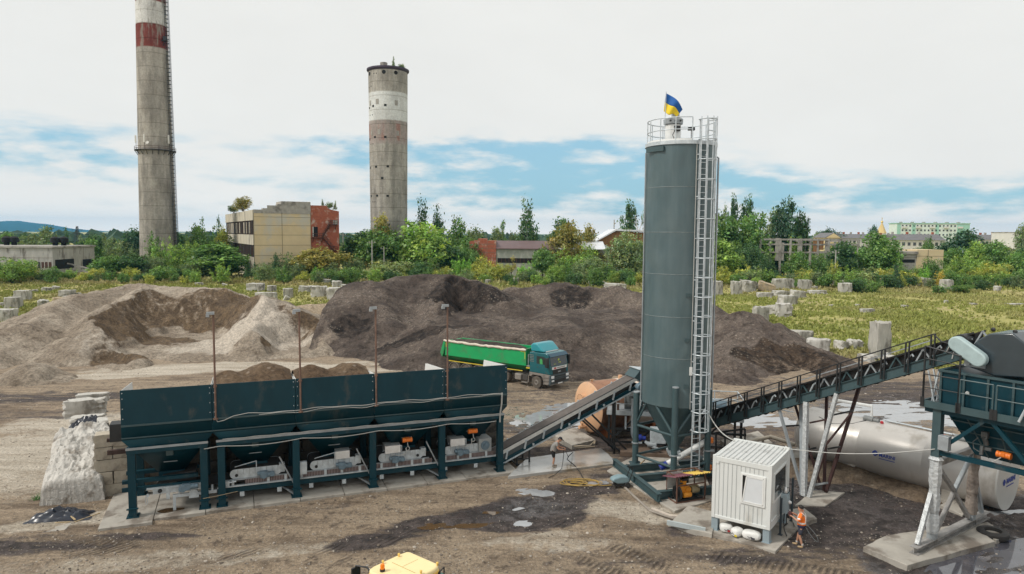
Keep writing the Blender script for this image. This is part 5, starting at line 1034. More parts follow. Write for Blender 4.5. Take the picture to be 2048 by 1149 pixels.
def slab_quad(label,pix,h=.16,m=None,group=None,zb=-.12):
 pts=[G(u,v,h)for u,v in pix];c=sum(pts,Vector())/len(pts)
 mb=MB();n=5;rs=random.Random(int(c.x*1000));Pq=[Vector((p.x-c.x,p.y-c.y,0))for p in pts]
 ring=[]
 for i in range(len(Pq)):
  a,b=Pq[i],Pq[(i+1)%len(Pq)]
  for k in range(n):q=a.lerp(b,k/n);nrm=Vector((-(b-a).y,(b-a).x,0)).normalized();ring.append(q+nrm*rs.uniform(-.025,.025)*(1 if k else .3))
 area=sum(ring[i].x*ring[(i+1)%len(ring)].y-ring[(i+1)%len(ring)].x*ring[i].y for i in range(len(ring)))
 if area<0:ring.reverse()
 m_=len(ring);mb.add([(p.x,p.y,zb)for p in ring]+[(p.x,p.y,h)for p in ring],[tuple(range(m_-1,-1,-1)),tuple(range(m_,2*m_))]+[(i,(i+1)%m_,(i+1)%m_+m_,i+m_)for i in range(m_)])
 o=mb.build('concrete_slab',m or SLAB,bevel=.02);o.location=(c.x,c.y,0);return tag(o,label,'slab',group)
def slabs():
 slab_quad('wet concrete slab with the man in the grey shirt standing on it',((1016,953),(1237,926),(1202,896),(1053,916)),.14,SLABW)
 slab_quad('raised dry slab behind the man in the grey shirt',((1105,869),(1150,855),(1192,880),(1144,891)),.3)
 slab_quad('big slab carrying the steel frame of the tall silo',((1214,941),(1349,1022),(1432,998),(1400,930),(1290,900)),.10)
 slab_quad('tilted looking slab left of the white cabin',((1336,1048),(1377,1011),(1432,1024),(1424,1068)),.16)
 slab_quad('broken slab under the steel foot of the storage hopper',((1726,1094),(1814,1131),(1990,1083),(1938,1045),(1770,1072)),.2)
 slab_quad('dirty slab beneath the far column foot of the storage hopper',((1932,1052),(1992,1080),(2016,1072),(1975,1044)),.16)
 slab_quad('slab corner lying right of the white cabin, by the man in orange',((1590,1052),(1634,1037),(1606,1014),(1575,1020)),.2)
 slab_quad('pale slab behind the white cabin, below the rising conveyor',((1440,880),(1516,862),(1548,888),(1470,905)),.25)
 slab_quad('flat slab strip left of the long tank end',((1530,905),(1610,893),(1640,925),(1560,935)),.2)
 slab_quad('slab under the left saddle of the long tank',((1728,950),(1760,965),(1800,945),(1764,930)),.12)
 slab_quad('slab under the right saddle of the long tank',((1880,1010),(1925,1030),(1975,1005),(1930,985)),.12)
 slab_quad('small flat slab in the gravel at the left, below the black plastic',((38,1074),(125,1063),(145,1046),(70,1050)),.03)
 slab_quad('slab at the foot of the conveyor trestle',((1590,1010),(1650,1012),(1690,985),(1625,980)),.1)
 for i,(a,b,y)in enumerate(((-1.25,.85,-1.0),(.88,3.0,-.62),(3.03,5.1,-.58),(5.13,7.2,-.6),(7.23,9.3,-.56),(9.33,11.4,-.6),(11.43,13.5,-.58),(13.53,15.6,-.62),(15.63,18.6,-.56))):
  mb=MB().bx(a,b,y,3.35,-.15,PB);o=mb.build('concrete_slab',SLAB,bevel=.012);o.location=B.o;o.rotation_euler=(0,0,B.ang)
  tag(o,('wide pale slab at the left end of the strip under the bins','second slab from the left of the strip under the bins, with a brown puddle')[i]if i<2 else 'dirty concrete slab of the long strip under the aggregate bins','slab','slabs under the bins')
 p=MB().add([(.95+.55*(1+math.cos(t))*1.05,.18+.26*math.sin(t)*(1+.25*math.cos(3*t)),0)for t in np.linspace(0,6.28,26)[:-1]],[tuple(range(25))]).build('puddle',MATS['brown_water']);p.location=B.W(0,0,PB+.004);p.rotation_euler=(0,0,B.ang);tag(p,kind='structure')
slabs()
def belt_conveyor():
# rises from the bin row to the mixer
 x0,z0,x1,z1=17.75,.62,26.75,4.34;ya,yb=.62,1.62;sl=(z1-z0)/(x1-x0)
 t=fthing('inclined_belt_conveyor','galvanised inclined belt conveyor rising from the bin row to the mixer behind the silo','conveyor',B)
 Z=lambda x:z0+(x-x0)*sl
 def bar(name,xa,xb,y0,y1,d0,d1,m):
  return MB().hexa([(xa,y0,Z(xa)+d0),(xb,y0,Z(xb)+d0),(xb,y1,Z(xb)+d0),(xa,y1,Z(xa)+d0),(xa,y0,Z(xa)+d1),(xb,y0,Z(xb)+d1),(xb,y1,Z(xb)+d1),(xa,y1,Z(xa)+d1)]).build(name,m,t)
 bar('carrying_belt',x0-.2,x1,ya+.06,yb-.06,.20,.24,mat('dusty_rubber',(.105,.09,.082),.85,var=.2,vs=3))
 bar('skirt',x0,x1,ya-.05,ya-.01,.03,.25,mat('pale_skirt',(.58,.575,.55),.6,var=.12,vs=3));bar('skirt',x0,x1,yb-.05,yb-.01,.06,.24,GALVD)
 bar('belt_edge',x0,x1,ya-.05,ya+.03,.252,.285,BELT)
 bar('return_belt',x0,x1,ya+.15,yb-.15,-.30,-.25,BELT)
 bar('side_beam',x0-.05,x1,ya,ya+.09,-.47,-.28,TEAL);bar('side_beam',x0-.05,x1,yb-.09,yb,-.47,-.28,TEAL)
 bar('lower_lip',x0-.05,x1,ya-.05,ya+.06,-.55,-.472,GALV);bar('lower_lip',x0-.05,x1,yb-.06,yb+.05,-.55,-.472,GALV)
 bar('belly_plate',x0,x1,ya+.065,yb-.065,-.54,-.50,GALVD)
 mw=mat('wire_mesh',(.075,.085,.09),.5,var=.5,vs=38);bar('mesh_guard',x0,x0+4.1,ya+.03,ya+.045,-.27,.04,mw)
 for k in range(8):
  x=x0+.55+k*1.12;b=MB();b.beam((x-.03,ya-.03,Z(x)-.36),(x+.07,ya-.03,Z(x)+.12),.10,.05,up=(0,1,0));b.box((x+.08,ya-.04,Z(x)+.12),(.2,.05,.07));b.build('idler_bracket',GALV,t)
  MB().tube((x+.1,ya+.1,Z(x)-.02),(x+.1,ya+.5,Z(x)+.12),.06,8).build('idler',BLACKS,t)
  MB().tube((x+.45,yb,Z(x)+.3),(x+.45,yb,Z(x)+.48),.05,8).build('guide_roller',GALV,t)
  if k%2:MB().box((x+.5,ya-.04,Z(x+.5)-.36),(.1,.08,.12)).build('return_idler_bracket',GALV,t)
 hd=MB();hd.prism([(x1-.35,z1+.15),(x1+.55,z1-.35),(x1+.95,z1-.35),(x1+.95,z1+.45),(x1+.05,z1+.58)],ya-.06,yb+.06);hd.build('discharge_hood',TEALG,t)
 MB().prism([(x1-.02,z1+.60),(x1+1.0,z1+.46),(x1+1.0,z1+.50),(x1-.02,z1+.64)],ya-.12,yb+.12).build('hood_lid',GALV,t)
 MB().tube((x1-.15,ya-.5,z1-.35),(x1-.15,ya-.12,z1-.35),.2,14).box((x1+.1,ya-.25,z1-.3),(.4,.3,.36)).tube((x1+.3,ya-.25,z1-.35),(x1+.62,ya-.25,z1-.35),.15,12).build('head_motor',GEAR,t,bevel=.02)
 lg=MB();x=18.95
 for y in(ya,yb):lg.beam((x,y,0),(x,y,Z(x)-.55),.08);lg.beam((x+.75,y,0),(x+.75,y,Z(x+.75)-.55),.08)
 for y in(ya,yb):lg.beam((x,y,.35),(x+.75,y,.35),.06);lg.beam((x,y,.08),(x+.75,y,.08),.07)
 lg.beam((x,ya,.08),(x,yb,.08),.07);lg.beam((x+.75,ya,.08),(x+.75,yb,.08),.07)
 lg.build('support_leg',BLACKS,t)
 for(xa,xb,y)in((23.1,25.6,ya),(23.1,25.6,yb),(23.6,26.1,ya)):
  MB().beam((xa,y,Z(xa)-.5),(xb,y-.15,.02),.10).build('support_leg',BLACKS,t)
 MB().beam((23.3,ya,Z(23.3)-.52),(23.3,yb,Z(23.3)-.52),.1).beam((25.0,ya-.1,.62),(25.0,yb-.1,.62),.07).build('cross_tie',BLACKS,t)
 for(x,y)in((25.15,ya),(25.6,yb)):MB().beam((x,y,0),(x,y,Z(x)-.53),.09).build('support_leg',BLACKS,t)
belt_conveyor()
# silo
SX,SY,SR,SZ0,SZ1=8.84,37.3,1.80,4.05,17.55
def silo_mat():
 M,N,L,b=nodes_of('silo_paint');tc=N.new('ShaderNodeTexCoord');ob=tc.outputs['Object']
 mp=N.new('ShaderNodeMapping');mp.inputs['Scale'].default_value=(1,1,.10);L.new(ob,mp.inputs[0]);st=nnoise(N,L,mp.outputs[0],1.6,6);big=nnoise(N,L,ob,.5,5);fine=nnoise(N,L,ob,6,5)
 c=nmix(N,L,nrange(N,L,st,.3,.7),(.062,.102,.113),(.088,.132,.143));c=nmix(N,L,nrange(N,L,big,.45,.75,0,.5),c,(.105,.142,.146));c=nmix(N,L,nrange(N,L,fine,.58,.8,0,.35),c,(.12,.14,.14))
 L.new(c,b.inputs['Base Color']);b.inputs['Roughness'].default_value=.36;b.inputs['Specular IOR Level'].default_value=.5
 mp2=N.new('ShaderNodeMapping');mp2.inputs['Scale'].default_value=(1,1,.45);L.new(ob,mp2.inputs[0]);dn=nnoise(N,L,mp2.outputs[0],.7,2);bn=N.new('ShaderNodeBump');bn.inputs['Distance'].default_value=.22;bn.inputs['Strength'].default_value=.8;L.new(dn,bn.inputs['Height']);L.new(bn.outputs[0],b.inputs['Normal'])
 return M
SILOM=silo_mat()
def silo():
 t=thing('silo','tall grey teal silo on four legs with a caged ladder and top railing','silo',(SX,SY,0))
 sh=MB().lathe([(SR-.02,SZ0),(SR,SZ0),(SR,SZ1),(SR-.1,SZ1+.03),(0,SZ1+.12)],64).build('shell',SILOM,t,smooth=.6)
 for z in(15.4,13.1,10.95,8.75,6.6):MB().lathe([(SR+.001,z-.02),(SR+.009,z-.01),(SR+.009,z+.01),(SR+.001,z+.02)],64).build('weld_seam',mat('weld_seam',(.13,.165,.17),.5,var=.3,vs=4),sh)
 MB().lathe([(SR-.04,SZ0-.002),(.30,1.55),(.30,1.35)],40).build('cone',TEALG,t,smooth=.6)
 MB().lathe([(SR+.03,SZ1-.02),(SR+.06,SZ1-.02),(SR+.06,SZ1+.16),(SR+.03,SZ1+.16)],48).build('top_rim',GALV,t)
 legs=[(-2.02,.25),(-.42,-1.93),(1.55,-1.05),(.45,1.9)];zt=(4.4,5.15,4.9,5.1)
 bz=.46
 for(x,y),z in zip(legs,zt):
  l=MB().tube((x,y,bz),(x,y,z),.165,18).build('leg',TEALG,t)
  MB().tube((x,y,z+.001),(x,y,z+.05),.17,18).build('cap',GALVD,l);MB().box((x,y,bz+.02),(.6,.6,.04)).build('foot_plate',TEALG,l)
  MB().lathe([(.17,0),(.21,0),(.21,.06),(.17,.06)],18,c=(x,y,1.6)).box((x+.24,y-.05,1.63),(.2,.12,.08)).build('clamp',GALVD,l)
 def brace(i,j,za,zb,r=.075):MB().tube((*legs[i],za),(*legs[j],zb),r,10).build('brace',TEALG,t)
 for i in range(4):
  j=(i+1)%4;brace(i,j,2.62,2.62);brace(i,j,.95,.95,.07)
  m=((legs[i][0]+legs[j][0])/2*.9,(legs[i][1]+legs[j][1])/2*.9)
 MB().tube((*legs[1],2.6),(-1.25,-1.15,4.06),.08,10).build('brace',TEALG,t);MB().tube((*legs[1],2.6),(.75,-1.5,4.06),.08,10).build('brace',TEALG,t)
 MB().tube((*legs[0],2.62),(-1.5,1.0,4.06),.08,10).build('brace',TEALG,t);MB().tube((*legs[0],2.62),(-1.6,-.5,4.06),.06,10).build('brace',TEALG,t)
 # base frame
 bf=Fr((0,0),math.radians(14.9));c0=Vector((5.77-SX,38.22-SY,0));c1=Vector((7.2-SX,32.9-SY,0));e=(c1-c0);ex=Vector((.966,.256,0))
 def ib(a,b):
  m=MB();up=Vector((0,0,.19));m.beam(a+up,b+up,.03,.38);m.beam(a+Vector((0,0,.375)),b+Vector((0,0,.375)),.24,.035);m.beam(a+Vector((0,0,.018)),b+Vector((0,0,.018)),.24,.03)
  for q in(.02,.5,.98):p=a.lerp(b,q);d=(b-a).normalized();m.beam(p+up-d*.01,p+up+d*.01,.22,.34)
  m.build('base_beam',TEALG,t)
 z=Vector((0,0,.11));c0+=z;c1+=z;w=ex*4.9
 ib(c0,c1);ib(c0+w,c1+w)
 for q in(.22,.5,.93):a=c0.lerp(c1,q);ib(a+ex*.13,a+w-ex*.13)
 # ladder with cage
 phi=math.radians(-69);d=Vector((math.cos(phi),math.sin(phi),0));s=Vector((-d.y,d.x,0));zb,zt_=.5,18.75
 la=MB();R=SR+.18
 for q in(-.24,.24):la.beam(d*R+s*q+Vector((0,0,zb)),d*R+s*q+Vector((0,0,zt_)),.06,.035)
 z=zb+.2
 while z<17.5:la.tube(d*R+s*-.22+Vector((0,0,z)),d*R+s*.22+Vector((0,0,z)),.018,5);z+=.3
 z=4.4
 while z<17.6:
  for q in(-.24,.24):la.beam(d*(SR-.01)+s*q+Vector((0,0,z)),d*R+s*q+Vector((0,0,z)),.05)
  z+=2.1
 l=la.build('ladder',GALV,t)
 cg=MB();hoop=[(.0,-.27),(.10,-.40),(.36,-.42),(.62,-.30),(.74,0),(.62,.30),(.36,.42),(.10,.40),(0,.27)]
 z=3.0
 while z<18.9:
  cg.path([d*(R+a)+s*b+Vector((0,0,z))for a,b in hoop],.028,5);z+=.98
 for(a,b)in((.36,-.42),(.64,-.29),(.74,0),(.64,.29),(.36,.42)):cg.beam(d*(R+a)+s*b+Vector((0,0,3.0)),d*(R+a)+s*b+Vector((0,0,18.8)),.045,.02)
 cg.build('ladder_cage',GALV,t)
 # top railing
 rl=MB();zr=SZ1+.12;Rr=SR-.06;gate=[a for a in np.linspace(phi+.28,phi+2*math.pi-.28,49)]
 for h in(.6,1.2):rl.path([(Rr*math.cos(a),Rr*math.sin(a),zr+h)for a in gate],.026,6)
 for a in np.linspace(phi+.28,phi+2*math.pi-.28,13):rl.tube((Rr*math.cos(a),Rr*math.sin(a),zr-.1),(Rr*math.cos(a),Rr*math.sin(a),zr+1.2),.028,6)
 rl.build('railing',GALV,t)
 kick=MB();kick.lathe([(Rr-.01,zr-.02),(Rr+.01,zr-.02),(Rr+.01,zr+.14),(Rr-.01,zr+.14)],48,a0=phi+.28,a1=phi+2*math.pi-.28);kick.build('kick_plate',WHITEP,t)
 fx,fy=-.48,-.2;f=MB().lathe([(.40,zr-.1),(.40,zr+1.0),(.36,zr+1.02)],28,c=(fx,fy,0)).build('dust_filter',WHITEP,t,smooth=.6)
 MB().lathe([(.34,zr+1.0),(.50,zr+1.05),(.52,zr+1.28),(.42,zr+1.36),(0,zr+1.38)],12,c=(fx,fy,0)).build('filter_head',GALVD,f)
 for k in(-.26,0,.26):MB().tube((fx+k,fy-.49,zr+1.17),(fx+k,fy-.55,zr+1.17),.05,8).build('port',BLACKS,f)
 MB().box((fx+.12,fy-.42,zr+.78),(.3,.14,.28)).build('control_box',BLACKS,f);MB().box((fx+.1,fy,zr+1.5),(.36,.3,.2)).build('fan_box',GALVD,f)
 MB().path([(fx+.02,fy-.46,zr+.75),(fx-.12,fy-.46,zr+.45),(fx-.02,fy-.44,zr+.15),(fx+.15,fy-.43,zr)],.018,5).build('cable',BLACKS,f)
 MB().box((.6,.3,zr+.9),(.34,.2,.16)).tube((.6,.3,zr-.1),(.6,.3,zr+.85),.02,6).build('sensor',BLACKS,t)
 MB().beam((-1.9,-.55,SZ1-.22),(-1.2,-1.45,SZ1-.22),.1,.24).build('edge_bracket',TEALG,t)
 MB().path([(-1.86,-.1,SZ0-.3),(-1.86,-.1,SZ1-.3)],.035,6).build('vent_pipe',GALVD,t)
 a=math.radians(-20);q=Vector((math.cos(a),math.sin(a),0))*(SR+.12);MB().path([q+Vector((0,0,3.2)),q+Vector((0,0,SZ1-.6)),q*.96+Vector((0,0,SZ1-.55))],.05,8).build('fill_pipe',GALVD,t)
 a=math.radians(-78);q=Vector((math.cos(a),math.sin(a),0))*(SR+.03);MB().path([q+Vector((0,0,4.0)),q+Vector((0,0,SZ1))],.022,5).build('cable',CABLE,t)
 for z in(9.9,7.6,5.2):MB().box(q*1.0+Vector((-.25,0,z)),(.22,.10,.2)).build('lug',TEALG,t)
 MB().box(q+Vector((-.02,-.05,6.0)),(.14,.1,.42)).build('junction_box',WHITEP,t)
 MB().bx(-.32,.32,-.32,.32,1.18,1.32).bx(-.22,.22,-.22,.22,.98,1.18).build('outlet_flange',GALV,t)
silo()
def flag():
 Y=36.6;b=P(1329,262,Y);t=thing('flag','blue over yellow flag flying from a thin pole on top of the tall silo','flag',(b.x,Y,b.z))
 top=P(1332.3,184,Y);o=Vector((b.x,Y,b.z));MB().tube((0,0,-.3),top-o,.02,6).build('pole',GALV,t)
 A,D=P(1331.8,187,Y)-o,P(1327.5,223,Y)-o;Bc,E_=P(1366,219,Y)-o,P(1354,234,Y)-o
 n,m=18,8
 def row(f0,f1,steps):
  rows=[]
  for j in range(steps+1):
   f=f0+(f1-f0)*j/steps;r=[]
   for i in range(n+1):
    g=i/n;p=A.lerp(D,f).lerp(Bc.lerp(E_,f),g);sag=math.sin(g*math.pi)
    p+=Vector((.0,math.sin(g*7+f*2.2)*.12*g**.5,.16*sag*(1-f*.8)-.14*f*sag*math.sin(g*5.2)));r.append(p)
   rows.append(r)
  return rows
 MB().sheet(row(0,.5,m)).build('blue_band',mat('flag_blue',(.006,.10,.36),.7),t,smooth=3,solid=.006);MB().sheet(row(.5,1,m)).build('yellow_band',mat('flag_yellow',(.80,.60,.03),.7),t,smooth=3,solid=.006)
flag()
def screw_conveyor():
 a,b=P(1338,926,36.2),P(1414,882,36.5);t=thing('screw_conveyor','white inclined screw conveyor under the silo with a blue motor and orange caps','conveyor',(a.x,a.y,0));o=Vector((a.x,a.y,0));A,Bp=a-o,b-o;d=(Bp-A).normalized()
 MB().tube(A-d*.1,Bp,.15,14).build('trough',WHITEP,t);MB().tube(A-d*.55,A-d*.12,.17,14).build('motor',BLUE,t)
 MB().tube(A-d*.12,A-d*.1,.22,14).build('motor_flange',GALV,t)
 MB().box(Bp+Vector((.12,0,.04)),(.34,.3,.3),rz=.3).build('orange_cap',ORANGE,t,bevel=.04)
 sl=MB();z=Bp.z-.1;k=0
 prof=[]
 while z>Bp.z-1.25:prof+=[(.20,z),(.14,z-.09)];z-=.18
 sl.lathe(prof[::-1],14,c=(Bp.x,Bp.y,0));sl.build('dust_sleeve',WHITEP,t)
 MB().box((Bp.x+.06,Bp.y-.05,Bp.z-1.42),(.34,.3,.32),rz=.3).build('orange_cap',ORANGE,t,bevel=.04)
 MB().lathe([(.2,.55),(.2,.95),(.13,1.0)],14,c=(A.x+.35,A.y+.2,0)).build('inlet',WHITEP,t)
 cl=MB()
 for k in range(4):cl.path([(A.x+.25+.22*math.cos(q)+.03*k,A.y-.12-.04*k,.75+.22*math.sin(q))for q in np.linspace(0,6.28,18)],.02,5)
 cl.build('coiled_cable',CABLE,t)
screw_conveyor()
# mixing plant behind the silo
def mixing_plant():
 f=Fr((5.9,42.1),math.radians(-9));t=fthing('mixing_plant','steel mixing plant with a railed deck, pumps and dark underframe behind the tall silo','machine',f)
 zd=2.15;MB().bx(0,3.6,0,2.6,zd,zd+.1).bx(5.2,8.0,-.2,2.4,zd-.1,zd).build('deck',GALVD,t)
 MB().bx(-.05,3.65,-.06,0,zd-.16,zd+.12).bx(5.2,8.0,-.26,-.2,zd-.22,zd+.02).build('deck_edge',GALV,t)
 for x in(.1,1.8,3.5,5.3,7.9):
  for y in(.1,2.4):MB().beam((x,y,0),(x,y,zd-.1),.14).build('leg',BLACKS,t)
 fr=MB()
 for x in(.1,1.8,5.3):fr.beam((x,.1,.3),(x+1.7,.1,zd-.2),.1);fr.beam((x,.1,.3),(x+2.2,.1,.3),.1)
 fr.beam((0,.1,1.1),(8.2,.1,1.1),.12);fr.beam((0,2.4,.5),(8.2,2.4,.5),.12);fr.beam((3.6,0,1.9),(5.2,0,1.9),.2);fr.beam((3.6,2.2,1.9),(5.2,2.2,1.9),.2)
 fr.build('underframe',BLACKS,t)
 rl=MB()
 for(x0,x1,y,xs)in((0,3.4,-.02,(0,.5,1.9,3.4)),(5.3,8.0,-.22,(5.3,6.3,7.0,7.15,7.85,8.0)),(5.3,8.0,2.35,(5.3,6.6,8.0))):
  for h in(.55,1.05):rl.tube((x0,y,zd+h),(x1,y,zd+h),.03,5)
  for x in xs:rl.beam((x,y,zd),(x,y,zd+1.08),.055)
 rl.tube((8,-.22,zd+1.05),(8,2.35,zd+1.05),.03,5);rl.tube((0,-.02,zd+1.05),(0,2.4,zd+1.05),.03,5);rl.tube((8,-.2,zd+1.0),(10.6,-.9,zd+.7),.03,5);rl.build('railing',GALV,t)
 MB().bx(1.0,2.9,.5,2.0,zd+.1,zd+1.2).bx(1.2,2.6,.3,.5,zd+.3,zd+1.0).build('mixer_body',mat('grey_machine',(.16,.17,.17),.6,var=.25,vs=2),t,bevel=.04)
 MB().bx(.55,.7,.1,.25,zd+.1,zd+1.3).bx(2.95,3.05,.1,.2,zd+.1,zd+1.2).build('rusty_post',RUSTP,t)
 MB().tube((6.0,.6,zd+.55),(7.1,.6,zd+.55),.36,18).tube((5.85,.6,zd+.55),(6.0,.6,zd+.55),.28,18).build('drive_motor',GEAR,t,bevel=.02)
 MB().bx(5.7,7.4,.3,1.2,zd,zd+.16).build('motor_base',GALVD,t)
 MB().box((5.2,-.3,zd+1.3),(.26,.2,.5)).build('switch_box',WHITEP,t)
 MB().tube((1.55,-.6,.82),(2.05,-.6,.82),.2,14).tube((2.05,-.6,.8),(2.3,-.6,.8),.13,12).build('blue_pump',BLUE,t);MB().tube((3.55,-1.4,1.15),(3.65,-1.4,1.15),.16,12).build('blue_flange',BLUE,t)
 MB().bx(2.55,3.45,-1.3,-.4,.7,1.5).build('pump_tank',GALV,t,bevel=.03);MB().tube((3.72,-1.45,1.2),(4.0,-1.6,.25),.11,10).build('steel_pipe',SHINY,t)
 MB().path([(2.3,-.7,.6),(2.6,-1.2,.5),(3.1,-1.6,.45),(2.4,-1.7,.3)],.1,8).tube((2.4,-1.2,.6),(2.9,-1.2,.6),.18,10).build('pump_pipework',GALVD,t)
 MB().bx(.8,3.9,-1.9,-.2,.12,.24).bx(.8,3.9,-1.95,-1.85,.05,.3).build('pump_skid',mat('rust_skid',(.13,.09,.065),.85,var=.3,vs=3),t)
 MB().path([(1.5,-.15,zd+.9),(1.5,-.2,zd-.3),(1.5,-.2,.9),(1.6,-.3,.7)],.09,8).path([(1.1,-.1,zd-.2),(1.1,-.3,1.2)],.06,8).build('pipe',GALV,t)
 pl=MB();pl.path([f.L(P(1480,890,41)),f.L(P(1512,880,41.5)),f.L(P(1542,874,42)),f.L(P(1590,890,41))],.12,10);pl.tube(f.L(P(1526,877,41.8)),f.L(P(1526,877,41.8))*1+Vector((0,0,-.6)),.07,8);pl.build('transfer_pipe',mat('buff_pipe',(.42,.37,.30),.6,var=.12,vs=2),t)
 tr=MB()
 for(u0,v0,u1,v1)in((1432,905,1432,865),(1490,895,1490,858),(1432,866,1490,858),(1432,866,1490,894),(1432,904,1490,895),(1450,905,1450,862),(1470,900,1470,860)):tr.beam(f.L(P(u0,v0,40.6)),f.L(P(u1,v1,40.6)),.09)
 tr.build('side_truss',BLACKS,t)
mixing_plant()
def peach_tank():
 c=Vector((4.94,44.4,0));ang=math.radians(27);f=Fr(c,ang);R,L_,zc=1.62,6.4,1.86
 t=fthing('peach_tank','large horizontal peach coloured tank with a flanged end, behind the inclined conveyor','tank',f)
 M=Matrix.Rotation(math.pi/2,3,'Y');M_P=mat('peach_paint',(.62,.37,.215),.6,var=.10,vs=.8,dirt=(.46,.30,.21),dscale=1.0,damt=.35);M_R=mat('rust_shell',(.30,.155,.095),.75,var=.25,vs=1.0,dirt=(.13,.075,.05),dscale=.9,damt=.45)
 MB().lathe([(0,-.28),(.9,-.2),(R-.08,-.02),(R,.05)],48,c=(0,0,zc),M=M).build('end_cap',M_P,t,smooth=.9)
 MB().lathe([(R,.052),(R,1.1),(R-.004,1.102),(R-.004,2.2)],48,c=(0,0,zc),M=M).build('rust_band',M_R,t,smooth=.9)
 MB().lathe([(R+.01,2.2),(R+.01,L_),(.9,L_+.25),(0,L_+.3)],48,c=(0,0,zc),M=M).build('shell',mat('pale_peach',(.66,.54,.45),.6,var=.08,vs=1),t,smooth=.9)
 MB().tube((-.52,.05,zc+.55),(-.2,.05,zc+.55),.27,20).tube((-.56,.05,zc+.55),(-.521,.05,zc+.55),.36,20).build('manhole',M_P,t)
 for k in range(12):a=k*math.pi/6;MB().tube((-.58,.05+.31*math.cos(a),zc+.55+.31*math.sin(a)),(-.56,.05+.31*math.cos(a),zc+.55+.31*math.sin(a)),.03,6).build('bolt',M_R,t)
 for x in(.9,4.6):MB().bx(x-.2,x+.2,-1.1,1.1,0,.62).build('saddle',mat('orange_rust',(.42,.15,.06),.8,var=.3,vs=3),t)
 MB().tube((-.2,0,zc-1.25),(-.65,0,zc-1.25),.12,12).tube((-.45,0,zc-1.28),(-.45,0,zc-.98),.08,10).build('drain_valve',M_P,t);MB().tube((2.5,0,zc+R),(2.5,0,zc+R+.25),.14,10).tube((.3,0,zc+R-.02),(.3,0,zc+R+.12),.06,8).box((.3,0,zc+R+.14),(.3,.08,.05)).build('top_fitting',M_P,t)
peach_tank()
def long_tank():
 a,b=Vector((23.5,32.3,0)),Vector((17.55,40.2,0));ang=math.atan2((b-a).y,(b-a).x);f=Fr(a,ang);L_=(b-a).length;R,zc=1.44,1.55
 t=fthing('long_tank','long pale grey clad bitumen tank with blue lettering, lying under the conveyor','tank',f)
 M=Matrix.Rotation(math.pi/2,3,'Y');CL=mat('grey_cladding',(.50,.48,.455),.38,metal=.25,var=.06,vs=.8,bump=.004,bs=3,dirt=(.36,.335,.30),dscale=.9,damt=.33,stretch=(1,1,.4))
 MB().lathe([(R,.0),(R,L_*.33),(R-.004,L_*.33+.01),(R,L_*.33+.02),(R,L_*.66),(R-.004,L_*.66+.01),(R,L_*.66+.02),(R,L_)],64,c=(0,0,zc),M=M).build('shell',CL,t,smooth=.6)
 MB().lathe([(0,-.03),(R-.05,-.03),(R+.012,-.03),(R+.012,.05)],64,c=(0,0,zc),M=M).build('end_cap',mat('end_cladding',(.52,.52,.50),.42,metal=.15,var=.04,vs=1),t,smooth=.5)
 MB().lathe([(R,L_),(R-.3,L_+.35),(.7,L_+.55),(0,L_+.6)],64,c=(0,0,zc),M=M).build('rear_cap',CL,t,smooth=.9)
 for x in(2.2,6.9):MB().bx(x-.2,x+.2,-1.1,1.1,.0,.62).bx(x-.45,x+.45,-1.3,1.3,-.05,.14).build('saddle',SLAB,t)
 IN=mat('blue_lettering',(.015,.05,.30),.5)
 # lettering on the round side (reads towards the right-hand end) and on the end cap
 s=text_mesh('lettering','MARINI',.25,IN,None,Matrix(),.002,.006);
 lm=[(0,0),(.13,.13),(.26,0),(.13,-.13)]
 def wrap(o,x0,a0):
  for v in o.data.vertices:
   th=a0+v.co.y/R;rr=R+.012+v.co.z;v.co=Vector((x0-v.co.x,rr*math.cos(th),zc+rr*math.sin(th)))
  o.parent=t;o.location=(0,0,0)
 sidea=math.radians(180)
 cs=1 if f.L(CAMP).y>0 else-1
 q=f.py(1746,905,cs*R*.97)
 def wrapc(o,x0,h0):
  for v in o.data.vertices:
   th=math.asin(max(-1,min(1,(h0-zc)/R)))+v.co.y/R;rr=R+.012+v.co.z;v.co=Vector((x0-v.co.x,cs*rr*math.cos(th),zc+rr*math.sin(th)))
  o.data.update();o.parent=t
 wrapc(s,q.x-.32,1.55)
 dm=MB();w=.035
 for k in range(4):
  p,r_=lm[k],lm[(k+1)%4];dm.beam((p[0],p[1]+.12,.005),(r_[0]*.999,r_[1]+.12,.005),.07,.012)
 dm.beam((.08,.12,.005),(.24,.12,.005),.06,.012)
 o=dm.build('logo',IN,None,smooth=0);wrapc(o,q.x,1.55)
 o=MB().bx(0,.8,-.12,-.085,0,.006).build('underline',IN,None,smooth=0);wrapc(o,q.x-.33,1.55)
 Mx=Matrix(((0,0,-1,-.045),(-1,0,0,0),(0,1,0,0),(0,0,0,1)))
 qc=f.px(2012,968,-.05)
 def cap(o):
  o.data.transform(Matrix.Translation((0,qc.y,qc.z+.05))@Mx);o.parent=t
 s2=text_mesh('lettering','MARINI',.34,IN,None,Matrix.Translation((.08,-.08,0)),.003,.008);cap(s2)
 dm=MB()
 for k in range(4):
  p,r_=lm[k],lm[(k+1)%4];dm.beam((p[0]-.34,p[1]+.04,.005),(r_[0]-.34,r_[1]+.04,.005),.07,.012)
 dm.beam((-.26,.04,.005),(-.10,.04,.005),.06,.012);cap(dm.build('logo',IN,None,smooth=0));cap(MB().bx(.1,1.0,-.24,-.19,0,.006).build('underline',IN,None,smooth=0))
 top=zc+R
 MB().tube((L_-3.1,.1,top+.05),(L_-3.6,.1,top+.05),.17,14).tube((L_-3.6,.1,top+.05),(L_-3.9,.1,top+.05),.11,12).bx(L_-3.8,L_-3.2,-.05,.25,top-.1,top-.05).build('stirrer_motor',mat('grey_motor',(.18,.19,.19),.55,var=.2,vs=5),t)
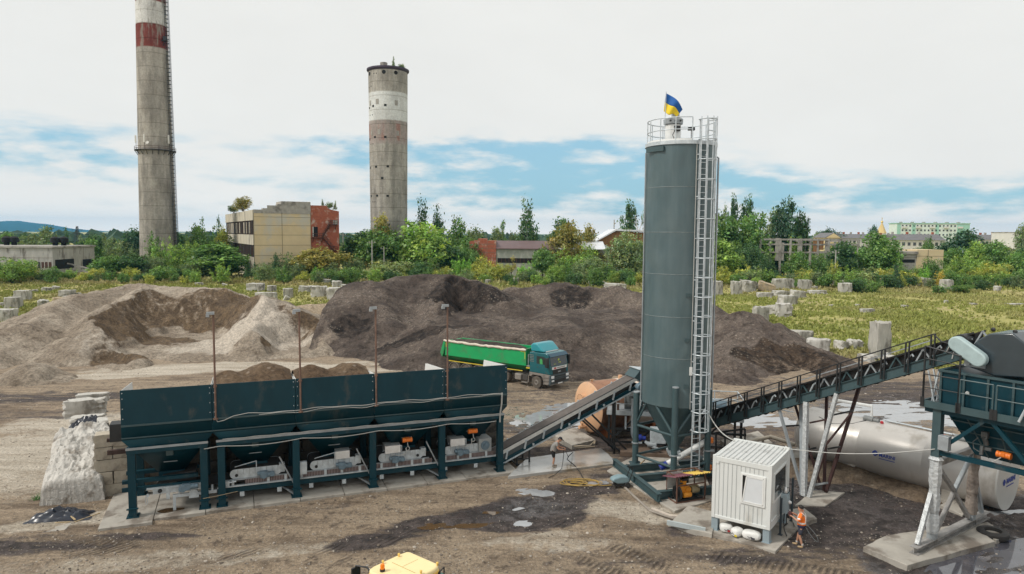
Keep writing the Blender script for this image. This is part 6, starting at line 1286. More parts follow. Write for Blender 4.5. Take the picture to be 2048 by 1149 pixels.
 MB().tube((2.3,.1,top+.05),(1.8,.1,top+.05),.17,14).tube((1.8,.1,top+.05),(1.5,.1,top+.05),.11,12).bx(1.7,2.3,-.05,.25,top-.1,top-.05).build('stirrer_motor',MATS['grey_motor'],t)
 for x in(L_-4.1,2.75):MB().lathe([(.06,0),(.10,.03),(.06,.06)],12,c=(x,.25,top+.04),M=Matrix.Rotation(math.pi/2,3,'X')).build('lifting_eye',mat('red_paint',(.40,.02,.03),.5),t)
 MB().path([(L_-1.0,-.6,top+.1),(L_-1.0,-.6,top+.55),(L_-3.0,-.9,top+.55),(L_-3.0,-.9,top-.25)],.09,10).build('vent_pipe',WHITEP,t)
 MB().tube((L_-4.0,-.35,top+.06),(2.6,-.35,top+.06),.05,6).tube((L_-4.0,-.6,top+.02),(1.0,-.6,top+.02),.035,6).build('heating_pipe',GALVD,t)
 MB().path([(L_-.9,cs*.8,top-.25),(L_-1.8,cs*1.0,top-.42),(L_-2.8,cs*.75,top-.22),(L_-3.3,cs*.3,top)],.025,5).build('cable',BLACKS,t)
long_tank()
# rising conveyor and storage hopper on the right
K=Fr((18.97,29.2),math.radians(-55.3))
WRAP=mat('plastic_wrap',(.50,.52,.53),.25,metal=.15,var=.3,vs=7,bump=.05,bs=9)
REDP=mat('red_primer',(.052,.024,.022),.7,var=.3,vs=3)
TAR=mat('tar_drips',(.012,.011,.011),.5,var=.3,vs=6)
def slat_conveyor():
 t=fthing('slat_conveyor','long dark teal railed conveyor rising from behind the silo to the storage hopper','conveyor',K)
 s,xa,xb=.464,-13.6,.62;Zb=lambda x:1.95+s*(x+12.7);yn,yf=-.60,.60
 def bar(name,x0,x1,y0,y1,d0,d1,m):
  return MB().hexa([(x0,y0,Zb(x0)+d0),(x1,y0,Zb(x1)+d0),(x1,y1,Zb(x1)+d0),(x0,y1,Zb(x0)+d0),(x0,y0,Zb(x0)+d1),(x1,y0,Zb(x1)+d1),(x1,y1,Zb(x1)+d1),(x0,y1,Zb(x0)+d1)]).build(name,m,t)
 for y in(yn,yf-.08):
  bar('side_channel',xa,xb,y,y+.08,0,.40,TEALG if y<0 else TEAL);bar('channel_flange',xa,xb,y-.07,y+.082,.402,.44,TEALG);bar('channel_flange',xa,xb,y-.07,y+.082,-.04,-.002,TEALG)
  bar('top_chord',xa,xb,y,y+.1,.90,.98,BLACKS)
 bar('belly_plate',xa,xb,yn+.085,yf-.085,.02,.06,BLACKS);bar('inner_trough',xa,xb,yn+.2,yf-.2,.48,.88,BELT);bar('belt',xa,xb,yn+.1,yf-.1,.885,.93,mat('dusty_belt',(.085,.065,.055),.85,var=.3,vs=2))
 # ragged tar hanging under the channel
 rows=[[],[]];rs=random.Random(3);x=xa
 while x<xb:rows[0].append((x,yn+.02,Zb(x)-.041));rows[1].append((x,yn+.02,Zb(x)-.05-abs(rs.gauss(.02,.035))));x+=.09
 MB().sheet(rows).build('tar_fringe',TAR,t,solid=.05)
 x=-13.2;k=0
 while x<.4:
  MB().path([(x,yn+.03,Zb(x)+.44),(x+.16,yn+.03,Zb(x+.16)+.74),(x+.30,yn+.0,Zb(x+.3)+.80),(x+.34,yn+.0,Zb(x+.34)+.68)],.04,6).build('roller_arm',GALVD if k%2 else GALV,t)
  for(a,c)in((.45,.72),(.98,.70)):MB().beam((x+a,yn+.04,Zb(x+a)+.44),(x+c,yn+.04,Zb(x+c)+.90),.06).build('lattice_bar',TEALG if k%2 else GALVD,t)
  x+=1.12;k+=1
 rl=[(xx,yn-.12,Zb(xx))for xx in np.arange(-13.2,.01,1.03)]
 for i,(x,y,z)in enumerate(rl):
  for dx in(-.075,.075):MB().bx(x+dx-.028,x+dx+.028,y-.03,y+.03,z+.05,z+1.40+s*dx).build('rail_post',BLACKS,t)
 MB().tube((rl[0][0],yn-.12,rl[0][2]+1.40),(rl[-1][0],yn-.12,rl[-1][2]+1.40),.03,6).build('handrail',BLACKS,t);MB().tube((rl[0][0],yn-.12,rl[0][2]+.95),(rl[-1][0],yn-.12,rl[-1][2]+.95),.022,6).build('knee_rail',BLACKS,t)
 bar('handrail',xa,-1.5,yf+.1,yf+.14,1.22,1.27,GALVD)
 MB().path([(rl[-1][0],yn-.12,rl[-1][2]+1.4),(-.4,yn-.4,8.62),(1.0,yn-.4,8.35)],.03,6).build('handrail',BLACKS,t)
 # head: drive hood, guard and motor
 hood=[(.55,7.75),(.62,8.35),(.95,8.85),(1.35,9.16),(2.15,9.28),(2.75,8.80),(3.0,8.1),(2.75,7.62),(1.6,7.5)]
 DK=mat('dark_grey_hood',(.034,.048,.057),.22,var=.10,vs=2,spec=.7)
 MB().prism(hood,-1.0,1.0).build('drive_hood',DK,t,bevel=.05,seg=2)
 for x in(1.35,2.1):MB().lathe([(.05,0),(.09,.03),(.05,.06)],10,c=(x,-.6,9.30),M=Matrix.Rotation(math.pi/2,3,'X')).build('lifting_eye',BLACKS,t)
 a,b=K.py(1914,688,-1.35),K.py(1957,719,-1.35);pts=[];d=Vector((b.x-a.x,b.z-a.z)).normalized();n_=Vector((-d.y,d.x));r=.30
 for k in range(13):q=math.pi/2+math.pi*k/12;pts.append((a.x+r*(math.cos(q)*d.x+math.sin(q)*n_.x),a.z+r*(math.cos(q)*d.y+math.sin(q)*n_.y)))
 for k in range(13):q=-math.pi/2+math.pi*k/12;pts.append((b.x+r*(math.cos(q)*d.x+math.sin(q)*n_.x),b.z+r*(math.cos(q)*d.y+math.sin(q)*n_.y)))
 MB().prism(pts,-1.48,-1.12).build('belt_guard',mat('pale_blue_guard',(.36,.46,.47),.5,var=.14,vs=2.5),t,bevel=.06,seg=3)
 MB().tube((.35,-1.05,8.75),(.35,-.3,8.75),.26,16).bx(.0,.7,-.9,-.2,8.35,8.5).tube((.35,-1.11,8.75),(.35,-1.05,8.75),.2,14).build('drive_motor',BLACKS,t)
 MB().bx(.55,1.3,-1.08,-1.005,7.75,8.15).bx(.62,.78,-1.15,-1.08,7.82,7.96).build('bearing_plate',GALVD,t);MB().path([(-.35,-.62,8.1),(-.2,-.62,8.5),(-.05,-.62,8.2),(-.1,-.62,7.9)],.03,5).build('hose',CABLE,t)
 # trestle
 legs=[((1612,818),(1608,992),.21,WRAP,-.6),((1673,800),(1618,995),.17,WRAP,-.6),((1653,806),(1648,982),.12,REDP,.5),((1717,793),(1652,985),.14,REDP,.5),((1558,830),(1606,988),.12,GALVD,-.5),((1590,824),(1640,968),.13,REDP,.4),((1601,824),(1603,990),.16,GALVD,.45)]
 for(a,b,w,m,y)in legs:
  p=K.py(*a,y);p.z=Zb(p.x)-.03;g=K.L(G(*b,.1));MB().beam(p,g,w).build('trestle_leg',m,t)
 for(a,b,m)in(((1620,846),(1655,839),REDP),((1668,830),(1706,822),BLACKS),((1652,890),(1703,826),REDP),((1656,898),(1680,894),BLACKS),((1600,902),(1632,896),BLACKS),((1566,853),(1598,851),TAR),((1619,972),(1655,966),GALVD),((1630,965),(1650,905),REDP)):
  MB().beam(K.py(*a,-.1),K.py(*b,-.1),.085).build('trestle_tie',m,t)
slat_conveyor()
def storage_hopper():
 t=fthing('storage_hopper','dark teal asphalt storage hopper on braced columns at the right edge, with a railed walkway','hopper',K)
 x1=6.2
 body=MB();body.hexa([(-.12,-1.42,5.95),(x1,-1.42,5.95),(x1,1.42,5.95),(-.12,1.42,5.95),(-.16,-1.46,7.45),(x1,-1.46,7.45),(x1,1.46,7.45),(-.16,1.46,7.45)]);ub=body.build('upper_bin',TEAL,t)
 rb=MB()
 for k in range(8):x=-.1+k*.86;rb.bx(x-.04,x+.04,-1.53,-1.47,5.96,7.44)
 rb.bx(-.22,x1,-1.54,-1.40,7.452,7.53);rb.bx(-.23,-.10,-1.398,1.5,7.452,7.53)
 for y in(-1,0,1):rb.bx(-.24,-.165,y-.04,y+.04,5.96,7.44)
 rb.build('stiffener',TEALG,ub);MB().lathe([(.0,-.03),(.07,0),(.07,.04)],12,c=(.9,-1.49,6.75),M=Matrix.Rotation(math.pi/2,3,'X')).build('plug',WHITEP,ub)
 A=[(.0,-1.36,5.94),(x1,-1.36,5.94),(x1,1.36,5.94),(0,1.36,5.94)];D=[(1.0,-.72,4.12),(5.2,-.72,4.12),(5.2,.72,4.12),(1.0,.72,4.12)]
 MB().hexa(D+A).bx(2.9,4.4,-.5,.5,3.5,4.118).build('lower_hopper',TEAL,t)
 rb=MB()
 for f in(.25,.48,.72):
  q=[Vector(A[i]).lerp(Vector(D[i]),f)for i in range(4)];rb.beam(q[0]+Vector((0,-.02,0)),q[1]+Vector((0,-.02,0)),.05);rb.beam(q[3],q[0],.05)
 for g in(.12,.3,.5,.7):rb.beam(Vector(A[0]).lerp(Vector(A[1]),g)+Vector((0,-.02,0)),Vector(D[0]).lerp(Vector(D[1]),g)+Vector((0,-.02,0)),.05)
 rb.build('hopper_ribs',TEALG,t)
 # walkway
 MB().bx(-.5,x1,-2.0,-1.545,6.08,6.13).bx(-.5,-.245,-1.544,1.9,6.08,6.13).build('walkway',GALVD,t);MB().bx(-.56,x1,-2.06,-2.0,5.98,6.27).bx(-.56,-.50,-1.998,1.9,5.98,6.27).build('kick_plate',TEALG,t)
 MB().bx(-.5,x1,-1.98,-1.9,6.131,6.16).build('deck_edge',GALV,t)
 for i,(xa,xb)in enumerate(((-.53,.80),(.84,2.0),(2.12,3.4),(3.5,4.8))):
  r=MB();ht=7.34;r.tube((xa,-2.03,ht),(xb,-2.03,ht),.028,6);r.tube((xa,-2.03,6.8),(xb,-2.03,6.8),.022,6);r.beam((xa,-2.03,6.2),(xa,-2.03,ht),.06);r.beam((xb,-2.03,6.2),(xb,-2.03,ht),.06);r.build('railing',TEALG if i else BLACKS,t)
  for x in(xa,xb):MB().bx(x-.07,x+.07,-2.1,-2.062,6.0,6.4).build('rail_clamp',BLACKS,t)
 MB().beam((-.53,-2.03,6.2),(-.53,-2.03,8.52),.06).beam((.80,-2.03,6.2),(.80,-2.03,8.3),.06).tube((-.53,-2.03,8.5),(.8,-2.03,8.28),.03,6).tube((-.53,-2.03,8.0),(.8,-2.03,7.9),.022,6).build('railing',BLACKS,t)
 ld=MB()
 for y in(-1.5,-1.05):ld.beam((-.42,y,6.13),(-.2,y,7.5),.06);ld.beam((-.25,y-.15,6.13),(-.55,y-.15,7.45),.05)
 for k in range(5):z=6.35+k*.26;ld.tube((-.40+k*.04,-1.5,z),(-.40+k*.04,-1.05,z),.02,5)
 ld.build('access_ladder',GALV,t)
 MB().tube((2.95,-2.2,6.15),(3.45,-2.2,7.5),.05,8).build('pipe',GALV,t)
 # supporting steel
 for x in(0,5.6):
  for y in(-1.78,1.78):
   c=MB().bx(x-.16,x+.16,y-.16,y+.16,3.9,5.95).build('column',TEALG,t)
   w=MB();rs=random.Random(int(x*7+y*10));prof=[]
   z=.75
   while z<3.95:prof.append((.235+rs.uniform(-.035,.03),z));z+=rs.uniform(.12,.3)
   prof.append((.30,3.86));prof.append((.22,3.98));w.lathe(prof,8,c=(x,y,0));w.build('plastic_wrapping',WRAP if y<0 else mat('soiled_wrap',(.26,.22,.19),.45,metal=.1,var=.6,vs=2.2,bump=.05,bs=9),c,smooth=.3)
   MB().bx(x-.15,x+.15,y-.15,y+.15,.5,.76).build('column_foot',GALVD,c)
  BR=mat('grey_brace',(.30,.29,.28),.6,metal=.2,var=.35,vs=3)
  MB().bx(x-.1,x+.1,-1.5,1.5,3.55,3.8).build('tie_beam',BR,t)
  for(a,b)in(((-1.55,3.45),(0,2.15)),((1.55,3.45),(0,2.15)),((0,2.1),(-1.55,.62)),((0,2.1),(1.55,.62))):MB().beam((x,a[0],a[1]),(x,b[0],b[1]),.15).build('brace',BR if a[0]<=0 else GALVD,t)
  for sgn in(-1,1):MB().beam((x-.03,sgn*2.0,2.45),(x-.03,sgn*2.95,.52),.16).build('outer_stay',WRAP if sgn<0 else GALVD,t)
  fb=MB();fb.bx(x-.17,x+.17,-3.3,3.4,.2,.235);fb.bx(x-.17,x+.17,-3.3,3.4,.47,.5);fb.bx(x-.02,x+.02,-3.3,3.4,.236,.469)
  for y in(-2.2,-2.0,-1.8,-1.6,1.6,1.8,2.0):fb.bx(x-.16,x+.16,y-.012,y+.012,.237,.468)
  fb.build('foot_beam',BR,t)
 for y in(-1.8,1.8):
  MB().bx(-.05,x1,y-.1,y+.1,4.08,4.26).build('long_beam',TEAL,t)
  for(a,b)in(((.1,4.28),(1.75,5.9)),((3.4,4.28),(1.9,5.9)),((5.5,4.28),(4.0,5.9))):MB().beam((a[0],y,a[1]),(b[0],y,b[1]),.14).build('brace',TEAL,t)
  MB().bx(-.5,x1,y-.08,y+.08,5.78,5.97).build('deck_beam',TEAL,t)
 MB().box((.35,-1.95,4.65),(.4,.3,.6)).build('control_box',GALVD,t,bevel=.02)
 v=vibrator(t,2.12,-1.02,4.45)
 MB().path([(2.05,-1.1,4.35),(1.9,-1.3,4.2),(1.75,-1.5,4.05)],.02,5).build('cable',CABLE,v)
 MB().tube((1.55,-1.15,4.75),(1.5,-1.3,5.1),.10,10).box((1.52,-1.25,5.15),(.22,.2,.26)).tube((1.45,-1.3,4.7),(1.45,-1.35,4.35),.07,8).path([(1.3,-1.3,5.0),(1.15,-1.4,4.8),(1.2,-1.4,4.55),(1.4,-1.35,4.45)],.02,5).box((1.6,-1.2,4.6),(.3,.12,.12)).build('pneumatic_gate_drive',mat('grey_valve',(.12,.125,.125),.5,metal=.4,var=.3,vs=8),t)
storage_hopper()
# white cabin
CB=Fr((8.9,29.75),math.atan2(-1.3,1.85))
CABW=mat('cabin_white',(.66,.68,.67),.42,var=.05,vs=1.5,dirt=(.52,.515,.48),dscale=1.1,damt=.24,stretch=(1,1,.3));GROOVE_SHADE=mat('groove_shade',(.40,.42,.42),.6);CABR=mat('cabin_roof',(.56,.57,.56),.5,var=.08,vs=2,dirt=(.33,.33,.32),dscale=1.3,damt=.25)  # darker groove strips carry the grooves' shade as colour
def cabin():
 t=fthing('site_cabin','white corrugated control cabin with two windows, standing on four steel feet','cabin',CB)
 x0,x1,y0,y1,z0,z1=-.12,2.38,-.02,2.93,.68,3.42
 fr=MB();w=.15
 for(x,y)in((x0,y0),(x1-w,y0),(x0,y1-w),(x1-w,y1-w)):fr.bx(x,x+w,y,y+w,z0,z1)
 for(za,zb)in((z0,z0+.14),(z1-.22,z1)):
  fr.bx(x0+w,x1-w,y0+.003,y0+.06,za,zb);fr.bx(x0+w,x1-w,y1-.06,y1-.003,za,zb);fr.bx(x0+.003,x0+.06,y0+w,y1-w,za,zb);fr.bx(x1-.06,x1-.003,y0+w,y1-w,za,zb)
 fr.bx(x0+w,x0+w+.12,y0+.005,y0+.05,z1-.33,z1-.22)
 fr.build('frame',CABW,t,bevel=.012)
 gr=MB().bx(x0+.03,x1-.03,y0+.03,y1-.03,z0+.02,z1-.02).mat(1);x=x0+.30
 while x<x1-.2:
  if 1.05<x<2.2:gr.bx(x-.012,x+.012,y0+.018,y0+.0305,z0+.15,1.52);gr.bx(x-.012,x+.012,y0+.018,y0+.0305,2.96,z1-.23)
  else:gr.bx(x-.012,x+.012,y0+.018,y0+.0305,z0+.15,z1-.23)
  x+=.185
 y=y0+.3
 while y<y1-.2:
  if .3<y<2.5:gr.bx(x1-.0305,x1-.024,y-.009,y+.009,z0+.15,1.62)
  y+=.185
 gr.build('wall',[CABW,GROOVE_SHADE],t)
 rf=MB().bx(x0+.14,x1-.14,y0+.1,y1-.1,z1-.019,z1+.012).build('roof',CABR,t)
 rb=MB();x=x0+.22;k=0
 while x<x1-.15:rb.prism([(x-.055,z1+.0125),(x-.03,z1+.055),(x+.03,z1+.055),(x+.055,z1+.0125)],y0+.06,y1-.06);x+=.2;k+=1
 rb.build('roof_ribs',CABR,rf);lp=MB();lp.bx(x0+.001,x1-.001,y1-.13,y1-.001,z1+.001,z1+.07);[lp.bx(a,a+.12,y0+.001,y0+.13,z1+.001,z1+.03)for a in(x0+.001,x1-.121)];lp.build('roof_edge',CABW,rf)
 # front window, tilted open
 wf=MB();X0,X1,Z0,Z1=1.12,2.14,1.60,2.90
 for(a,b,c,d)in((X0,X1,Z0,Z0+.07),(X0,X1,Z1-.07,Z1),(X0,X0+.07,Z0+.07,Z1-.07),(X1-.07,X1,Z0+.07,Z1-.07)):wf.bx(a,b,y0-.02,y0+.03,c,d)
 wo=wf.build('window',WHITEP,t);MB().bx(X0+.07,X1-.07,y0-.005,y0+.02,Z0+.07,Z1-.07).build('dark_gap',M_HOLE,wo)
 sh=MB();p=[(X0+.24,Z1-.10),(X1-.09,Z1-.10),(X1-.09,Z0+.10),(X0+.10,Z0+.10)];sh.prism(p,y0-.018,y0-.008);PANE=mat('curtained_sky_glass',(.64,.67,.70),.10,spec=.8,var=.05,vs=1.5);so_=sh.build('pane',PANE,wo)  # pale pane colour holds light curtains and a painted-in bright sky reflection
 e=MB()
 for i in range(4):a,b=p[i],p[(i+1)%4];e.beam((a[0],y0-.022,a[1]),(b[0],y0-.022,b[1]),.05,.02,up=(0,1,0))
 e.build('sash',WHITEP,wo)
 # large side window
 ws=MB();Y0,Y1,Z0,Z1=.42,2.42,1.72,2.98
 for(a,b,c,d)in((Y0,Y1,Z0,Z0+.07),(Y0,Y1,Z1-.07,Z1),(Y0,Y0+.07,Z0+.07,Z1-.07),(Y1-.07,Y1,Z0+.07,Z1-.07)):ws.bx(x1-.03,x1+.02,a,b,c,d)
 wo=ws.build('side_window',WHITEP,t);MB().bx(x1-.028,x1-.006,Y0+.07,Y1-.07,Z0+.07,Z1-.07).build('glass',mat('dark_cabin_glass',(.035,.045,.05),.06,spec=.8,var=.5,vs=1.6),wo)
 MB().bx(x1-.005,x1+.004,Y0+.1,Y0+.62,Z0+.08,Z0+.38).build('desk_seen_inside',mat('inside_paper',(.34,.36,.36),.5),wo);MB().prism([(Y0+.3,Z0+.42),(Y0+1.05,Z0+.55),(Y0+.95,Z0+.3),(Y0+.5,Z0+.39)],x1-.004,x1+.003,'x').build('screen_seen_inside',BLACKS,wo)
 for(x,y)in((.0,.18),(2.2,.18),(.0,2.75),(2.2,2.75)):MB().bx(x-.12,x+.15,y-.15,y+.15,.1,.675).bx(x-.16,x+.19,y-.19,y+.19,.1,.12).build('foot',mat('foot_steel',(.30,.37,.41),.5,metal=.2,var=.1,vs=4),t)
 MB().bx(x1-.04,x1+.01,.15,1.1,.68,1.0).build('lower_sill',CABW,t)
 eb=MB();eb.bx(x1+.005,x1+.28,1.55,2.05,.95,1.78);eb.bx(x1+.281,x1+.295,1.58,2.02,1.0,1.74);e=eb.build('electric_box',mat('electric_box',(.36,.44,.48),.45,var=.06,vs=4),t,bevel=.015)
 MB().lathe([(.08,0),(.09,.03),(.05,.12)],10,c=(x1+.3,1.75,1.42),M=Matrix.Rotation(math.pi/2,3,'Y')).build('socket',WHITEP,e);MB().path([(x1+.34,1.75,1.36),(x1+.36,1.7,1.15),(x1+.33,1.9,1.1),(x1+.34,1.95,1.45),(x1+.3,1.9,1.8)],.012,5).build('wire',BLACKS,e)
 MB().path([(x1+.15,1.8,.95),(x1+.1,1.8,.5),(x1+.2,1.6,.2),(x1+.4,1.2,.13)],.02,5).path([(x1+.2,1.9,.95),(x1+.2,1.9,.4),(x1+.05,2.1,.14),(x1+.1,2.6,.13)],.02,5).build('cable',BLACKS,t)
 MB().path([(x1-.02,y1+.03,.7),(x1-.02,y1+.03,z1-.02),(x1-.2,y1-.02,z1+.1)],.03,6).build('downpipe',WHITEP,t)
 for(x,y,h,lab)in((x1+.12,1.22,1.72,'short dark steel post standing before the cabin\'s electric box'),(x1+.15,3.05,2.1,'taller dark steel post at the back corner of the cabin, beside the man in orange')):
  p=MB().bx(-.04,.04,-.04,.04,.1,h).bx(-.09,.09,-.09,.09,.1,.12).build('steel_post',mat('post_paint',(.035,.05,.062),.5),None);p.location=CB.W(x,y,0);p.rotation_euler=(0,0,CB.ang);tag(p,lab,'post')
 kt=thing('kettle','steel kettle with a black handle on top of the cabin\'s electric box','kettle',CB.W(x1+.14,1.80,1.782),CB.ang)
 MB().lathe([(.10,0),(.105,.04),(.085,.22),(.06,.26),(.02,.275)],18).build('jug',SHINY,kt,smooth=.8);MB().path([(.06,.0,.25),(.14,.02,.25),(.165,.02,.15),(.14,.02,.05),(.10,.0,.04)],.018,6).build('handle',BLACKS,kt);MB().lathe([(.11,-.0),(.11,.018)],14).build('base',BLACKS,kt)
 # bags under the cabin
 BAG=mat('white_sack',(.70,.70,.68),.55,var=.1,vs=3,bump=.02,bs=6)
 for i,(cx,cy,sx,sy,rz,lab)in enumerate(((.50,.16,.27,.24,.5,'white sack with a red mark under the cabin, leftmost of three'),(1.02,.0,.23,.27,-.5,'white sack with a yellow print under the cabin, in the middle'),(1.62,.05,.40,.26,.12,'largest white sack under the cabin, at the right'))):
  b=thing('sack',lab,'sack',CB.W(cx,cy,.1),CB.ang+rz,'sacks under the cabin');rs=np.random.RandomState(40+i);rows=[]
  for j in range(13):
   la=math.pi*j/12;row=[]
   for k in range(21):
    lo=2*math.pi*k/20;px,py,pz=math.sin(la)*math.cos(lo),math.sin(la)*math.sin(lo),math.cos(la)
    f=lambda v:math.copysign(abs(v)**.7,v);wv_=1+.10*(float(vnoise(np.array([math.cos(lo)*2+5]),np.array([math.sin(lo)*2+j*.5]),9+i)[0])-.5)
    row.append((f(px)*sx*wv_,f(py)*sy*wv_,.19+f(pz)*.19*wv_))
   rows.append(row)
  MB().sheet(rows).build('sack_body',BAG,b,smooth=1.5)
  mk=[((.42,.02,.02),-.02),((.62,.48,.03),.1),((.04,.04,.05),.0)][i]
  MB().path([(-.12,-sy*1.02,.2),(-.05,-sy*1.03,.14),(.02,-sy*1.03,.2),(.1,-sy*1.02,.15)],.012,4).build('printing',mat('sack_ink',(.03,.03,.04),.6),b);MB().box((mk[1]+.1,-sy*1.0,.13),(.14,.02,.08)).build('print_patch',mat('sack_print_%d'%i,mk[0],.6),b,bevel=.005)
  # slab under the cabin
 m=MB().hexa([(-.42,-.5,-.12),(2.75,-.5,-.12),(3.0,3.3,-.12),(-.3,3.3,-.12),(-.42,-.5,.1),(2.75,-.5,.1),(3.0,3.3,.1),(-.3,3.3,.1)]).build('concrete_slab',SLAB,None,bevel=.02);m.location=CB.o;m.rotation_euler=(0,0,CB.ang);tag(m,'concrete slab directly under the white cabin and its sacks','slab')
 r=MB().bx(-2.0,-.35,-.35,-.25,.0,.2).build('steel_rail',mat('rail_paint',(.42,.47,.48),.5,var=.1,vs=3),None);r.location=CB.W(0,0,.05);r.rotation_euler=(0,.08,CB.ang+.32);tag(r,'pale steel rail lying on the slab left of the cabin','steel rail')
 c=CB.W(-.0,2.6,3.45);e1=P(1409,812,37.0);pts=[e1.lerp(c,q)+Vector((0,0,-.35*math.sin(math.pi*q)))for q in np.linspace(0,1,14)];o=MB().path(pts,.028,6).build('power_cable',CABLE,None);tag(o,'white cable from the silo ladder down to the cabin roof','cable')
 c=CB.W(2.2,2.8,3.45);e1=K.W(0,-1.95,4.3);pts=[c.lerp(e1,q)+Vector((0,0,-.22*math.sin(math.pi*q)))for q in np.linspace(0,1,20)];o=MB().path(pts,.02,5).build('power_cable',CABLE,None);tag(o,'thin pale cable from the cabin roof across to the storage hopper','cable')
cabin()
# smaller machines of the yard
def pump_shelter():
 a,b,c=G(1353,1012),G(1409,1003),G(1323,993);z=Vector((0,0,.1));f=Fr(a,math.atan2((b-a).y,(b-a).x));L1=(b-a).length;q=f.L(c);L2=max(1.0,q.y)
 t=fthing('pump_shelter','small rusty frame shelter with a maroon and yellow sheet roof over an orange pump','shelter',f);RF=mat('rusty_angle',(.13,.065,.045),.8,var=.35,vs=6)
 sk=q.x*.62;D_=.85;C=[(0,0),(L1,0),(L1+sk,D_),(sk,D_)]
 for i,(x,y)in enumerate(C):MB().beam((x,y,.1),(x,y,1.42),.05).build('post',RF,t)
 fr=MB()
 for i in range(4):
  p,r_=C[i],C[(i+1)%4]
  for zz in(.13,1.40):fr.beam((*p,zz),(*r_,zz),.05)
 fr.beam((*C[0],.95),(*C[1],.95),.045);fr.build('frame',RF,t)
 def roof(x0,x1,m,name):
  rows=[]
  for x in np.linspace(x0,x1,34):rows.append([(x+sk*(j/3),-.15+(D_+.3)*j/3,1.47+.025*math.sin(x*42)-.30*j/3)for j in range(4)])
  MB().sheet(rows).build(name,m,t,solid=.012,smooth=1)
 roof(-.2,L1*.55,mat('maroon_sheet',(.16,.055,.075),.5,var=.15,vs=4),'maroon_roof_sheet');roof(L1*.5,L1+.25,mat('yellow_sheet',(.66,.46,.10),.5,var=.15,vs=4),'yellow_roof_sheet')
 bp=MB().beam((sk,D_-.02,.95),(sk+L1*.55,D_-.02,.95),.03,.8);bp.build('back_board',mat('grey_board',(.42,.42,.40),.8,var=.15,vs=5),t)
 pm=fthing('diesel_pump','orange diesel pump with a black spoked flywheel inside the small rusty shelter','pump',Fr(f.W(L1*.45+sk*.4,D_*.42),f.ang))
 ORP=mat('orange_engine',(.66,.26,.02),.5,var=.15,vs=5)
 fw=MB();M=Matrix.Rotation(math.pi/2,3,'Y');fw.lathe([(.30,-.05),(.36,-.05),(.36,.05),(.30,.05),(.30,-.05)],28,c=(-.52,-.1,.52),M=M);fw.tube((-.6,-.1,.52),(-.42,-.1,.52),.07,12);fo=fw.build('flywheel',BLACKS,pm)
 sp=MB();[sp.beam((-.52,-.1,.52),(-.52,-.1+.31*math.cos(k*math.pi/3),.52+.31*math.sin(k*math.pi/3)),.05)for k in range(6)];sp.build('spokes',mat('yellow_spoke',(.62,.48,.03),.5),fo)
 MB().box((-.1,0,.55),(.5,.34,.5)).tube((-.12,0,.8),(-.12,0,1.08),.15,14).tube((-.3,-.25,.42),(.15,-.25,.42),.13,12).tube((.05,-.22,.62),(.05,.1,.62),.16,14).build('engine_block',ORP,pm,bevel=.03)
 MB().box((-.1,-.02,1.12),(.3,.26,.12)).tube((-.25,-.1,.95),(-.45,-.2,1.0),.05,8).tube((.12,.05,.9),(.12,.05,1.15),.09,12).build('air_filter',BLACKS,pm,bevel=.02)
 MB().tube((.28,0,.55),(.72,0,.55),.2,18).tube((.72,0,.55),(.76,0,.55),.17,16).build('generator_end',mat('khaki_paint',(.30,.25,.15),.5,var=.15,vs=6),pm,bevel=.02)
 MB().bx(-.62,.8,-.3,-.2,.14,.22).bx(-.62,.8,.2,.3,.14,.22).bx(-.5,.7,-.2,.2,.1,.15).box((.15,-.1,.3),(.3,.3,.16)).build('skid',BLACKS,pm)
 MB().path([(.5,-.2,.75),(.8,-.35,.6),(.95,-.3,.9),(.9,-.2,1.3)],.018,5).path([(.6,-.25,.2),(.9,-.4,.3),(1.0,-.3,.7),(.98,-.2,1.35)],.018,5).build('hanging_cable',BLACKS,pm)
pump_shelter()
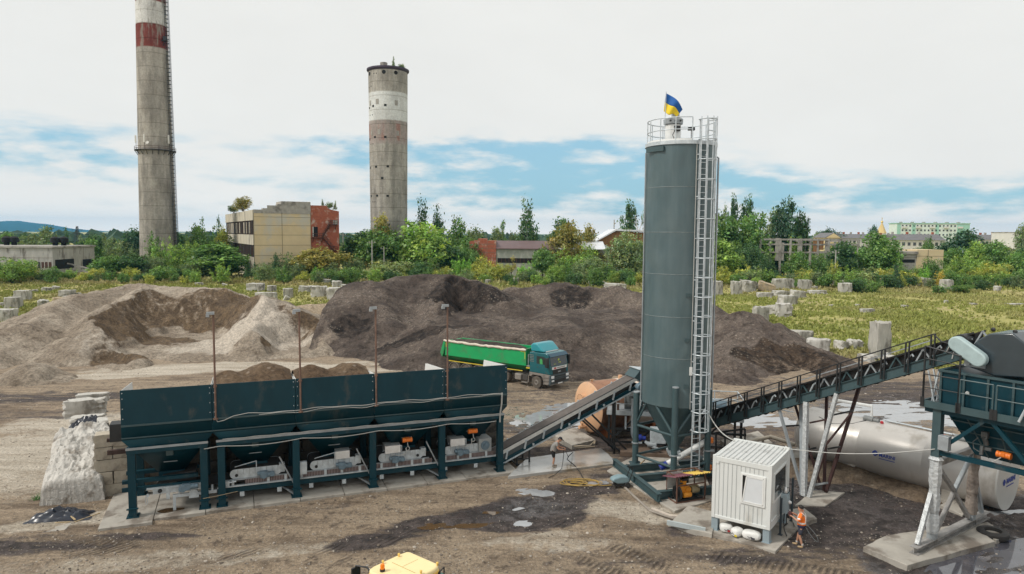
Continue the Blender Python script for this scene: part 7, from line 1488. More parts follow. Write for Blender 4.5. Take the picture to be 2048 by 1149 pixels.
def washer():
 c=G(1243,975);t=thing('pressure_washer','blue grey pressure washer on wheels beside the steel base frame of the silo','pressure washer',c,math.radians(15));W_=mat('washer_body',(.20,.29,.32),.45,var=.08,vs=5)
 MB().prism([(-.62,.42),(-.50,.58),(-.1,.66),(.25,.60),(.38,.42),(.30,.25),(-.3,.26)],-.22,.22).build('body',W_,t,bevel=.07,seg=3)
 MB().tube((.22,-.27,.16),(.22,-.2,.16),.16,18).tube((.22,.2,.16),(.22,.27,.16),.16,18).build('wheel',BELT,t);MB().bx(-.4,.35,-.16,.16,.12,.26).tube((-.35,-.1,0),(-.35,-.1,.2),.04,8).build('chassis',BLACKS,t)
 MB().path([(.32,-.2,.3),(.52,-.2,.85),(.50,-.2,1.05),(.35,-.2,1.12),(.35,.2,1.12),(.50,.2,1.05),(.52,.2,.85),(.32,.2,.3)],.022,6).build('handle',BLACKS,t)
 hz=mat('yellow_hose',(.34,.22,.05),.6,var=.25,vs=4);rs=random.Random(4);pts=[]
 for k in range(90):
  a=k*.32;r=.55+.35*math.sin(k*.13)+.1*math.sin(k*.71);pts.append((-1.9+r*1.25*math.cos(a)-k*.004,.5+r*.62*math.sin(a),.05+.03*(k%7)/7))
 pts+=[(-1.4,.2,.04),(-.9,.12,.04),(-.5,.05,.1)]
 o=MB().path(pts,.022,5).build('hose',hz,None);o.location=c;tag(o,'tangled yellow hose lying in loops left of the pressure washer','hose')
 HB=mat('black_hose',(.03,.028,.026),.6)
 g=[G(1146,905,.2),G(1138,912,.75),G(1134,919,.3),G(1150,932,.16),G(1160,945,.04),G(1165,955,.03),G(1175,963,.05)]
 o=MB().path([g[0]]+[g[i].lerp(g[i+1],q)for i in range(len(g)-1)for q in(.33,.66,1)],.025,6).build('hose',HB,None);tag(o,'dark hose arching over the wet slab edge to the right of the man in grey','hose')
 o=MB().path([G(1232,958,.05),G(1265,990,.04),G(1300,1022,.05),G(1345,1037,.05),G(1378,1038,.06)],.06,8).build('hose',mat('grey_pipe',(.26,.23,.2),.7,var=.2,vs=3),None);tag(o,'thick grey pipe curving around the near corner of the silo slab','pipe')
 o=MB().path([G(1304,1018,.07),G(1340,1032,.08),G(1366,1034,.08)],.07,8).build('pipe',mat('pale_pipe',(.46,.40,.34),.6,var=.15,vs=3),None);tag(o,'short pale plastic pipe in the mud at the near corner of the silo slab','pipe')
 o=MB().path([G(1270,938,.2),G(1290,920,.75)],.035,6).build('plank',mat('old_plank',(.34,.24,.14),.85,var=.25,vs=6),None);tag(o,'thin wooden plank leaning on the steel base frame of the silo','plank')
 o=MB().path([G(1188,888,.32),G(1190,882,.34),G(1180,892,.33),G(1165,892,.33),G(1148,893,.2),G(1152,897,.05),G(1190,893,.05)],.035,6).build('hose',mat('buff_hose',(.40,.33,.24),.6),None);tag(o,'buff hose looped over the raised slab behind the man in grey','hose')
 ty=thing('tyre','old black tyre lying flat beside the foot of the storage hopper','tyre',G(1985,1074));MB().lathe([(.34,.0),(.52,.0),(.60,.05),(.62,.15),(.60,.25),(.52,.30),(.34,.30),(.30,.15),(.34,0)],28).build('rubber',BELT,ty,smooth=.8)
 s=MB().path([G(1558,1050,.03),G(1572,1078,.03),G(1600,1080,.03),G(1608,1083,.03)],.03,6).build('cable',BLACKS,None);tag(s,'black cable on the ground at the right corner of the cabin slab','cable')
washer()
# tipper lorry
def lorry():
 ang=math.radians(-42);yv=Vector((-math.sin(ang),math.cos(ang)));o=Vector((2.21,58.08))+1.08*yv;f=Fr(o,ang)
 t=fthing('tipper_lorry','dark teal tractor lorry with a bright green tipper trailer full of dark millings','lorry',f)
 CABP=mat('lorry_teal',(.008,.105,.125),.25,coat=.4,var=.08,vs=2,dirt=(.05,.10,.10),dscale=1.5,damt=.2);SPO=mat('spoiler_teal',(.02,.26,.31),.3,coat=.4,var=.05,vs=2);GREY=mat('dusty_grey_plastic',(.20,.18,.16),.7,var=.2,vs=4);MUD=mat('muddy_rubber',(.10,.085,.07),.9,var=.3,vs=5);CHAS=mat('dusty_chassis',(.055,.05,.045),.8,var=.3,vs=4)
 GL=mat('lorry_glass',(.02,.03,.032),.06,spec=.8)
 y0,y1=-1.22,1.22
 side=[(-.82,1.32),(-.82,3.02),(.95,3.10),(1.22,2.98),(1.42,1.98),(1.47,1.32)]
 MB().prism(side,y0,y1).build('cab',CABP,t,bevel=.07,seg=3)
 low=[(-.82,.95),(-.82,1.318),(1.47,1.318),(1.50,.45),(.72,.45),(.70,.9),(.45,1.12),(-.42,1.12),(-.66,.95)]
 MB().prism(low,y0+.0,y1).build('lower_cab',GREY,t,bevel=.03)
 MB().prism([(-.78,3.06),(-.80,3.62),(-.55,3.80),(-.1,3.78),(.45,3.30),(.62,3.12)],y0+.12,y1-.12).build('roof_spoiler',SPO,t,bevel=.12,seg=3)
 MB().bx(-.05,.75,-.75,.75,3.09,3.16).build('roof_hatch',mat('hatch_grey',(.36,.38,.38),.5),t,bevel=.02);
 ws=MB().prism([(1.235,2.96),(1.245,2.97),(1.435,2.03),(1.425,2.02)],y0+.14,y1-.14).build('windscreen',GL,t)
 MB().box((1.40,-.55,2.12),(.02,.25,.16)).box((1.385,.1,2.2),(.02,.3,.2)).box((1.35,.0,2.45),(.02,.2,.22)).build('things_behind_glass',mat('lime_sign',(.42,.50,.06),.6),ws);MB().prism([(1.10,2.99),(1.20,3.06),(1.46,2.82),(1.40,2.76)],y0+.05,y1-.05).build('sun_visor',mat('visor',(.01,.06,.10),.2,spec=.7),t)
 dr=MB().prism([(-.05,1.5),(-.05,2.85),(.92,2.85),(1.12,2.1),(1.16,1.5)],y0-.012,y0-.001).build('door',CABP,t)
 MB().prism([(.0,2.13),(.0,2.78),(.86,2.78),(1.03,2.13)],y0-.022,y0-.0125).build('side_window',GL,dr);MB().prism([(.36,2.14),(.34,2.5),(.48,2.62),(.62,2.5),(.66,2.14)],y0-.028,y0-.0225).build('driver_seen_inside',mat('hi_vis_green',(.05,.34,.10),.7),dr);MB().bx(.05,.2,y0-.03,y0-.013,1.82,1.87).build('handle',BLACKS,dr)
 for k in range(5):MB().bx(-.78,-.32,y0-.015,y0-.001,2.25+k*.13,2.29+k*.13).build('air_slot',GREY,t)
 MB().bx(1.15,1.42,y0-.34,y0-.12,1.95,2.75).bx(1.2,1.3,y0-.15,y0+.05,2.70,2.76).build('mirror',BLACKS,t,bevel=.03);MB().bx(1.15,1.42,y1+.12,y1+.34,1.95,2.75).build('mirror',BLACKS,t,bevel=.03)
 MB().bx(1.44,1.492,y0+.35,y1-.35,1.36,1.72).build('grille',BLACKS,t,bevel=.01);MB().bx(1.43,1.485,y0+.25,y1-.25,1.74,1.95).build('white_banner',WHITEP,t);MB().bx(1.486,1.49,-.75,-.45,1.78,1.91).build('red_mark',mat('red_mark',(.5,.03,.03),.5),t);MB().bx(1.486,1.49,-.35,.75,1.81,1.88).build('grey_print',GREY,t)
 text_mesh('grille_letters','MAN',.17,GALV,t,Matrix.Translation((1.494,-.22,1.46))@Matrix(((0,0,1,0),(1,0,0,0),(0,1,0,0),(0,0,0,1))),.004,.004)
 bp=MB().prism([(1.30,.42),(1.47,.46),(1.56,.7),(1.54,1.0),(1.52,1.31),(1.38,1.31)],y0-.02,y1+.02).build('bumper',mat('bumper_grey',(.05,.07,.08),.5,var=.2,vs=3),t,bevel=.03)
 MB().bx(1.535,1.56,-.7,.7,.98,1.02).bx(1.535,1.56,-.7,.7,1.12,1.2).bx(1.55,1.575,-.75,.75,.66,.9).build('bumper_slot',BLACKS,bp);MB().bx(1.562,1.57,-.3,.3,.50,.60).build('number_plate',WHITEP,bp)
 for s in(-1,1):
  MB().box((1.54,s*.98,1.12),(.06,.36,.22)).box((1.56,s*.98,.82),(.05,.34,.14)).build('headlight',mat('headlamp',(.75,.78,.80),.15,spec=.8),t,bevel=.02)
 st=MB();[st.bx(.78,1.32,y0-.06,y0+.1,z,z+.06)for z in(.5,.78,1.06)];st.bx(.76,.8,y0-.05,y0+.1,.45,1.3);st.build('step',GREY,t)
 def wheel(par,x,y,r=.52,w=.32,sg=-1,T_=None,m=MUD):
  M=Matrix.Rotation(math.pi/2,3,'X');g=MB().lathe([(r*.55,-w/2),(r*.93,-w/2),(r,-w*.36),(r,w*.36),(r*.93,w/2),(r*.55,w/2)],30,c=(x,y,r),M=M);h=MB().lathe([(0,.0),(r*.16,.0),(r*.20,.05),(r*.36,.07),(r*.48,.0),(r*.56,-.02),(r*.56,-.12)]if sg>0 else[(r*.56,.12),(r*.56,.02),(r*.48,.0),(r*.36,-.07),(r*.20,-.05),(r*.16,-.0),(0,.0)],24,c=(x,y+sg*w*.42*(1 if sg<0 else 1),r),M=Matrix.Rotation(-math.pi/2,3,'X'))
  for q in(g,h):
   if T_:q.v=[tuple(T_(Vector(p)))for p in q.v]
  wl=g.build('wheel',m,par,smooth=.6);h.build('rim',GREY,wl,smooth=.6);return wl
 for y in(-1.08,1.08):wheel(t,0,y,sg=-1 if y<0 else 1)
 for y in(-1.0,1.0):wheel(t,-3.6,y,sg=-1 if y<0 else 1,w=.5)
 MB().bx(-4.4,.9,-.48,-.38,.78,1.0).bx(-4.4,.9,.38,.48,.78,1.0).bx(-2.6,-2.0,-.5,.5,.85,.95).bx(-.9,-.5,-.6,.6,.8,1.3).build('chassis',CHAS,t)
 MB().bx(-1.62,-1.05,-1.2,-.65,.52,.98).build('battery_box',CHAS,t,bevel=.03);MB().bx(-2.5,-1.75,-1.22,-.62,.42,.98).build('fuel_tank',mat('dusty_tank',(.22,.20,.18),.6,var=.25,vs=3),t,bevel=.1,seg=3);MB().bx(-1.66,-1.0,-1.24,-1.0,.3,.38).bx(-.98,-.9,-1.2,-.8,.4,1.0).build('side_step',GREY,t)
 MB().bx(-4.3,-2.9,-1.24,-.75,1.06,1.1).build('mudguard',CHAS,t);MB().lathe([(.0,0),(.5,0),(.5,.08),(0,.08)],20,c=(-3.3,0,1.02)).build('fifth_wheel',CHAS,t)
 MB().path([(-.9,-.3,2.2),(-1.2,-.3,1.6),(-1.7,-.2,1.4),(-1.6,-.2,1.9)],.03,6).path([(-.9,.1,2.3),(-1.3,.1,1.6),(-1.75,.1,1.5)],.03,6).build('air_lines',BLACKS,t)
 # trailer, turned a little on the fifth wheel
 piv=f.W(-3.3,0);tf=Fr(piv,math.radians(-34.5));da=math.radians(-34.5)-ang;R_=Matrix.Rotation(da,3,'Z')
 T_=lambda p:R_@p+Vector((-3.3,0,0))
 def tb(mb,name,m,par=t,**k):mb.v=[tuple(T_(Vector(p)))for p in mb.v];return mb.build(name,m,par,**k)
 GRN=mat('trailer_green',(.006,.33,.105),.35,coat=.3,var=.08,vs=1.5,dirt=(.05,.24,.09),dscale=1.2,damt=.4);GRN2=mat('trailer_green_low',(.02,.19,.075),.5,var=.15,vs=1.5,dirt=(.13,.16,.09),dscale=1.2,damt=.35)
 xr,xf=tf.py(890,700,-1.25).x,tf.py(1052,705,-1.25).x;zt=2.98
 tub=MB();th=.05
 tub.hexa([(xr,-1.25,1.72),(xf,-1.25,1.72),(xf,-1.25+th,1.72),(xr,-1.25+th,1.72),(xr+.1,-1.25,zt),(xf,-1.25,zt),(xf,-1.25+th,zt),(xr+.1,-1.25+th,zt)]);tub.hexa([(xr,1.25-th,1.72),(xf,1.25-th,1.72),(xf,1.25,1.72),(xr,1.25,1.72),(xr+.1,1.25-th,zt),(xf,1.25-th,zt),(xf,1.25,zt),(xr+.1,1.25,zt)])
 tub.bx(xf-th,xf,-1.199,1.199,1.72,zt+.12);tub.hexa([(xr-.3,-1.199,1.72),(xr-.25,-1.199,1.72),(xr-.25,1.199,1.72),(xr-.3,1.199,1.72),(xr+.05,-1.199,zt),(xr+.1,-1.199,zt),(xr+.1,1.199,zt),(xr+.05,1.199,zt)]);tubo=tb(tub,'tipper_body',GRN)
 tb(MB().prism([(-1.25,1.718),(-.75,1.25),(.75,1.25),(1.25,1.718)],xr-.15,xf,'x'),'lower_body',GRN2)
 tb(MB().prism([(xr-.35,1.5),(xr-.62,1.9),(xr-.2,zt),(xr+.02,zt),(xr-.3,1.72)],-1.22,1.22),'tailgate',GRN)
 rs=random.Random(2);pts=[(xr-.1+(xf-xr+.1)*k/30,-1.27+rs.uniform(-.02,.02),zt+.09+rs.uniform(-.03,.03)-.05*math.sin(k/30*3.1))for k in range(31)];tb(MB().path(pts,[.11*rs.uniform(.75,1.15)for _ in pts],8),'rolled_cover',mat('beige_tarpaulin',(.60,.53,.45),.8,var=.15,vs=4))
 tb(MB().bx(xr+.05,xf,1.2,1.3,zt,zt+.06).bx(xf-.02,xf+.06,-1.26,1.26,zt+.12,zt+.2),'top_rim',GRN,tubo)
 ym=mat('yellow_tape',(.62,.48,.05),.5);tb(MB().bx(xr+.12,xr+.5,-1.262,-1.251,zt-.1,zt-.05).bx(xr+.12,xr+.17,-1.262,-1.251,zt-.5,zt-.1).bx(xf-.55,xf-.08,-1.262,-1.251,zt-.1,zt-.05).bx(xf-.13,xf-.08,-1.262,-1.251,zt-.7,zt-.1),'reflective_tape',ym)
 tb(MB().bx(xr+.4,xf-.4,-1.2,-1.12,1.20,1.26),'side_rail',ym);tb(MB().bx(xr,xf+.8,-.5,-.36,.95,1.2).bx(xr,xf+.8,.36,.5,.95,1.2),'trailer_chassis',CHAS)
 ld=MB();
 nx,ny=40,14;xs=np.linspace(xr+.12,xf-.06,nx);ys=np.linspace(-1.19,1.19,ny);rows=[[(x,y,zt+.22-.22*abs(y)/1.2-.55*max(0,(x-(xf-2.2))/2.2)-.15*max(0,((xr+2)-x)/2)+.10*(float(vnoise(np.array([x*2.2]),np.array([y*2.2]),3)[0])-.5))for x in xs]for y in ys];
 lm=MB().sheet(rows);lm.v=[tuple(T_(Vector(p)))for p in lm.v];lo=npmesh('millings_load',np.array(lm.v),np.array(lm.f),GM_DARK,None,attrs=dict(cut=np.zeros(len(lm.v)),pale=np.zeros(len(lm.v))));lo.location=t.location;lo.rotation_euler=t.rotation_euler;tag(lo,'dark millings heaped in the green tipper trailer','gravel')
 tb(MB().prism([(-1.19,zt-.5),(-1.19,zt),(1.19,zt),(1.19,zt-.5)],xf-.09,xf-.051,'x'),'inner_front_wall',WHITEP)
 for k in range(3):
  x=xr+1.05+k*1.36
  for y in(-1.05,1.05):wheel(t,x,y,.52,.34,-1 if y<0 else 1,T_)
  fd=[];
  for q in range(9):a=math.pi*(q/8);fd.append((x+.62*math.cos(a),.55+.62*math.sin(a)))
  fd+=[(x-.58,.55)]+[(x+.58*math.cos(math.pi*(1-q/8)),.55+.58*math.sin(math.pi*(1-q/8)))for q in range(9)]
  tb(MB().prism(fd,-1.24,-.85),'wheel_arch',GREY)
 fp=MB();fp.bx(xf+.02,xf+1.1,-1.2,1.2,1.68,1.74);tb(fp,'front_deck',mat('checker_plate',(.42,.41,.38),.5,metal=.2,var=.2,vs=5));tb(MB().bx(xf+.01,xf+.5,-1.235,-1.2,1.5,1.62),'deck_stripe',ym)
 rl=MB();
 for(a,b)in((.15,.45),(.75,1.05)):rl.path([(xf+a,-1.1,1.74),(xf+a,-1.1,2.7),(xf+b,-1.1,2.7),(xf+b,-1.1,1.74)],.03,6);rl.path([(xf+a,.4-a,1.74),(xf+a,.4-a,2.65),(xf+b,.4-a,2.65),(xf+b,.4-a,1.74)],.03,6)
 tb(rl,'deck_railing',GALV);tb(MB().tube((xf+.16,-.35,1.74),(xf+.16,-.35,2.75),.14,14),'hydraulic_cylinder',BLACKS);tb(MB().tube((xf+.2,.2,1.74),(xf+.2,.2,2.6),.1,12),'hydraulic_cylinder',BLACKS)
 for y in(-.75,.75):tb(MB().bx(xf+.9,xf+1.0,y-.06,y+.06,.35,1.2).bx(xf+.85,xf+1.05,y-.12,y+.12,.3,.35),'landing_leg',CHAS)
lorry()
# yellow wheel loader at the bottom edge
def loader():
 zr=3.3;a,b,c=G(727,1131,zr),G(815,1101,zr),G(888,1124,zr);ux=(b-a);f=Fr((b.x,b.y),math.radians(-39.5));W_=1.50;L_=1.62
 YEL=mat('loader_yellow',(.72,.47,.10),.4,coat=.2,var=.06,vs=2);YR=mat('loader_roof',(.82,.67,.36),.5,var=.05,vs=2,dirt=(.70,.55,.30),dscale=1.5,damt=.2);DKY=mat('dark_cab_frame',(.012,.012,.013),.5);GLS=mat('green_cab_glass',(.04,.15,.125),.06,spec=.7)
 t=fthing('wheel_loader','yellow wheel loader with an orange beacon on its pale cab roof, at the bottom edge','loader',f)
 r=MB();o=.0
 poly=[(o+.10,0),(W_-.18,.0),(W_-.05,-.10),(W_,-.3),(W_,-L_+.3),(W_-.06,-L_+.1),(W_-.2,-L_),(.2,-L_),(.05,-L_+.1),(0,-L_+.3),(0,-.3),(.03,-.08)]
 r.prism(poly,zr-.16,zr,'z');ro=r.build('cab_roof',YR,t,bevel=.06,seg=3)
 MB().prism([(p[0]*1.0+(0.012 if p[0]>W_/2 else-.012),p[1]+(.012 if p[1]>-L_/2 else-.012))for p in poly],zr-.26,zr-.12,'z').build('roof_skirt',YEL,ro,bevel=.02)
 sm=MB();sm.bx(.25,W_-.25,-L_*.52,-L_*.505,zr-.0,zr+.003);sm.bx(W_*.45,W_*.46,-L_*.5,-.2,zr,zr+.003);sm.build('roof_seam',mat('roof_seam',(.45,.33,.12),.6),ro)
 for(x,y)in((.12,-.45),(.1,-1.05),(W_-.1,-.75),(W_-.35,-L_+.2),(W_-.1,-.1)):MB().tube((x,y,zr),(x,y,zr+.05),.025,8).lathe([(.03,.05),(.045,.075),(.03,.1)],8,c=(x,y,zr)).build('lifting_eye',YEL,ro)
 bx_,by_=.42,-L_+.28
 bp=f.L(G(765,1141,zr+.03));bx_,by_=bp.x,bp.y
 be=MB().tube((bx_,by_,zr),(bx_,by_,zr+.07),.075,16).build('beacon',DKY,ro);MB().lathe([(.062,.07),(.066,.16),(.055,.21),(.02,.225),(0,.226)],18,c=(bx_,by_,zr)).build('beacon_lens',mat('beacon_orange',(.85,.22,.01),.2,spec=.7),be)
 for(x,y)in((.06,-.1),(W_-.06,-.1),(.06,-L_+.1),(W_-.06,-L_+.1)):MB().bx(x-.045,x+.045,y-.045,y+.045,1.75,zr-.16).build('cab_pillar',DKY,t)
 for q in(((.11,-.10,W_-.11,-.085)),((.11,-L_+.085,W_-.11,-L_+.1)),((.05,-L_+.15,.065,-.15)),((W_-.065,-L_+.15,W_-.05,-.15))):MB().bx(q[0],q[2],q[1],q[3],1.85,zr-.28).build('cab_glass',GLS,t)
 MB().bx(.02,W_-.02,-L_+.02,-.02,.9,1.84).build('cab_base',YEL,t,bevel=.04)
 # the rest of the machine, below the frame of the photograph
 MB().prism([(-L_-2.6,.8),(-L_-2.6,1.6),(-L_-1.9,1.85),(-L_+.0,1.9),(-L_,.8)],.1,W_-.1,'x').build('engine_hood',YEL,t,bevel=.06);MB().bx(.3,W_-.3,-L_-2.5,1.6,.6,.899).build('chassis',DKY,t)
 for(x,y)in((-.25,.9),(W_+.25,.9),(-.25,-L_-1.6),(W_+.25,-L_-1.6)):
  M=Matrix.Rotation(math.pi/2,3,'Y');w=MB().lathe([(.35,-.22),(.62,-.24),(.68,-.18),(.68,.18),(.62,.24),(.35,.22)],26,c=(x,y,.68),M=M).build('wheel',BELT,t);MB().lathe([(0,-.16),(.34,-.2),(.36,.0),(.34,.2),(0,.16)],20,c=(x,y,.68),M=M).build('rim',YEL,w)
 for x in(.3,W_-.3):MB().beam((x,-.1,1.5),(x,1.7,.8),.14,.22).build('lift_arm',YEL,t)
 MB().prism([(1.8,.1),(2.7,.05),(2.75,.12),(2.0,.25),(1.95,.9),(1.8,.9)],-.5,W_+.5,'x').build('bucket',DKY,t)
 m1=MB();p=f.L(G(735,1140,3.05));q=f.L(G(712,1138,3.0));m1.path([(0.02,-L_+.2,3.08),(p.x,p.y,3.12),(q.x,q.y,3.10),(q.x,q.y,2.5)],.03,6);m1.bx(q.x-.04,q.x+.02,q.y-.15,q.y+.15,2.5,3.05);m1.build('mirror',DKY,t)
 m2=MB();p=f.L(G(888,1140,2.9));m2.path([(W_-.02,-.5,2.95),(p.x,p.y,2.98),(p.x,p.y,2.5),(W_,-.5,2.5)],.022,6);m2.path([(W_,-.7,2.9),(p.x-.05,p.y-.2,2.9),(p.x-.05,p.y-.2,2.55)],.02,6);m2.build('guard_bars',DKY,t);MB().box((p.x-.05,p.y-.05,2.72),(.16,.1,.14)).build('work_lamp',GLS,t,bevel=.02)
loader()
# people
SKIN=mat('skin',(.46,.24,.155),.55,var=.06,vs=8)
def skinned(name,m,parent,V,E_,R_,sub=2):
 me=bpy.data.meshes.new(name);me.from_pydata(V,E_,[]);o=bpy.data.objects.new(name,me);COL.objects.link(o);o.parent=parent
 md=o.modifiers.new('skin','SKIN');md.use_smooth_shade=True
 for i,r in enumerate(R_):
  r=r if isinstance(r,tuple)else(r,r);me.skin_vertices[0].data[i].radius=r;me.skin_vertices[0].data[i].use_root=(i==0)
 s=o.modifiers.new('sub','SUBSURF');s.levels=sub;s.render_levels=sub;me.materials.append(m);return o
class Sk:
 def __init__(s):s.V=[];s.E=[];s.R=[]
 def chain(s,start,pts):
  i=start;ids=[]
  for(p,r)in pts:
   s.V.append(tuple(p));s.R.append(r);j=len(s.V)-1
   if i is not None:s.E.append((i,j))
   i=j;ids.append(j)
  return ids
def hand(S,wid,w,d,up,side):
 w,d,up=Vector(w),Vector(d).normalized(),Vector(up).normalized();x=d.cross(up).normalized()*side
 k=S.chain(wid,[(w+d*.05,(.034,.018)),(w+d*.085,(.036,.016))])
 for i,(off,ln)in enumerate(((-.028,.065),(-.01,.078),(.01,.072),(.028,.055))):
  b=w+d*.10+x*off;c=b+d*ln*.5-up*.008;e=c+d*ln*.25-up*ln*.55
  S.chain(k[1],[(b,.0095),(c,.009),(e,.008)])
 b=w+d*.045-x*.035;S.chain(k[0],[(b,.011),(b+d*.035-x*.012-up*.012,.010),(b+d*.06-x*.004-up*.03,.008)])
def person(label,loc,ang,J,top,bottoms,shoes,headgear,extras=None):
 t=thing('person',label,'person',loc,ang);V3=Vector
 S=Sk();pel=S.chain(None,[(J['pelvis'],(.13,.105))])[0];sp=S.chain(pel,[(J['spine'],(.125,.10)),(J['chest'],(.145,.105)),(J['neck'],.055)])
 h0,h1=V3(J['head']),V3(J['crown']);hd=S.chain(sp[2],[(h0,(.075,.088)),(h0.lerp(h1,.5),(.082,.10)),(h1,(.06,.072))])
 fx=V3(J.get('face',(1,0,-.25))).normalized();S.chain(hd[0],[(h0.lerp(h1,.15)+fx*.098,.016)])
 for sgn,arm in((1,J['larm']),(-1,J['rarm'])):
  a=S.chain(sp[1],[(arm[0],.06),(arm[1],.05),(arm[2],.034)]);w=V3(arm[2]);d=(w-V3(arm[1])).normalized();hand(S,a[2],w,d*.9+V3((.2,0,0)),V3((0,0,1)),sgn)
 for leg in(J['lleg'],J['rleg']):
  S.chain(pel,[(leg[0],.088),(V3(leg[0]).lerp(V3(leg[1]),.5),.076),(leg[1],.056),(V3(leg[1]).lerp(V3(leg[2]),.35),.056),(leg[2],.036),(V3(leg[2])+V3((.02,0,-.05)),.036),(V3(leg[2])+V3((.14,0,-.065)),(.036,.022))])
 b=skinned('body',SKIN,t,S.V,S.E,S.R)
 ec=h0.lerp(h1,.42);side=V3((0,1,0));ey=MB()
 for s_ in(-1,1):ey.box(ec+fx*.092+side*.034*s_,(.014,.024,.012))
 ey.box(h0+fx*.088-V3((0,0,.012)),(.012,.04,.008));ey.build('eyes_and_mouth',mat('dark_features',(.06,.03,.025),.5),t)
 er=MB();[er.lathe([(.0,0),(.026,.004),(.03,.014),(.012,.02)],10,c=h0.lerp(h1,.3)+side*.086*s_,M=Matrix.Rotation(math.radians(-90*s_),3,'X'))for s_ in(-1,1)];er.build('ears',SKIN,t)
 # top
 S=Sk();c0=S.chain(None,[(V3(J['hem'])-V3((0,0,.07)),(.19,.17)),(J['hem'],(.19,.17)),(J['spine'],(.185,.155)),(J['chest'],(.195,.150)),(V3(J['chest']).lerp(V3(J['neck']),.62),(.085,.08))])
 for arm in(J['larm'],J['rarm']):q=top[1];S.chain(c0[3],[(arm[0],.085),(V3(arm[0]).lerp(V3(arm[1]),min(q,1)),.074)]+([(V3(arm[1]).lerp(V3(arm[2]),q-1),.05)]if q>1 else[]))
 to=skinned(top[2],top[0],t,S.V,S.E,S.R)
 S=Sk();p0=S.chain(None,[(V3(J['pelvis']).lerp(V3(J['spine']),.75),(.150,.125)),(V3(J['pelvis'])+V3((0,0,.02)),(.165,.14)),(V3(J['pelvis'])-V3((0,0,.04)),(.160,.135))])
 for leg in(J['lleg'],J['rleg']):S.chain(p0[2],[(V3(leg[0])-V3((0,0,.03)),.102),(V3(leg[0]).lerp(V3(leg[1]),.55),.096),(V3(leg[0]).lerp(V3(leg[1]),.92),.088)])
 skinned('shorts',bottoms,t,S.V,S.E,S.R)
 for leg in(J['lleg'],J['rleg']):
  a=V3(leg[2]);S=Sk();S.chain(None,[(a+V3((.0,0,.03)),.048),(a+V3((.0,0,-.05)),(.048,.045)),(a+V3((.10,0,-.055)),(.046,.034)),(a+V3((.19,0,-.062)),(.04,.026))]);skinned('shoe',shoes,t,S.V,S.E,S.R)
  MB().tube(a+V3((0,0,.035)),a+V3((.0,0,.10)),.047,12,.045).build('sock',mat('grey_sock',(.45,.44,.42),.9),t)
 hm=MB();hc=h0.lerp(h1,.62);rows=[]
 ax=(h1-h0).normalized();fr_=(fx-ax*fx.dot(ax)).normalized();sd_=ax.cross(fr_)
 hair=headgear[0];lim=1.75 if headgear[1]=='hair' else 1.45
 for j in range(9):
  la=lim*j/8;rows.append([hc+ax*(.118*math.cos(la)+.0)+fr_*(.116*math.sin(la)*math.cos(lo)-.012-(.03 if headgear[1]=='hair' and j>5 and math.cos(lo)>.2 else 0))+sd_*(.100*math.sin(la)*math.sin(lo))for lo in np.linspace(0,2*math.pi,21)])
 hm.sheet(rows)
 if headgear[1]=='cap':hm.hexa([hc+fr_*.09+sd_*s1*.075+ax*z_ for s1,z_ in((-1,.0),(1,.0))]+[hc+fr_*.20+sd_*s1*.06+ax*-.02 for s1 in(1,-1)]+[hc+fr_*.09+sd_*s1*.075+ax*.014 for s1 in(-1,1)]+[hc+fr_*.20+sd_*s1*.06-ax*.006 for s1 in(1,-1)])
 hm.build('hair' if headgear[1]=='hair' else 'cap',hair,t,smooth=1)
 if headgear[1]=='cap':
  rows=[[h0.lerp(h1,.25+.3*q)-fr_*.05+fr_*(.075*math.cos(lo))+sd_*(.094*math.sin(lo))for lo in np.linspace(1.5,4.8,12)]for q in(0,1)];MB().sheet(rows).build('hair',mat('brown_hair',(.03,.018,.012),.7),t,smooth=1,solid=.02)
 return t,to
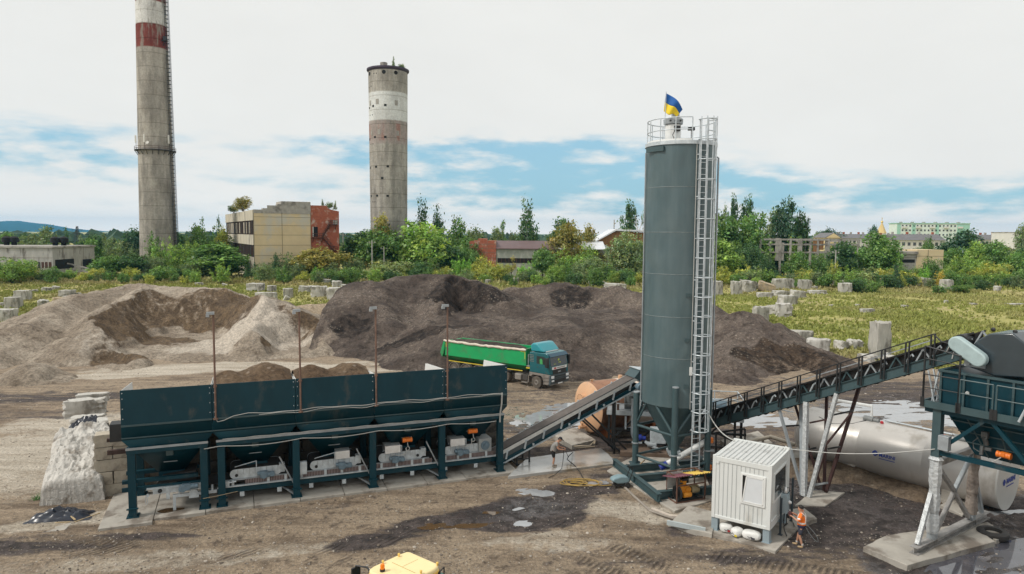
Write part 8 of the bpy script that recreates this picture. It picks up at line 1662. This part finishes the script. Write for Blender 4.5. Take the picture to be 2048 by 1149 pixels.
def people():
 g=G(1601,1092);V3=Vector;ang=math.radians(152)
 J=dict(pelvis=(-.02,0,.95),hem=(-.01,0,.97),spine=(-.02,0,1.14),chest=(.0,0,1.36),neck=(.03,0,1.52),head=(.06,0,1.60),crown=(.055,0,1.755),face=(1,0,-.15),larm=((.0,.195,1.43),(.10,.27,1.17),(.34,.16,1.30)),rarm=((.0,-.195,1.43),(.12,-.26,1.20),(.36,-.10,1.36)),lleg=((-.02,.095,.90),(.04,.11,.50),(-.08,.12,.105)),rleg=((-.02,-.095,.90),(.10,-.11,.51),(.16,-.12,.105)))
 OR=mat('hi_vis_orange',(.92,.20,.018),.7,var=.08,vs=6);NV=mat('navy_cloth',(.012,.016,.045),.8);RB=mat('reflective_band',(.80,.80,.78),.4)
 t,to=person('man in an orange high visibility shirt and dark shorts beside the white cabin',(g.x,g.y,gz(g.x,g.y)),ang,J,(OR,.95,'high_visibility_shirt'),mat('dark_shorts',(.035,.038,.055),.8,var=.25,vs=6),mat('tan_shoe',(.42,.30,.17),.7),(mat('dark_hair',(.012,.010,.009),.6),'hair'))
 bands=MB()
 for z,rx,ry in((1.075,.142,.168),(1.0,.150,.176)):bands.lathe([(1.0,-.028),(1.0,.028)],28,c=(-.015,0,z),M=Matrix(((rx+.025,0,0),(0,ry+.025,0),(0,0,1))))if z>1.05 else None
 for s in(-1,1):
  bands.path([(-.155,s*.09,1.1),(-.17,s*.10,1.25),(-.14,s*.11,1.42),(-.02,s*.11,1.505),(.09,s*.10,1.44),(.165,s*.09,1.25),(.15,s*.09,1.1)],.012,5)
  a=Vector((.0,s*.195,1.43)).lerp(Vector((.11,s*.265,1.185)),.62);bands.lathe([(.068,-.025),(.068,.025)],16,c=a,M=Matrix.Rotation(math.radians(25*s),3,'X')*1.15)
 bands.build('reflective_band',RB,t);MB().lathe([(1.0,-.06),(1.03,.0),(1.0,.05)],28,c=(-.015,0,.93),M=Matrix(((.165,0,0),(0,.192,0),(0,0,1)))).build('navy_hem',NV,t)
 d=Fr((g.x,g.y),ang);c=d.W(.44,.03,1.30);o=MB().box((0,0,0),(.10,.22,.16),R=Matrix.Rotation(.4,3,'Y')).tube((.02,-.08,-.02),(.1,-.14,.1),.015,6).build('hand_tool',mat('dark_red_tool',(.07,.02,.025),.5),None,bevel=.02);o.location=(c.x,c.y,c.z);o.rotation_euler=(0,0,ang);tag(o,'dark hand tool held up by the man in orange','tool')
 o=MB().path([d.W(-.16,.05,.98)]+[d.W(-.18-.5*math.sin(q*1.57),.05+.1*q,1.0-.62*q)for q in np.linspace(.05,1,12)]+[d.W(-.68+.5*q,.2-.1*q,.38+.5*q**1.6)for q in np.linspace(.1,1,10)],.012,6).build('cable',mat('grey_cable',(.11,.12,.125),.6),None);tag(o,'grey cable loop hanging behind the man in orange','cable')
 g=G(1109,934,.14);ang=math.radians(-8)
 J=dict(pelvis=(-.10,0,.93),hem=(-.085,0,.93),spine=(-.05,0,1.13),chest=(.09,0,1.33),neck=(.20,0,1.45),head=(.28,0,1.50),crown=(.335,0,1.64),face=(.75,0,-.66),larm=((.10,.19,1.36),(.20,.23,1.09),(.45,.10,1.07)),rarm=((.10,-.19,1.36),(.22,-.22,1.07),(.47,-.06,1.01)),lleg=((-.10,.095,.90),(-.03,.11,.50),(-.06,.12,.105)),rleg=((-.10,-.095,.90),(-.02,-.11,.49),(-.09,-.13,.105)))
 t,to=person('man in grey T-shirt, black shorts and dark cap hosing the wet slab',(g.x,g.y,.14),ang,J,(mat('grey_tshirt',(.30,.29,.275),.85,var=.08,vs=7),.55,'t_shirt'),mat('black_shorts',(.012,.012,.013),.8),mat('muddy_shoe',(.22,.18,.14),.8),(mat('black_cap',(.014,.014,.017),.7),'cap'))
 d=Fr((g.x,g.y),ang);L=lambda x,y,z:d.W(x,y,z+.14);o=MB().path([L(.48,.06,1.08),L(.54,0,1.0),L(.62,-.02,.92),L(.74,-.02,.62)],[.03,.026,.014,.016],8).path([L(.48,.06,1.08),L(.50,.0,.7),L(.46,-.15,.3),L(.42,-.3,.02),L(.1,-1.0,-.1),L(-.2,-1.5,-.1)],.018,6).build('spray_lance',mat('lance_black',(.02,.02,.02),.5),None);tag(o,'black spray lance with its hose in the hands of the man in grey','hose')
people()
# concrete blocks, rubble and litter
def rough_block(name,dims,seed,m,chip=.12,n=6,taper=0.0,name2=None):
 rs=np.random.RandomState(seed);bm_v={};V=[];F=[]
 def vid(i,j,k):
  key=(i,j,k)
  if key not in bm_v:
   p=np.array([i/n-.5,j/n-.5,k/n]);bm_v[key]=len(V);V.append(p)
  return bm_v[key]
 for a in range(n):
  for b in range(n):
   F+=[(vid(a,b,0),vid(a,b+1,0),vid(a+1,b+1,0),vid(a+1,b,0)),(vid(a,b,n),vid(a+1,b,n),vid(a+1,b+1,n),vid(a,b+1,n)),(vid(a,0,b),vid(a+1,0,b),vid(a+1,0,b+1),vid(a,0,b+1)),(vid(a,n,b),vid(a,n,b+1),vid(a+1,n,b+1),vid(a+1,n,b)),(vid(0,a,b),vid(0,a,b+1),vid(0,a+1,b+1),vid(0,a+1,b)),(vid(n,a,b),vid(n,a+1,b),vid(n,a+1,b+1),vid(n,a,b+1))]
 P_=np.array(V);q=P_.copy();q[:,0]*=1-taper*P_[:,2];q[:,1]*=1-taper*P_[:,2]
 e=(np.abs(P_[:,0])>.49).astype(int)+(np.abs(P_[:,1])>.49)+(P_[:,2]>.99)
 pull=np.where(e==3,1.0,np.where(e==2,.55,0.25))*rs.uniform(0,1,len(P_))**1.6*chip
 c=np.array([0,0,.45]);q=q+(c-q)*pull[:,None]+rs.normal(0,.012+chip*.05,P_.shape)
 q*=np.array(dims)
 o=npmesh(name,q,F,m,smooth=False);o.data.polygons.foreach_set('use_smooth',[True]*len(F));o.data.set_sharp_from_angle(angle=.5);return o
M_WH=mat('bleached_concrete',(.47,.455,.42),.9,var=.15,vs=2.5,bump=.03,bs=6,dirt=(.20,.185,.16),dscale=1.0,damt=.48,stretch=(1,1,.35))
M_BR=mat('brown_concrete',(.38,.30,.20),.9,var=.2,vs=2,bump=.03,bs=6,dirt=(.25,.22,.18),dscale=1.2,damt=.45)
RUB=[(1763,716,34,71,.8,.07,.2,0,0,'tall square concrete column stub standing alone in the grass'),(1602,685,52,22,.5,.10,-.35,0,0,'long lying concrete block just above the stone heap'),(1640,708,46,28,.8,.12,-.4,0,1,'pale block half buried by the edge of the stone heap'),(1684,700,24,16,.9,.4,.5,.2,1,'white jagged lump left of the tall column stub'),(1710,698,28,17,.8,.4,.1,.1,1,'rounded pale lump between the jagged one and the tall column stub'),(1742,724,36,12,.9,.4,.4,.1,1,'flat rubble lump at the foot of the tall column stub, left'),(1766,724,14,20,.5,.2,.7,.8,1,'tilted narrow slab leaning at the foot of the tall column stub'),(1788,727,34,13,.9,.4,-.2,.05,1,'broad rubble lump at the foot of the tall column stub, right'),(1523,645,27,32,.9,.14,.1,0,0,'weathered upright stub behind the crest of the stone heap'),(1530,660,16,10,.8,.2,.2,0,1,'small white block at the foot of the weathered stub'),(1551,631,24,19,.9,.42,.5,0,0,'rounded stained boulder right of the weathered stub'),(1570,635,32,27,.8,.36,-.2,0,1,'large pale boulder with dark stains right of the weathered stub'),(1434,591,23,29,.9,.08,0,0,0,'square stub close to the silo ladder, first of the block row'),(1474,589,20,26,.9,.1,0,0,0,'stub narrowing to its top, second of the block row'),(1497,585,32,22,.8,.4,.3,.1,0,'broken lump between the narrowing stub and the rectangular block'),(1531,584,34,16,.6,.1,-.2,.32,3,'leaning brownish slab in the block row'),(1530,574,40,12,.5,.1,0,0,0,'flat block above the leaning brownish slab'),(1567,581,41,21,.5,.05,0,0,0,'big rectangular block in the middle of the block row'),(1531,595,32,10,.5,.08,0,0,1,'short lying beam in front of the leaning brownish slab'),(1562,592,36,11,.5,.15,.4,.05,1,'lying beam with a rounded end in front of the big rectangular block'),(1597,595,31,14,.5,.14,.25,.1,1,'lying block with a dark hollow end right of the rounded beam'),(1577,608,38,18,.5,.12,.3,.05,1,'large lying block nearest to the camera in the block row'),(1611,581,23,20,.8,.06,0,0,0,'square upright block right of the big rectangular one'),(1636,589,36,7,.5,.1,.1,0,1,'thin lying beam right of the square upright block'),(1630,577,11,5,.8,.3,0,0,1,'tiny white chunk above the thin lying beam'),(1657,573,30,11,.6,.15,0,0,0,'weathered block under the round topped one, right part of the row'),(1688,573,34,12,.5,.06,0,0,0,'flat topped long block, right part of the row'),(1692,586,24,20,.7,.12,0,0,1,'pale stepped block at the right end of the row'),(1558,556,10,14,.9,.1,0,0,0,'thin distant stub behind the block row'),(1577,557,10,6,.9,.2,0,0,0,'small distant block right of the thin stub'),(1661,560,28,10,.6,.3,0,0,0,'round topped distant block at the bushes'),(1461,563,16,4,.8,.3,0,0,1,'flat white debris left of the thin distant stub'),(1774,577,21,20,.8,.25,.2,0,3,'brownish broken stub left of the conifer like bush'),(1808,571,12,11,.8,.3,0,0,0,'round grey stub right of the conifer like bush'),(1849,574,27,18,.7,.3,.2,.1,0,'leaning weathered block in front of the roofless block'),(1895,582,20,21,.9,.06,0,0,1,'clean square stub on the right, beside green bushes'),(1883,572,8,15,.9,.1,0,0,0,'narrow grey stub behind the clean square stub'),(1917,562,12,6,.8,.3,0,0,0,'small grey lump behind the low bush on the right'),(1968,570,52,14,.3,.16,0,0,0,'long ragged wall stub near the right edge'),(1996,584,12,10,.8,.4,0,0,1,'lone white rock near the right edge'),(2024,576,17,6,.7,.3,.2,0,1,'flat pale chunk at the right edge'),(2040,579,14,8,.8,.35,0,0,3,'yellowish chunk at the right edge'),(1736,627,28,8,.5,.06,.1,0,1,'clean white slab lying alone in the field'),(1893,608,7,5,.9,.3,0,0,1,'tiny white stone in the middle of the right field'),(1811,618,11,5,.9,.4,0,0,0,'little grey stone in the right field'),(2034,610,40,3,.4,.1,.1,0,1,'long flat white sheet in the grass at the right edge'),(1731,568,9,5,.9,.4,0,0,0,'grey stone among the bushes right of the block row'),(1665,612,10,4,.9,.4,0,0,1,'low white stone in the grass below the block row'),(1716,612,8,4,.9,.4,.4,0,1,'small white stone above the lone white slab'),(1948,612,14,3,.7,.4,.4,0,0,'flat grey stone in the right field'),(509,583,34,15,.6,.22,0,0,1,'broken pale block at the top of the sandy heap'),(531,598,42,15,.4,.05,0,0,1,'low pale wall behind the right shoulder of the sandy heap'),(542,584,18,13,.8,.18,.2,0,0,'small block on the low pale wall'),(575,594,20,18,.9,.07,.3,0,0,'square stub with a round top between the heaps'),(607,584,22,12,.7,.3,.1,.1,1,'tilted pale lump right of the square stub'),(621,579,12,8,.8,.3,.2,0,1,'small white chunk above the tilted lump'),(637,593,32,21,.7,.14,.1,0,1,'pale block left of the long wall, between the heaps'),(677,600,48,24,.5,.06,0,0,1,'long pale wall block beside the millings heap'),(676,604,8,15,.6,.1,.2,.15,1,'white upright splinter in front of the long pale wall'),(652,569,24,9,.7,.25,0,.1,1,'flat white slab lying on top of the rubble between the heaps'),(673,574,20,13,.8,.35,.3,0,1,'white boulder on top of the rubble between the heaps'),(689,575,16,7,.8,.3,0,0,1,'small pale block at the right end of the rubble'),(570,599,11,9,.6,.2,.5,.5,1,'tilted white slab at the foot of the square stub'),(447,574,11,5,.7,.2,.2,.3,1,'tilted white chip on the crest line of the sandy heap'),(397,572,14,6,.8,.1,0,0,0,'low grey block beyond the crest of the sandy heap'),(976,569,12,9,.9,.25,0,0,0,'grey stub at the dip of the millings heap crest'),(1031,568,13,12,.9,.1,0,0,0,'square grey stub in front of the workshop bushes'),(1082,566,9,8,.9,.3,.3,0,0,'pointed grey stub beyond the millings heap'),(1134,566,13,9,.9,.1,0,0,0,'grey stub above the dark patch of the millings heap'),(1196,574,38,10,.5,.12,.05,0,1,'long pale slab beyond the right crest of the millings heap'),(1231,579,46,12,.5,.2,-.1,.05,1,'long weathered block left of the silo, beyond the heap'),(1278,566,12,8,.8,.2,0,0,0,'small block touching the silo edge'),(41,604,26,20,.8,.10,.1,0,1,'pale square block in the middle of the left block group'),(23,620,28,22,.8,.08,.15,0,0,'square block in front of the pale one, left block group'),(6,645,36,25,.8,.06,.1,0,1,'nearest large block with a flat top at the left edge'),(2,617,12,8,.8,.2,0,0,1,'white block corner at the left edge'),(56,596,10,11,.8,.12,0,0,0,'narrow grey block right of the pale square block'),(131,598,27,14,.7,.10,0,0,0,'grey block above the left slope of the sandy heap'),(134,605,17,10,.8,.08,.1,0,1,'pale block in front of the grey one, above the sandy heap'),(119,611,28,14,.8,.3,.2,0,3,'brownish broken block partly behind the sandy heap'),(83,615,18,12,.9,.4,.2,.1,1,'white boulder in the green grass at the left'),(110,580,13,6,.7,.15,.2,.15,1,'bright white slab in the dry grass at the left'),(92,583,18,7,.8,.4,.1,0,0,'grey rubble lump in the grass at the left'),(68,585,11,5,.8,.4,0,0,0,'low grey rubble behind the lush grass at the left'),(151,597,14,8,.9,.4,0,0,0,'grey rubble lump right of the grey block above the heap')]
BLOCKD=mat('shaded_block',(.135,.120,.098),.92,var=.3,vs=1.6,bump=.03,bs=6,dirt=(.05,.044,.038),dscale=.9,damt=.5)  # dark copy of the beige block, with the shade under the bins painted in
M_WH2=mat('weathered_block',(.40,.385,.345),.92,var=.2,vs=2,bump=.04,bs=5,dirt=(.14,.13,.11),dscale=.9,damt=.48,stretch=(1,1,.35))
def rubble():
 mm=(M_WH2,M_WH,M_CONC,M_BR)
 for i,(u,v,w,h,df,chip,rz,tilt,m,lab)in enumerate(RUB):
  g=G(u,v);s=g.y/FPX;o=rough_block('concrete_block',(w*s*.95,max(w*s*df,.3),h*s*1.02+.1),900+i,mm[m],chip+(.07 if chip<.2 else 0),6,.0 if h<60 else .03);o.location=(g.x,g.y+w*s*df*.3,gz(g.x,g.y)-.1);o.rotation_euler=(tilt*.3,tilt,rz);tag(o,lab,'concrete block')
  # retaining wall of blocks behind the bins
 k=0
 for c in range(5):
  z=c*.62;x=-2.05
  while x<18.6:
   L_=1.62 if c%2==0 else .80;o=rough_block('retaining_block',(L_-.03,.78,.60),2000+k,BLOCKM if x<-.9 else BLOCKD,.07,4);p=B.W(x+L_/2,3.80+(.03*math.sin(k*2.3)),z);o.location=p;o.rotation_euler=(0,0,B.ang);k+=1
   end=x<-1.2;lab='beige concrete block in the retaining wall behind the aggregate bins'
   if end:lab=['bottom block','second block from the bottom','middle block','fourth block from the bottom','top block'][c]+' at the left end of the retaining wall'
   tag(o,lab,'concrete block','retaining wall blocks');x+=L_
 for i,(x,y,z,dx,dy,dz,m,chip,lab)in enumerate(((18.9,4.9,0,1.5,.8,.62,BLOCKM,.08,'lowest beige block at the right end of the wall behind the bins'),(18.8,4.9,.64,1.4,.8,.62,BLOCKM,.08,'second beige block at the right end of the wall behind the bins'),(18.9,4.8,1.28,1.3,.8,.62,BLOCKM,.1,'third beige block at the right end of the wall behind the bins'),(18.5,4.9,1.92,1.2,.8,.62,BLOCKM,.1,'topmost beige block at the right end of the wall behind the bins'))):
  o=rough_block('retaining_block',(dx,dy,dz),2300+i,m,chip,4);o.location=B.W(x,y,z);o.rotation_euler=(0,0,B.ang+math.pi/2*(i%2));tag(o,lab,'concrete block','retaining wall blocks')
 poly=[B.W(x,y).xy for x,y in((-1.6,4.3),(17.2,4.3),(17.2,8.5),(-1.6,8.5))]
 xs=[p.x for p in poly];ys=[p.y for p in poly]
 o=heap('earth_ramp',None,None,(min(xs)-6,max(xs)+6,min(ys)-3,max(ys)+7),.3,[],[(poly,2.5,.9)],[([B.W(x,y).xy for x,y in((-12,-6),(26,-6),(26,3.9),(-12,3.9))],-.4,3.0)],GM_SOIL,700,rough=.3);o['kind']='structure'
 for(u,v,Y,w,d,h,z0,chip,m,rz,lab)in((172,832,40.5,2.1,1.1,1.0,None,.34,M_WH,.3,'broken pale block on top of the ramp, left of the bins'),(186,803,42.2,1.7,.6,.5,None,.12,M_WH,.3,'thin pale slab behind the broken block on the ramp'),(176,851,38.6,1.6,.9,.55,None,.3,M_WH,.25,'white block between the boulder and the broken block on the ramp'),(206,862,36.9,.5,1.5,.6,None,.12,M_WH,.5,'narrow white beam beside the left end of the retaining wall')):
  p=P(u,v,Y);o=rough_block('concrete_block',(w,d,h),int(u*7),m,chip,7);o.location=p;o.rotation_euler=(0,0,B.ang+rz-.3);tag(o,lab,'concrete block')
  # great broken lump at the left
 rs=np.random.RandomState(77);nx,ny=64,76;a,b=G(84,1012),G(206,1000);f=Fr(a,math.atan2((b-a).y,(b-a).x));Wd=(b-a).length;V=[];
 for j in range(ny):
  for i in range(nx):
   u_,v_=i/(nx-1),j/(ny-1);y=v_*3.6;z=1.12+1.62*v_**.75
   z+=(fbm(np.array([u_*4.0]),np.array([v_*5.5]),90,5)[0]-.5)*.55*min(1,v_*4)-.5*abs(fbm(np.array([u_*9.0+v_*3]),np.array([v_*11.0-u_*4]),95,4)[0]-.5)*min(1,v_*6)+(vnoise(np.array([u_*26.0]),np.array([v_*30.0]),96)[0]-.5)*.10+.25*math.sin(u_*3.1)*v_;z-=.3*(abs(u_-.5)*2)**6
   V.append((u_*Wd+(fbm(np.array([u_*4.0]),np.array([v_*4.0]),91,4)[0]-.5)*.3*min(1,v_*4)-.25*v_,y-(fbm(np.array([u_*5.0]),np.array([v_*7.0]),92,4)[0]-.5)*.3*min(1,v_*5),z))
 top=np.array(V);n0=len(V);per=list(range(nx))+[j*nx+nx-1 for j in range(1,ny)]+[(ny-1)*nx+i for i in range(nx-2,-1,-1)]+[j*nx for j in range(ny-2,0,-1)]
 Fc=[(j*nx+i,j*nx+i+1,(j+1)*nx+i+1,(j+1)*nx+i)for j in range(ny-1)for i in range(nx-1)];base=len(V);L_=5
 for l in range(1,L_+1):
  for q in per:p=V[q];V.append((p[0]+(Wd/2-p[0])*-.015*l+rs.normal(0,.012),p[1]-.012*l*(1 if p[1]<1 else-1)+rs.normal(0,.012),p[2]*(1-l/L_)-.2*(l==L_)))
 m_=len(per)
 for l in range(L_):
  for q in range(m_):
   a0=per[q]if l==0 else base+(l-1)*m_+q;a1=per[(q+1)%m_]if l==0 else base+(l-1)*m_+(q+1)%m_;Fc.append((a0,base+l*m_+q,base+l*m_+(q+1)%m_,a1))
 o=npmesh('broken_foundation',V,Fc,mat('chalky_concrete',(.52,.50,.465),.92,var=.18,vs=2.2,bump=.10,bs=7,dirt=(.27,.24,.205),dscale=1.6,damt=.42));o.data.set_sharp_from_angle(angle=.9);o.location=f.o;o.rotation_euler=(0,0,f.ang);tag(o,'huge broken lump of pale concrete foundation left of the bins','concrete lump')
 # black plastic
 PL=mat('black_plastic',(.018,.022,.034),.28,var=.3,vs=3)
 for i,(u,v,z,rx,ry,rz,lab)in enumerate(((122,1036,.0,1.25,.62,.25,'crumpled black plastic sheet with sticks on the ground at the lower left'),(182,846,3.45,.75,.40,.2,'crumpled dark plastic on the blocks beside the boulder'),(158,858,3.1,.5,.3,.1,'smaller black plastic scrap on the rear edge of the boulder'))):
  g=G(u,v)if i==0 else P(u,v,37.6 if i==1 else 36.3);n=26;rows=[]
  for j in range(n):
   row=[]
   for k in range(n):
    x,y=(k/(n-1)-.5)*2,(j/(n-1)-.5)*2;rr=math.hypot(x,y);zz=max(0,1-rr*rr)**.6*.26+abs(fbm(np.array([x*3.2+i*5]),np.array([y*3.2]),33,4)[0]-.5)*.75*max(0,1.25-rr);sc=1+.25*(vnoise(np.array([math.atan2(y,x)*2+9]),np.array([i*3.0]),5)[0]-.5)
    row.append((x*rx*sc,y*ry*sc,zz+.02))
   rows.append(row)
  o=MB().sheet(rows).build('plastic_sheet',PL,None,smooth=.5);o.location=(g.x,g.y,g.z if i else gz(g.x,g.y));o.rotation_euler=(0,0,rz);tag(o,lab,'plastic sheet')
 ST=mat('straw_wood',(.42,.32,.19),.85,var=.25,vs=6);rs=random.Random(9)
 for i,(u0,v0,u1,v1,z0,z1,r,lab)in enumerate(((128,1020,150,1040,.3,.12,.035,'broken lath lying across the crumpled black plastic'),(140,1018,158,1034,.34,.1,.03,'second lath on the black plastic, further right'),(150,1044,200,1026,.05,.06,.03,'long thin stick on the ground right of the black plastic'),(110,1046,140,1044,.06,.06,.025,'short stick in front of the black plastic'),(172,870,186,852,3.2,3.6,.05,'plank end sticking out of the litter beside the boulder'))):
  a,b=(G(u0,v0,z0),G(u1,v1,z1))if i<4 else(P(u0,v0,36.5),P(u1,v1,37.2));o=MB().beam(a,b,r*2,r).build('wooden_stick',ST,None);tag(o,lab,'stick')
 m=MB()
 for k in range(60):
  a=rs.uniform(0,6.28);l=rs.uniform(.15,.4);x,y=rs.gauss(0,.12),rs.gauss(0,.12);m.add([(x-.012,y,0),(x+.012,y,0),(x+l*.6*math.cos(a),y+l*.6*math.sin(a),l)],[(0,1,2)])
 g=G(75,1000);w=m.build('weed',mat('weed_green',(.05,.16,.03),.8,var=.3,vs=4),None);w.location=(g.x,g.y,0);tag(w,'small green weed at the left foot of the broken foundation','weed')
 # loose stones in the yard
 rs=np.random.RandomState(3);n=22000;y=25+50*rs.uniform(0,1,n)**1.7;x=rs.uniform(-1,1,n)*(y*.78+2);cl=fbm(x*.35,y*.35,71,4);kk=cl+rs.uniform(-.2,.2,n)>.50;x,y=x[kk],y[kk];n=len(x);s=rs.lognormal(-3.65,.5,n);s=np.clip(s,.012,.09)
 p_=1.618;base=np.array([(-1,p_,0),(1,p_,0),(-1,-p_,0),(1,-p_,0),(0,-1,p_),(0,1,p_),(0,-1,-p_),(0,1,-p_),(p_,0,-1),(p_,0,1),(-p_,0,-1),(-p_,0,1)])/1.9*np.array([1,.8,.6]);Fb=np.array([(0,11,5),(0,5,1),(0,1,7),(0,7,10),(0,10,11),(1,5,9),(5,11,4),(11,10,2),(10,7,6),(7,1,8),(3,9,4),(3,4,2),(3,2,6),(3,6,8),(3,8,9),(4,9,5),(2,4,11),(6,2,10),(8,6,7),(9,8,1)])
 ang=rs.uniform(0,6.28,n);Vb=base[None]*rs.uniform(.72,1.25,(n,12,1))*s[:,None,None];c_,s_=np.cos(ang)[:,None],np.sin(ang)[:,None];X=Vb[:,:,0]*c_-Vb[:,:,1]*s_+x[:,None];Y=Vb[:,:,0]*s_+Vb[:,:,1]*c_+y[:,None];Z=Vb[:,:,2]+gh(x,y)[:,None]+.01
 M=bpy.data.materials.new('loose_stone');M.use_nodes=True;N,L=M.node_tree.nodes,M.node_tree.links;b_=N['Principled BSDF'];b_.inputs['Roughness'].default_value=.9;L.new(nmix(N,L,nattr(N,'tone'),(.09,.07,.055),(.46,.41,.35)),b_.inputs['Base Color'])
 tag(npmesh('loose_stones',np.stack([X,Y,Z],-1).reshape(-1,3),(Fb[None]+(np.arange(n)*12)[:,None,None]).reshape(-1,3),M,smooth=False,fattr=dict(tone=np.repeat(rs.uniform(0,1,n)**1.3,20))),'loose stones and clods scattered over the yard','stones',kind='stuff')
rubble()
# the air
def haze():
 M=bpy.data.materials.new('air');M.use_nodes=True;N,L=M.node_tree.nodes,M.node_tree.links;N.clear()
 o=N.new('ShaderNodeOutputMaterial');v=N.new('ShaderNodeVolumePrincipled');v.inputs['Color'].default_value=(.07,.55,1,1);v.inputs['Density'].default_value=HAZE;v.inputs['Anisotropy'].default_value=.2
 L.new(v.outputs[0],o.inputs['Volume'])
 b=MB().bx(-9500,9500,-200,7800,-9,150).build('haze',M,smooth=0);tag(b,'thin blue air between the yard and the far hills','haze',kind='stuff')
HAZE=0.8e-4
haze()
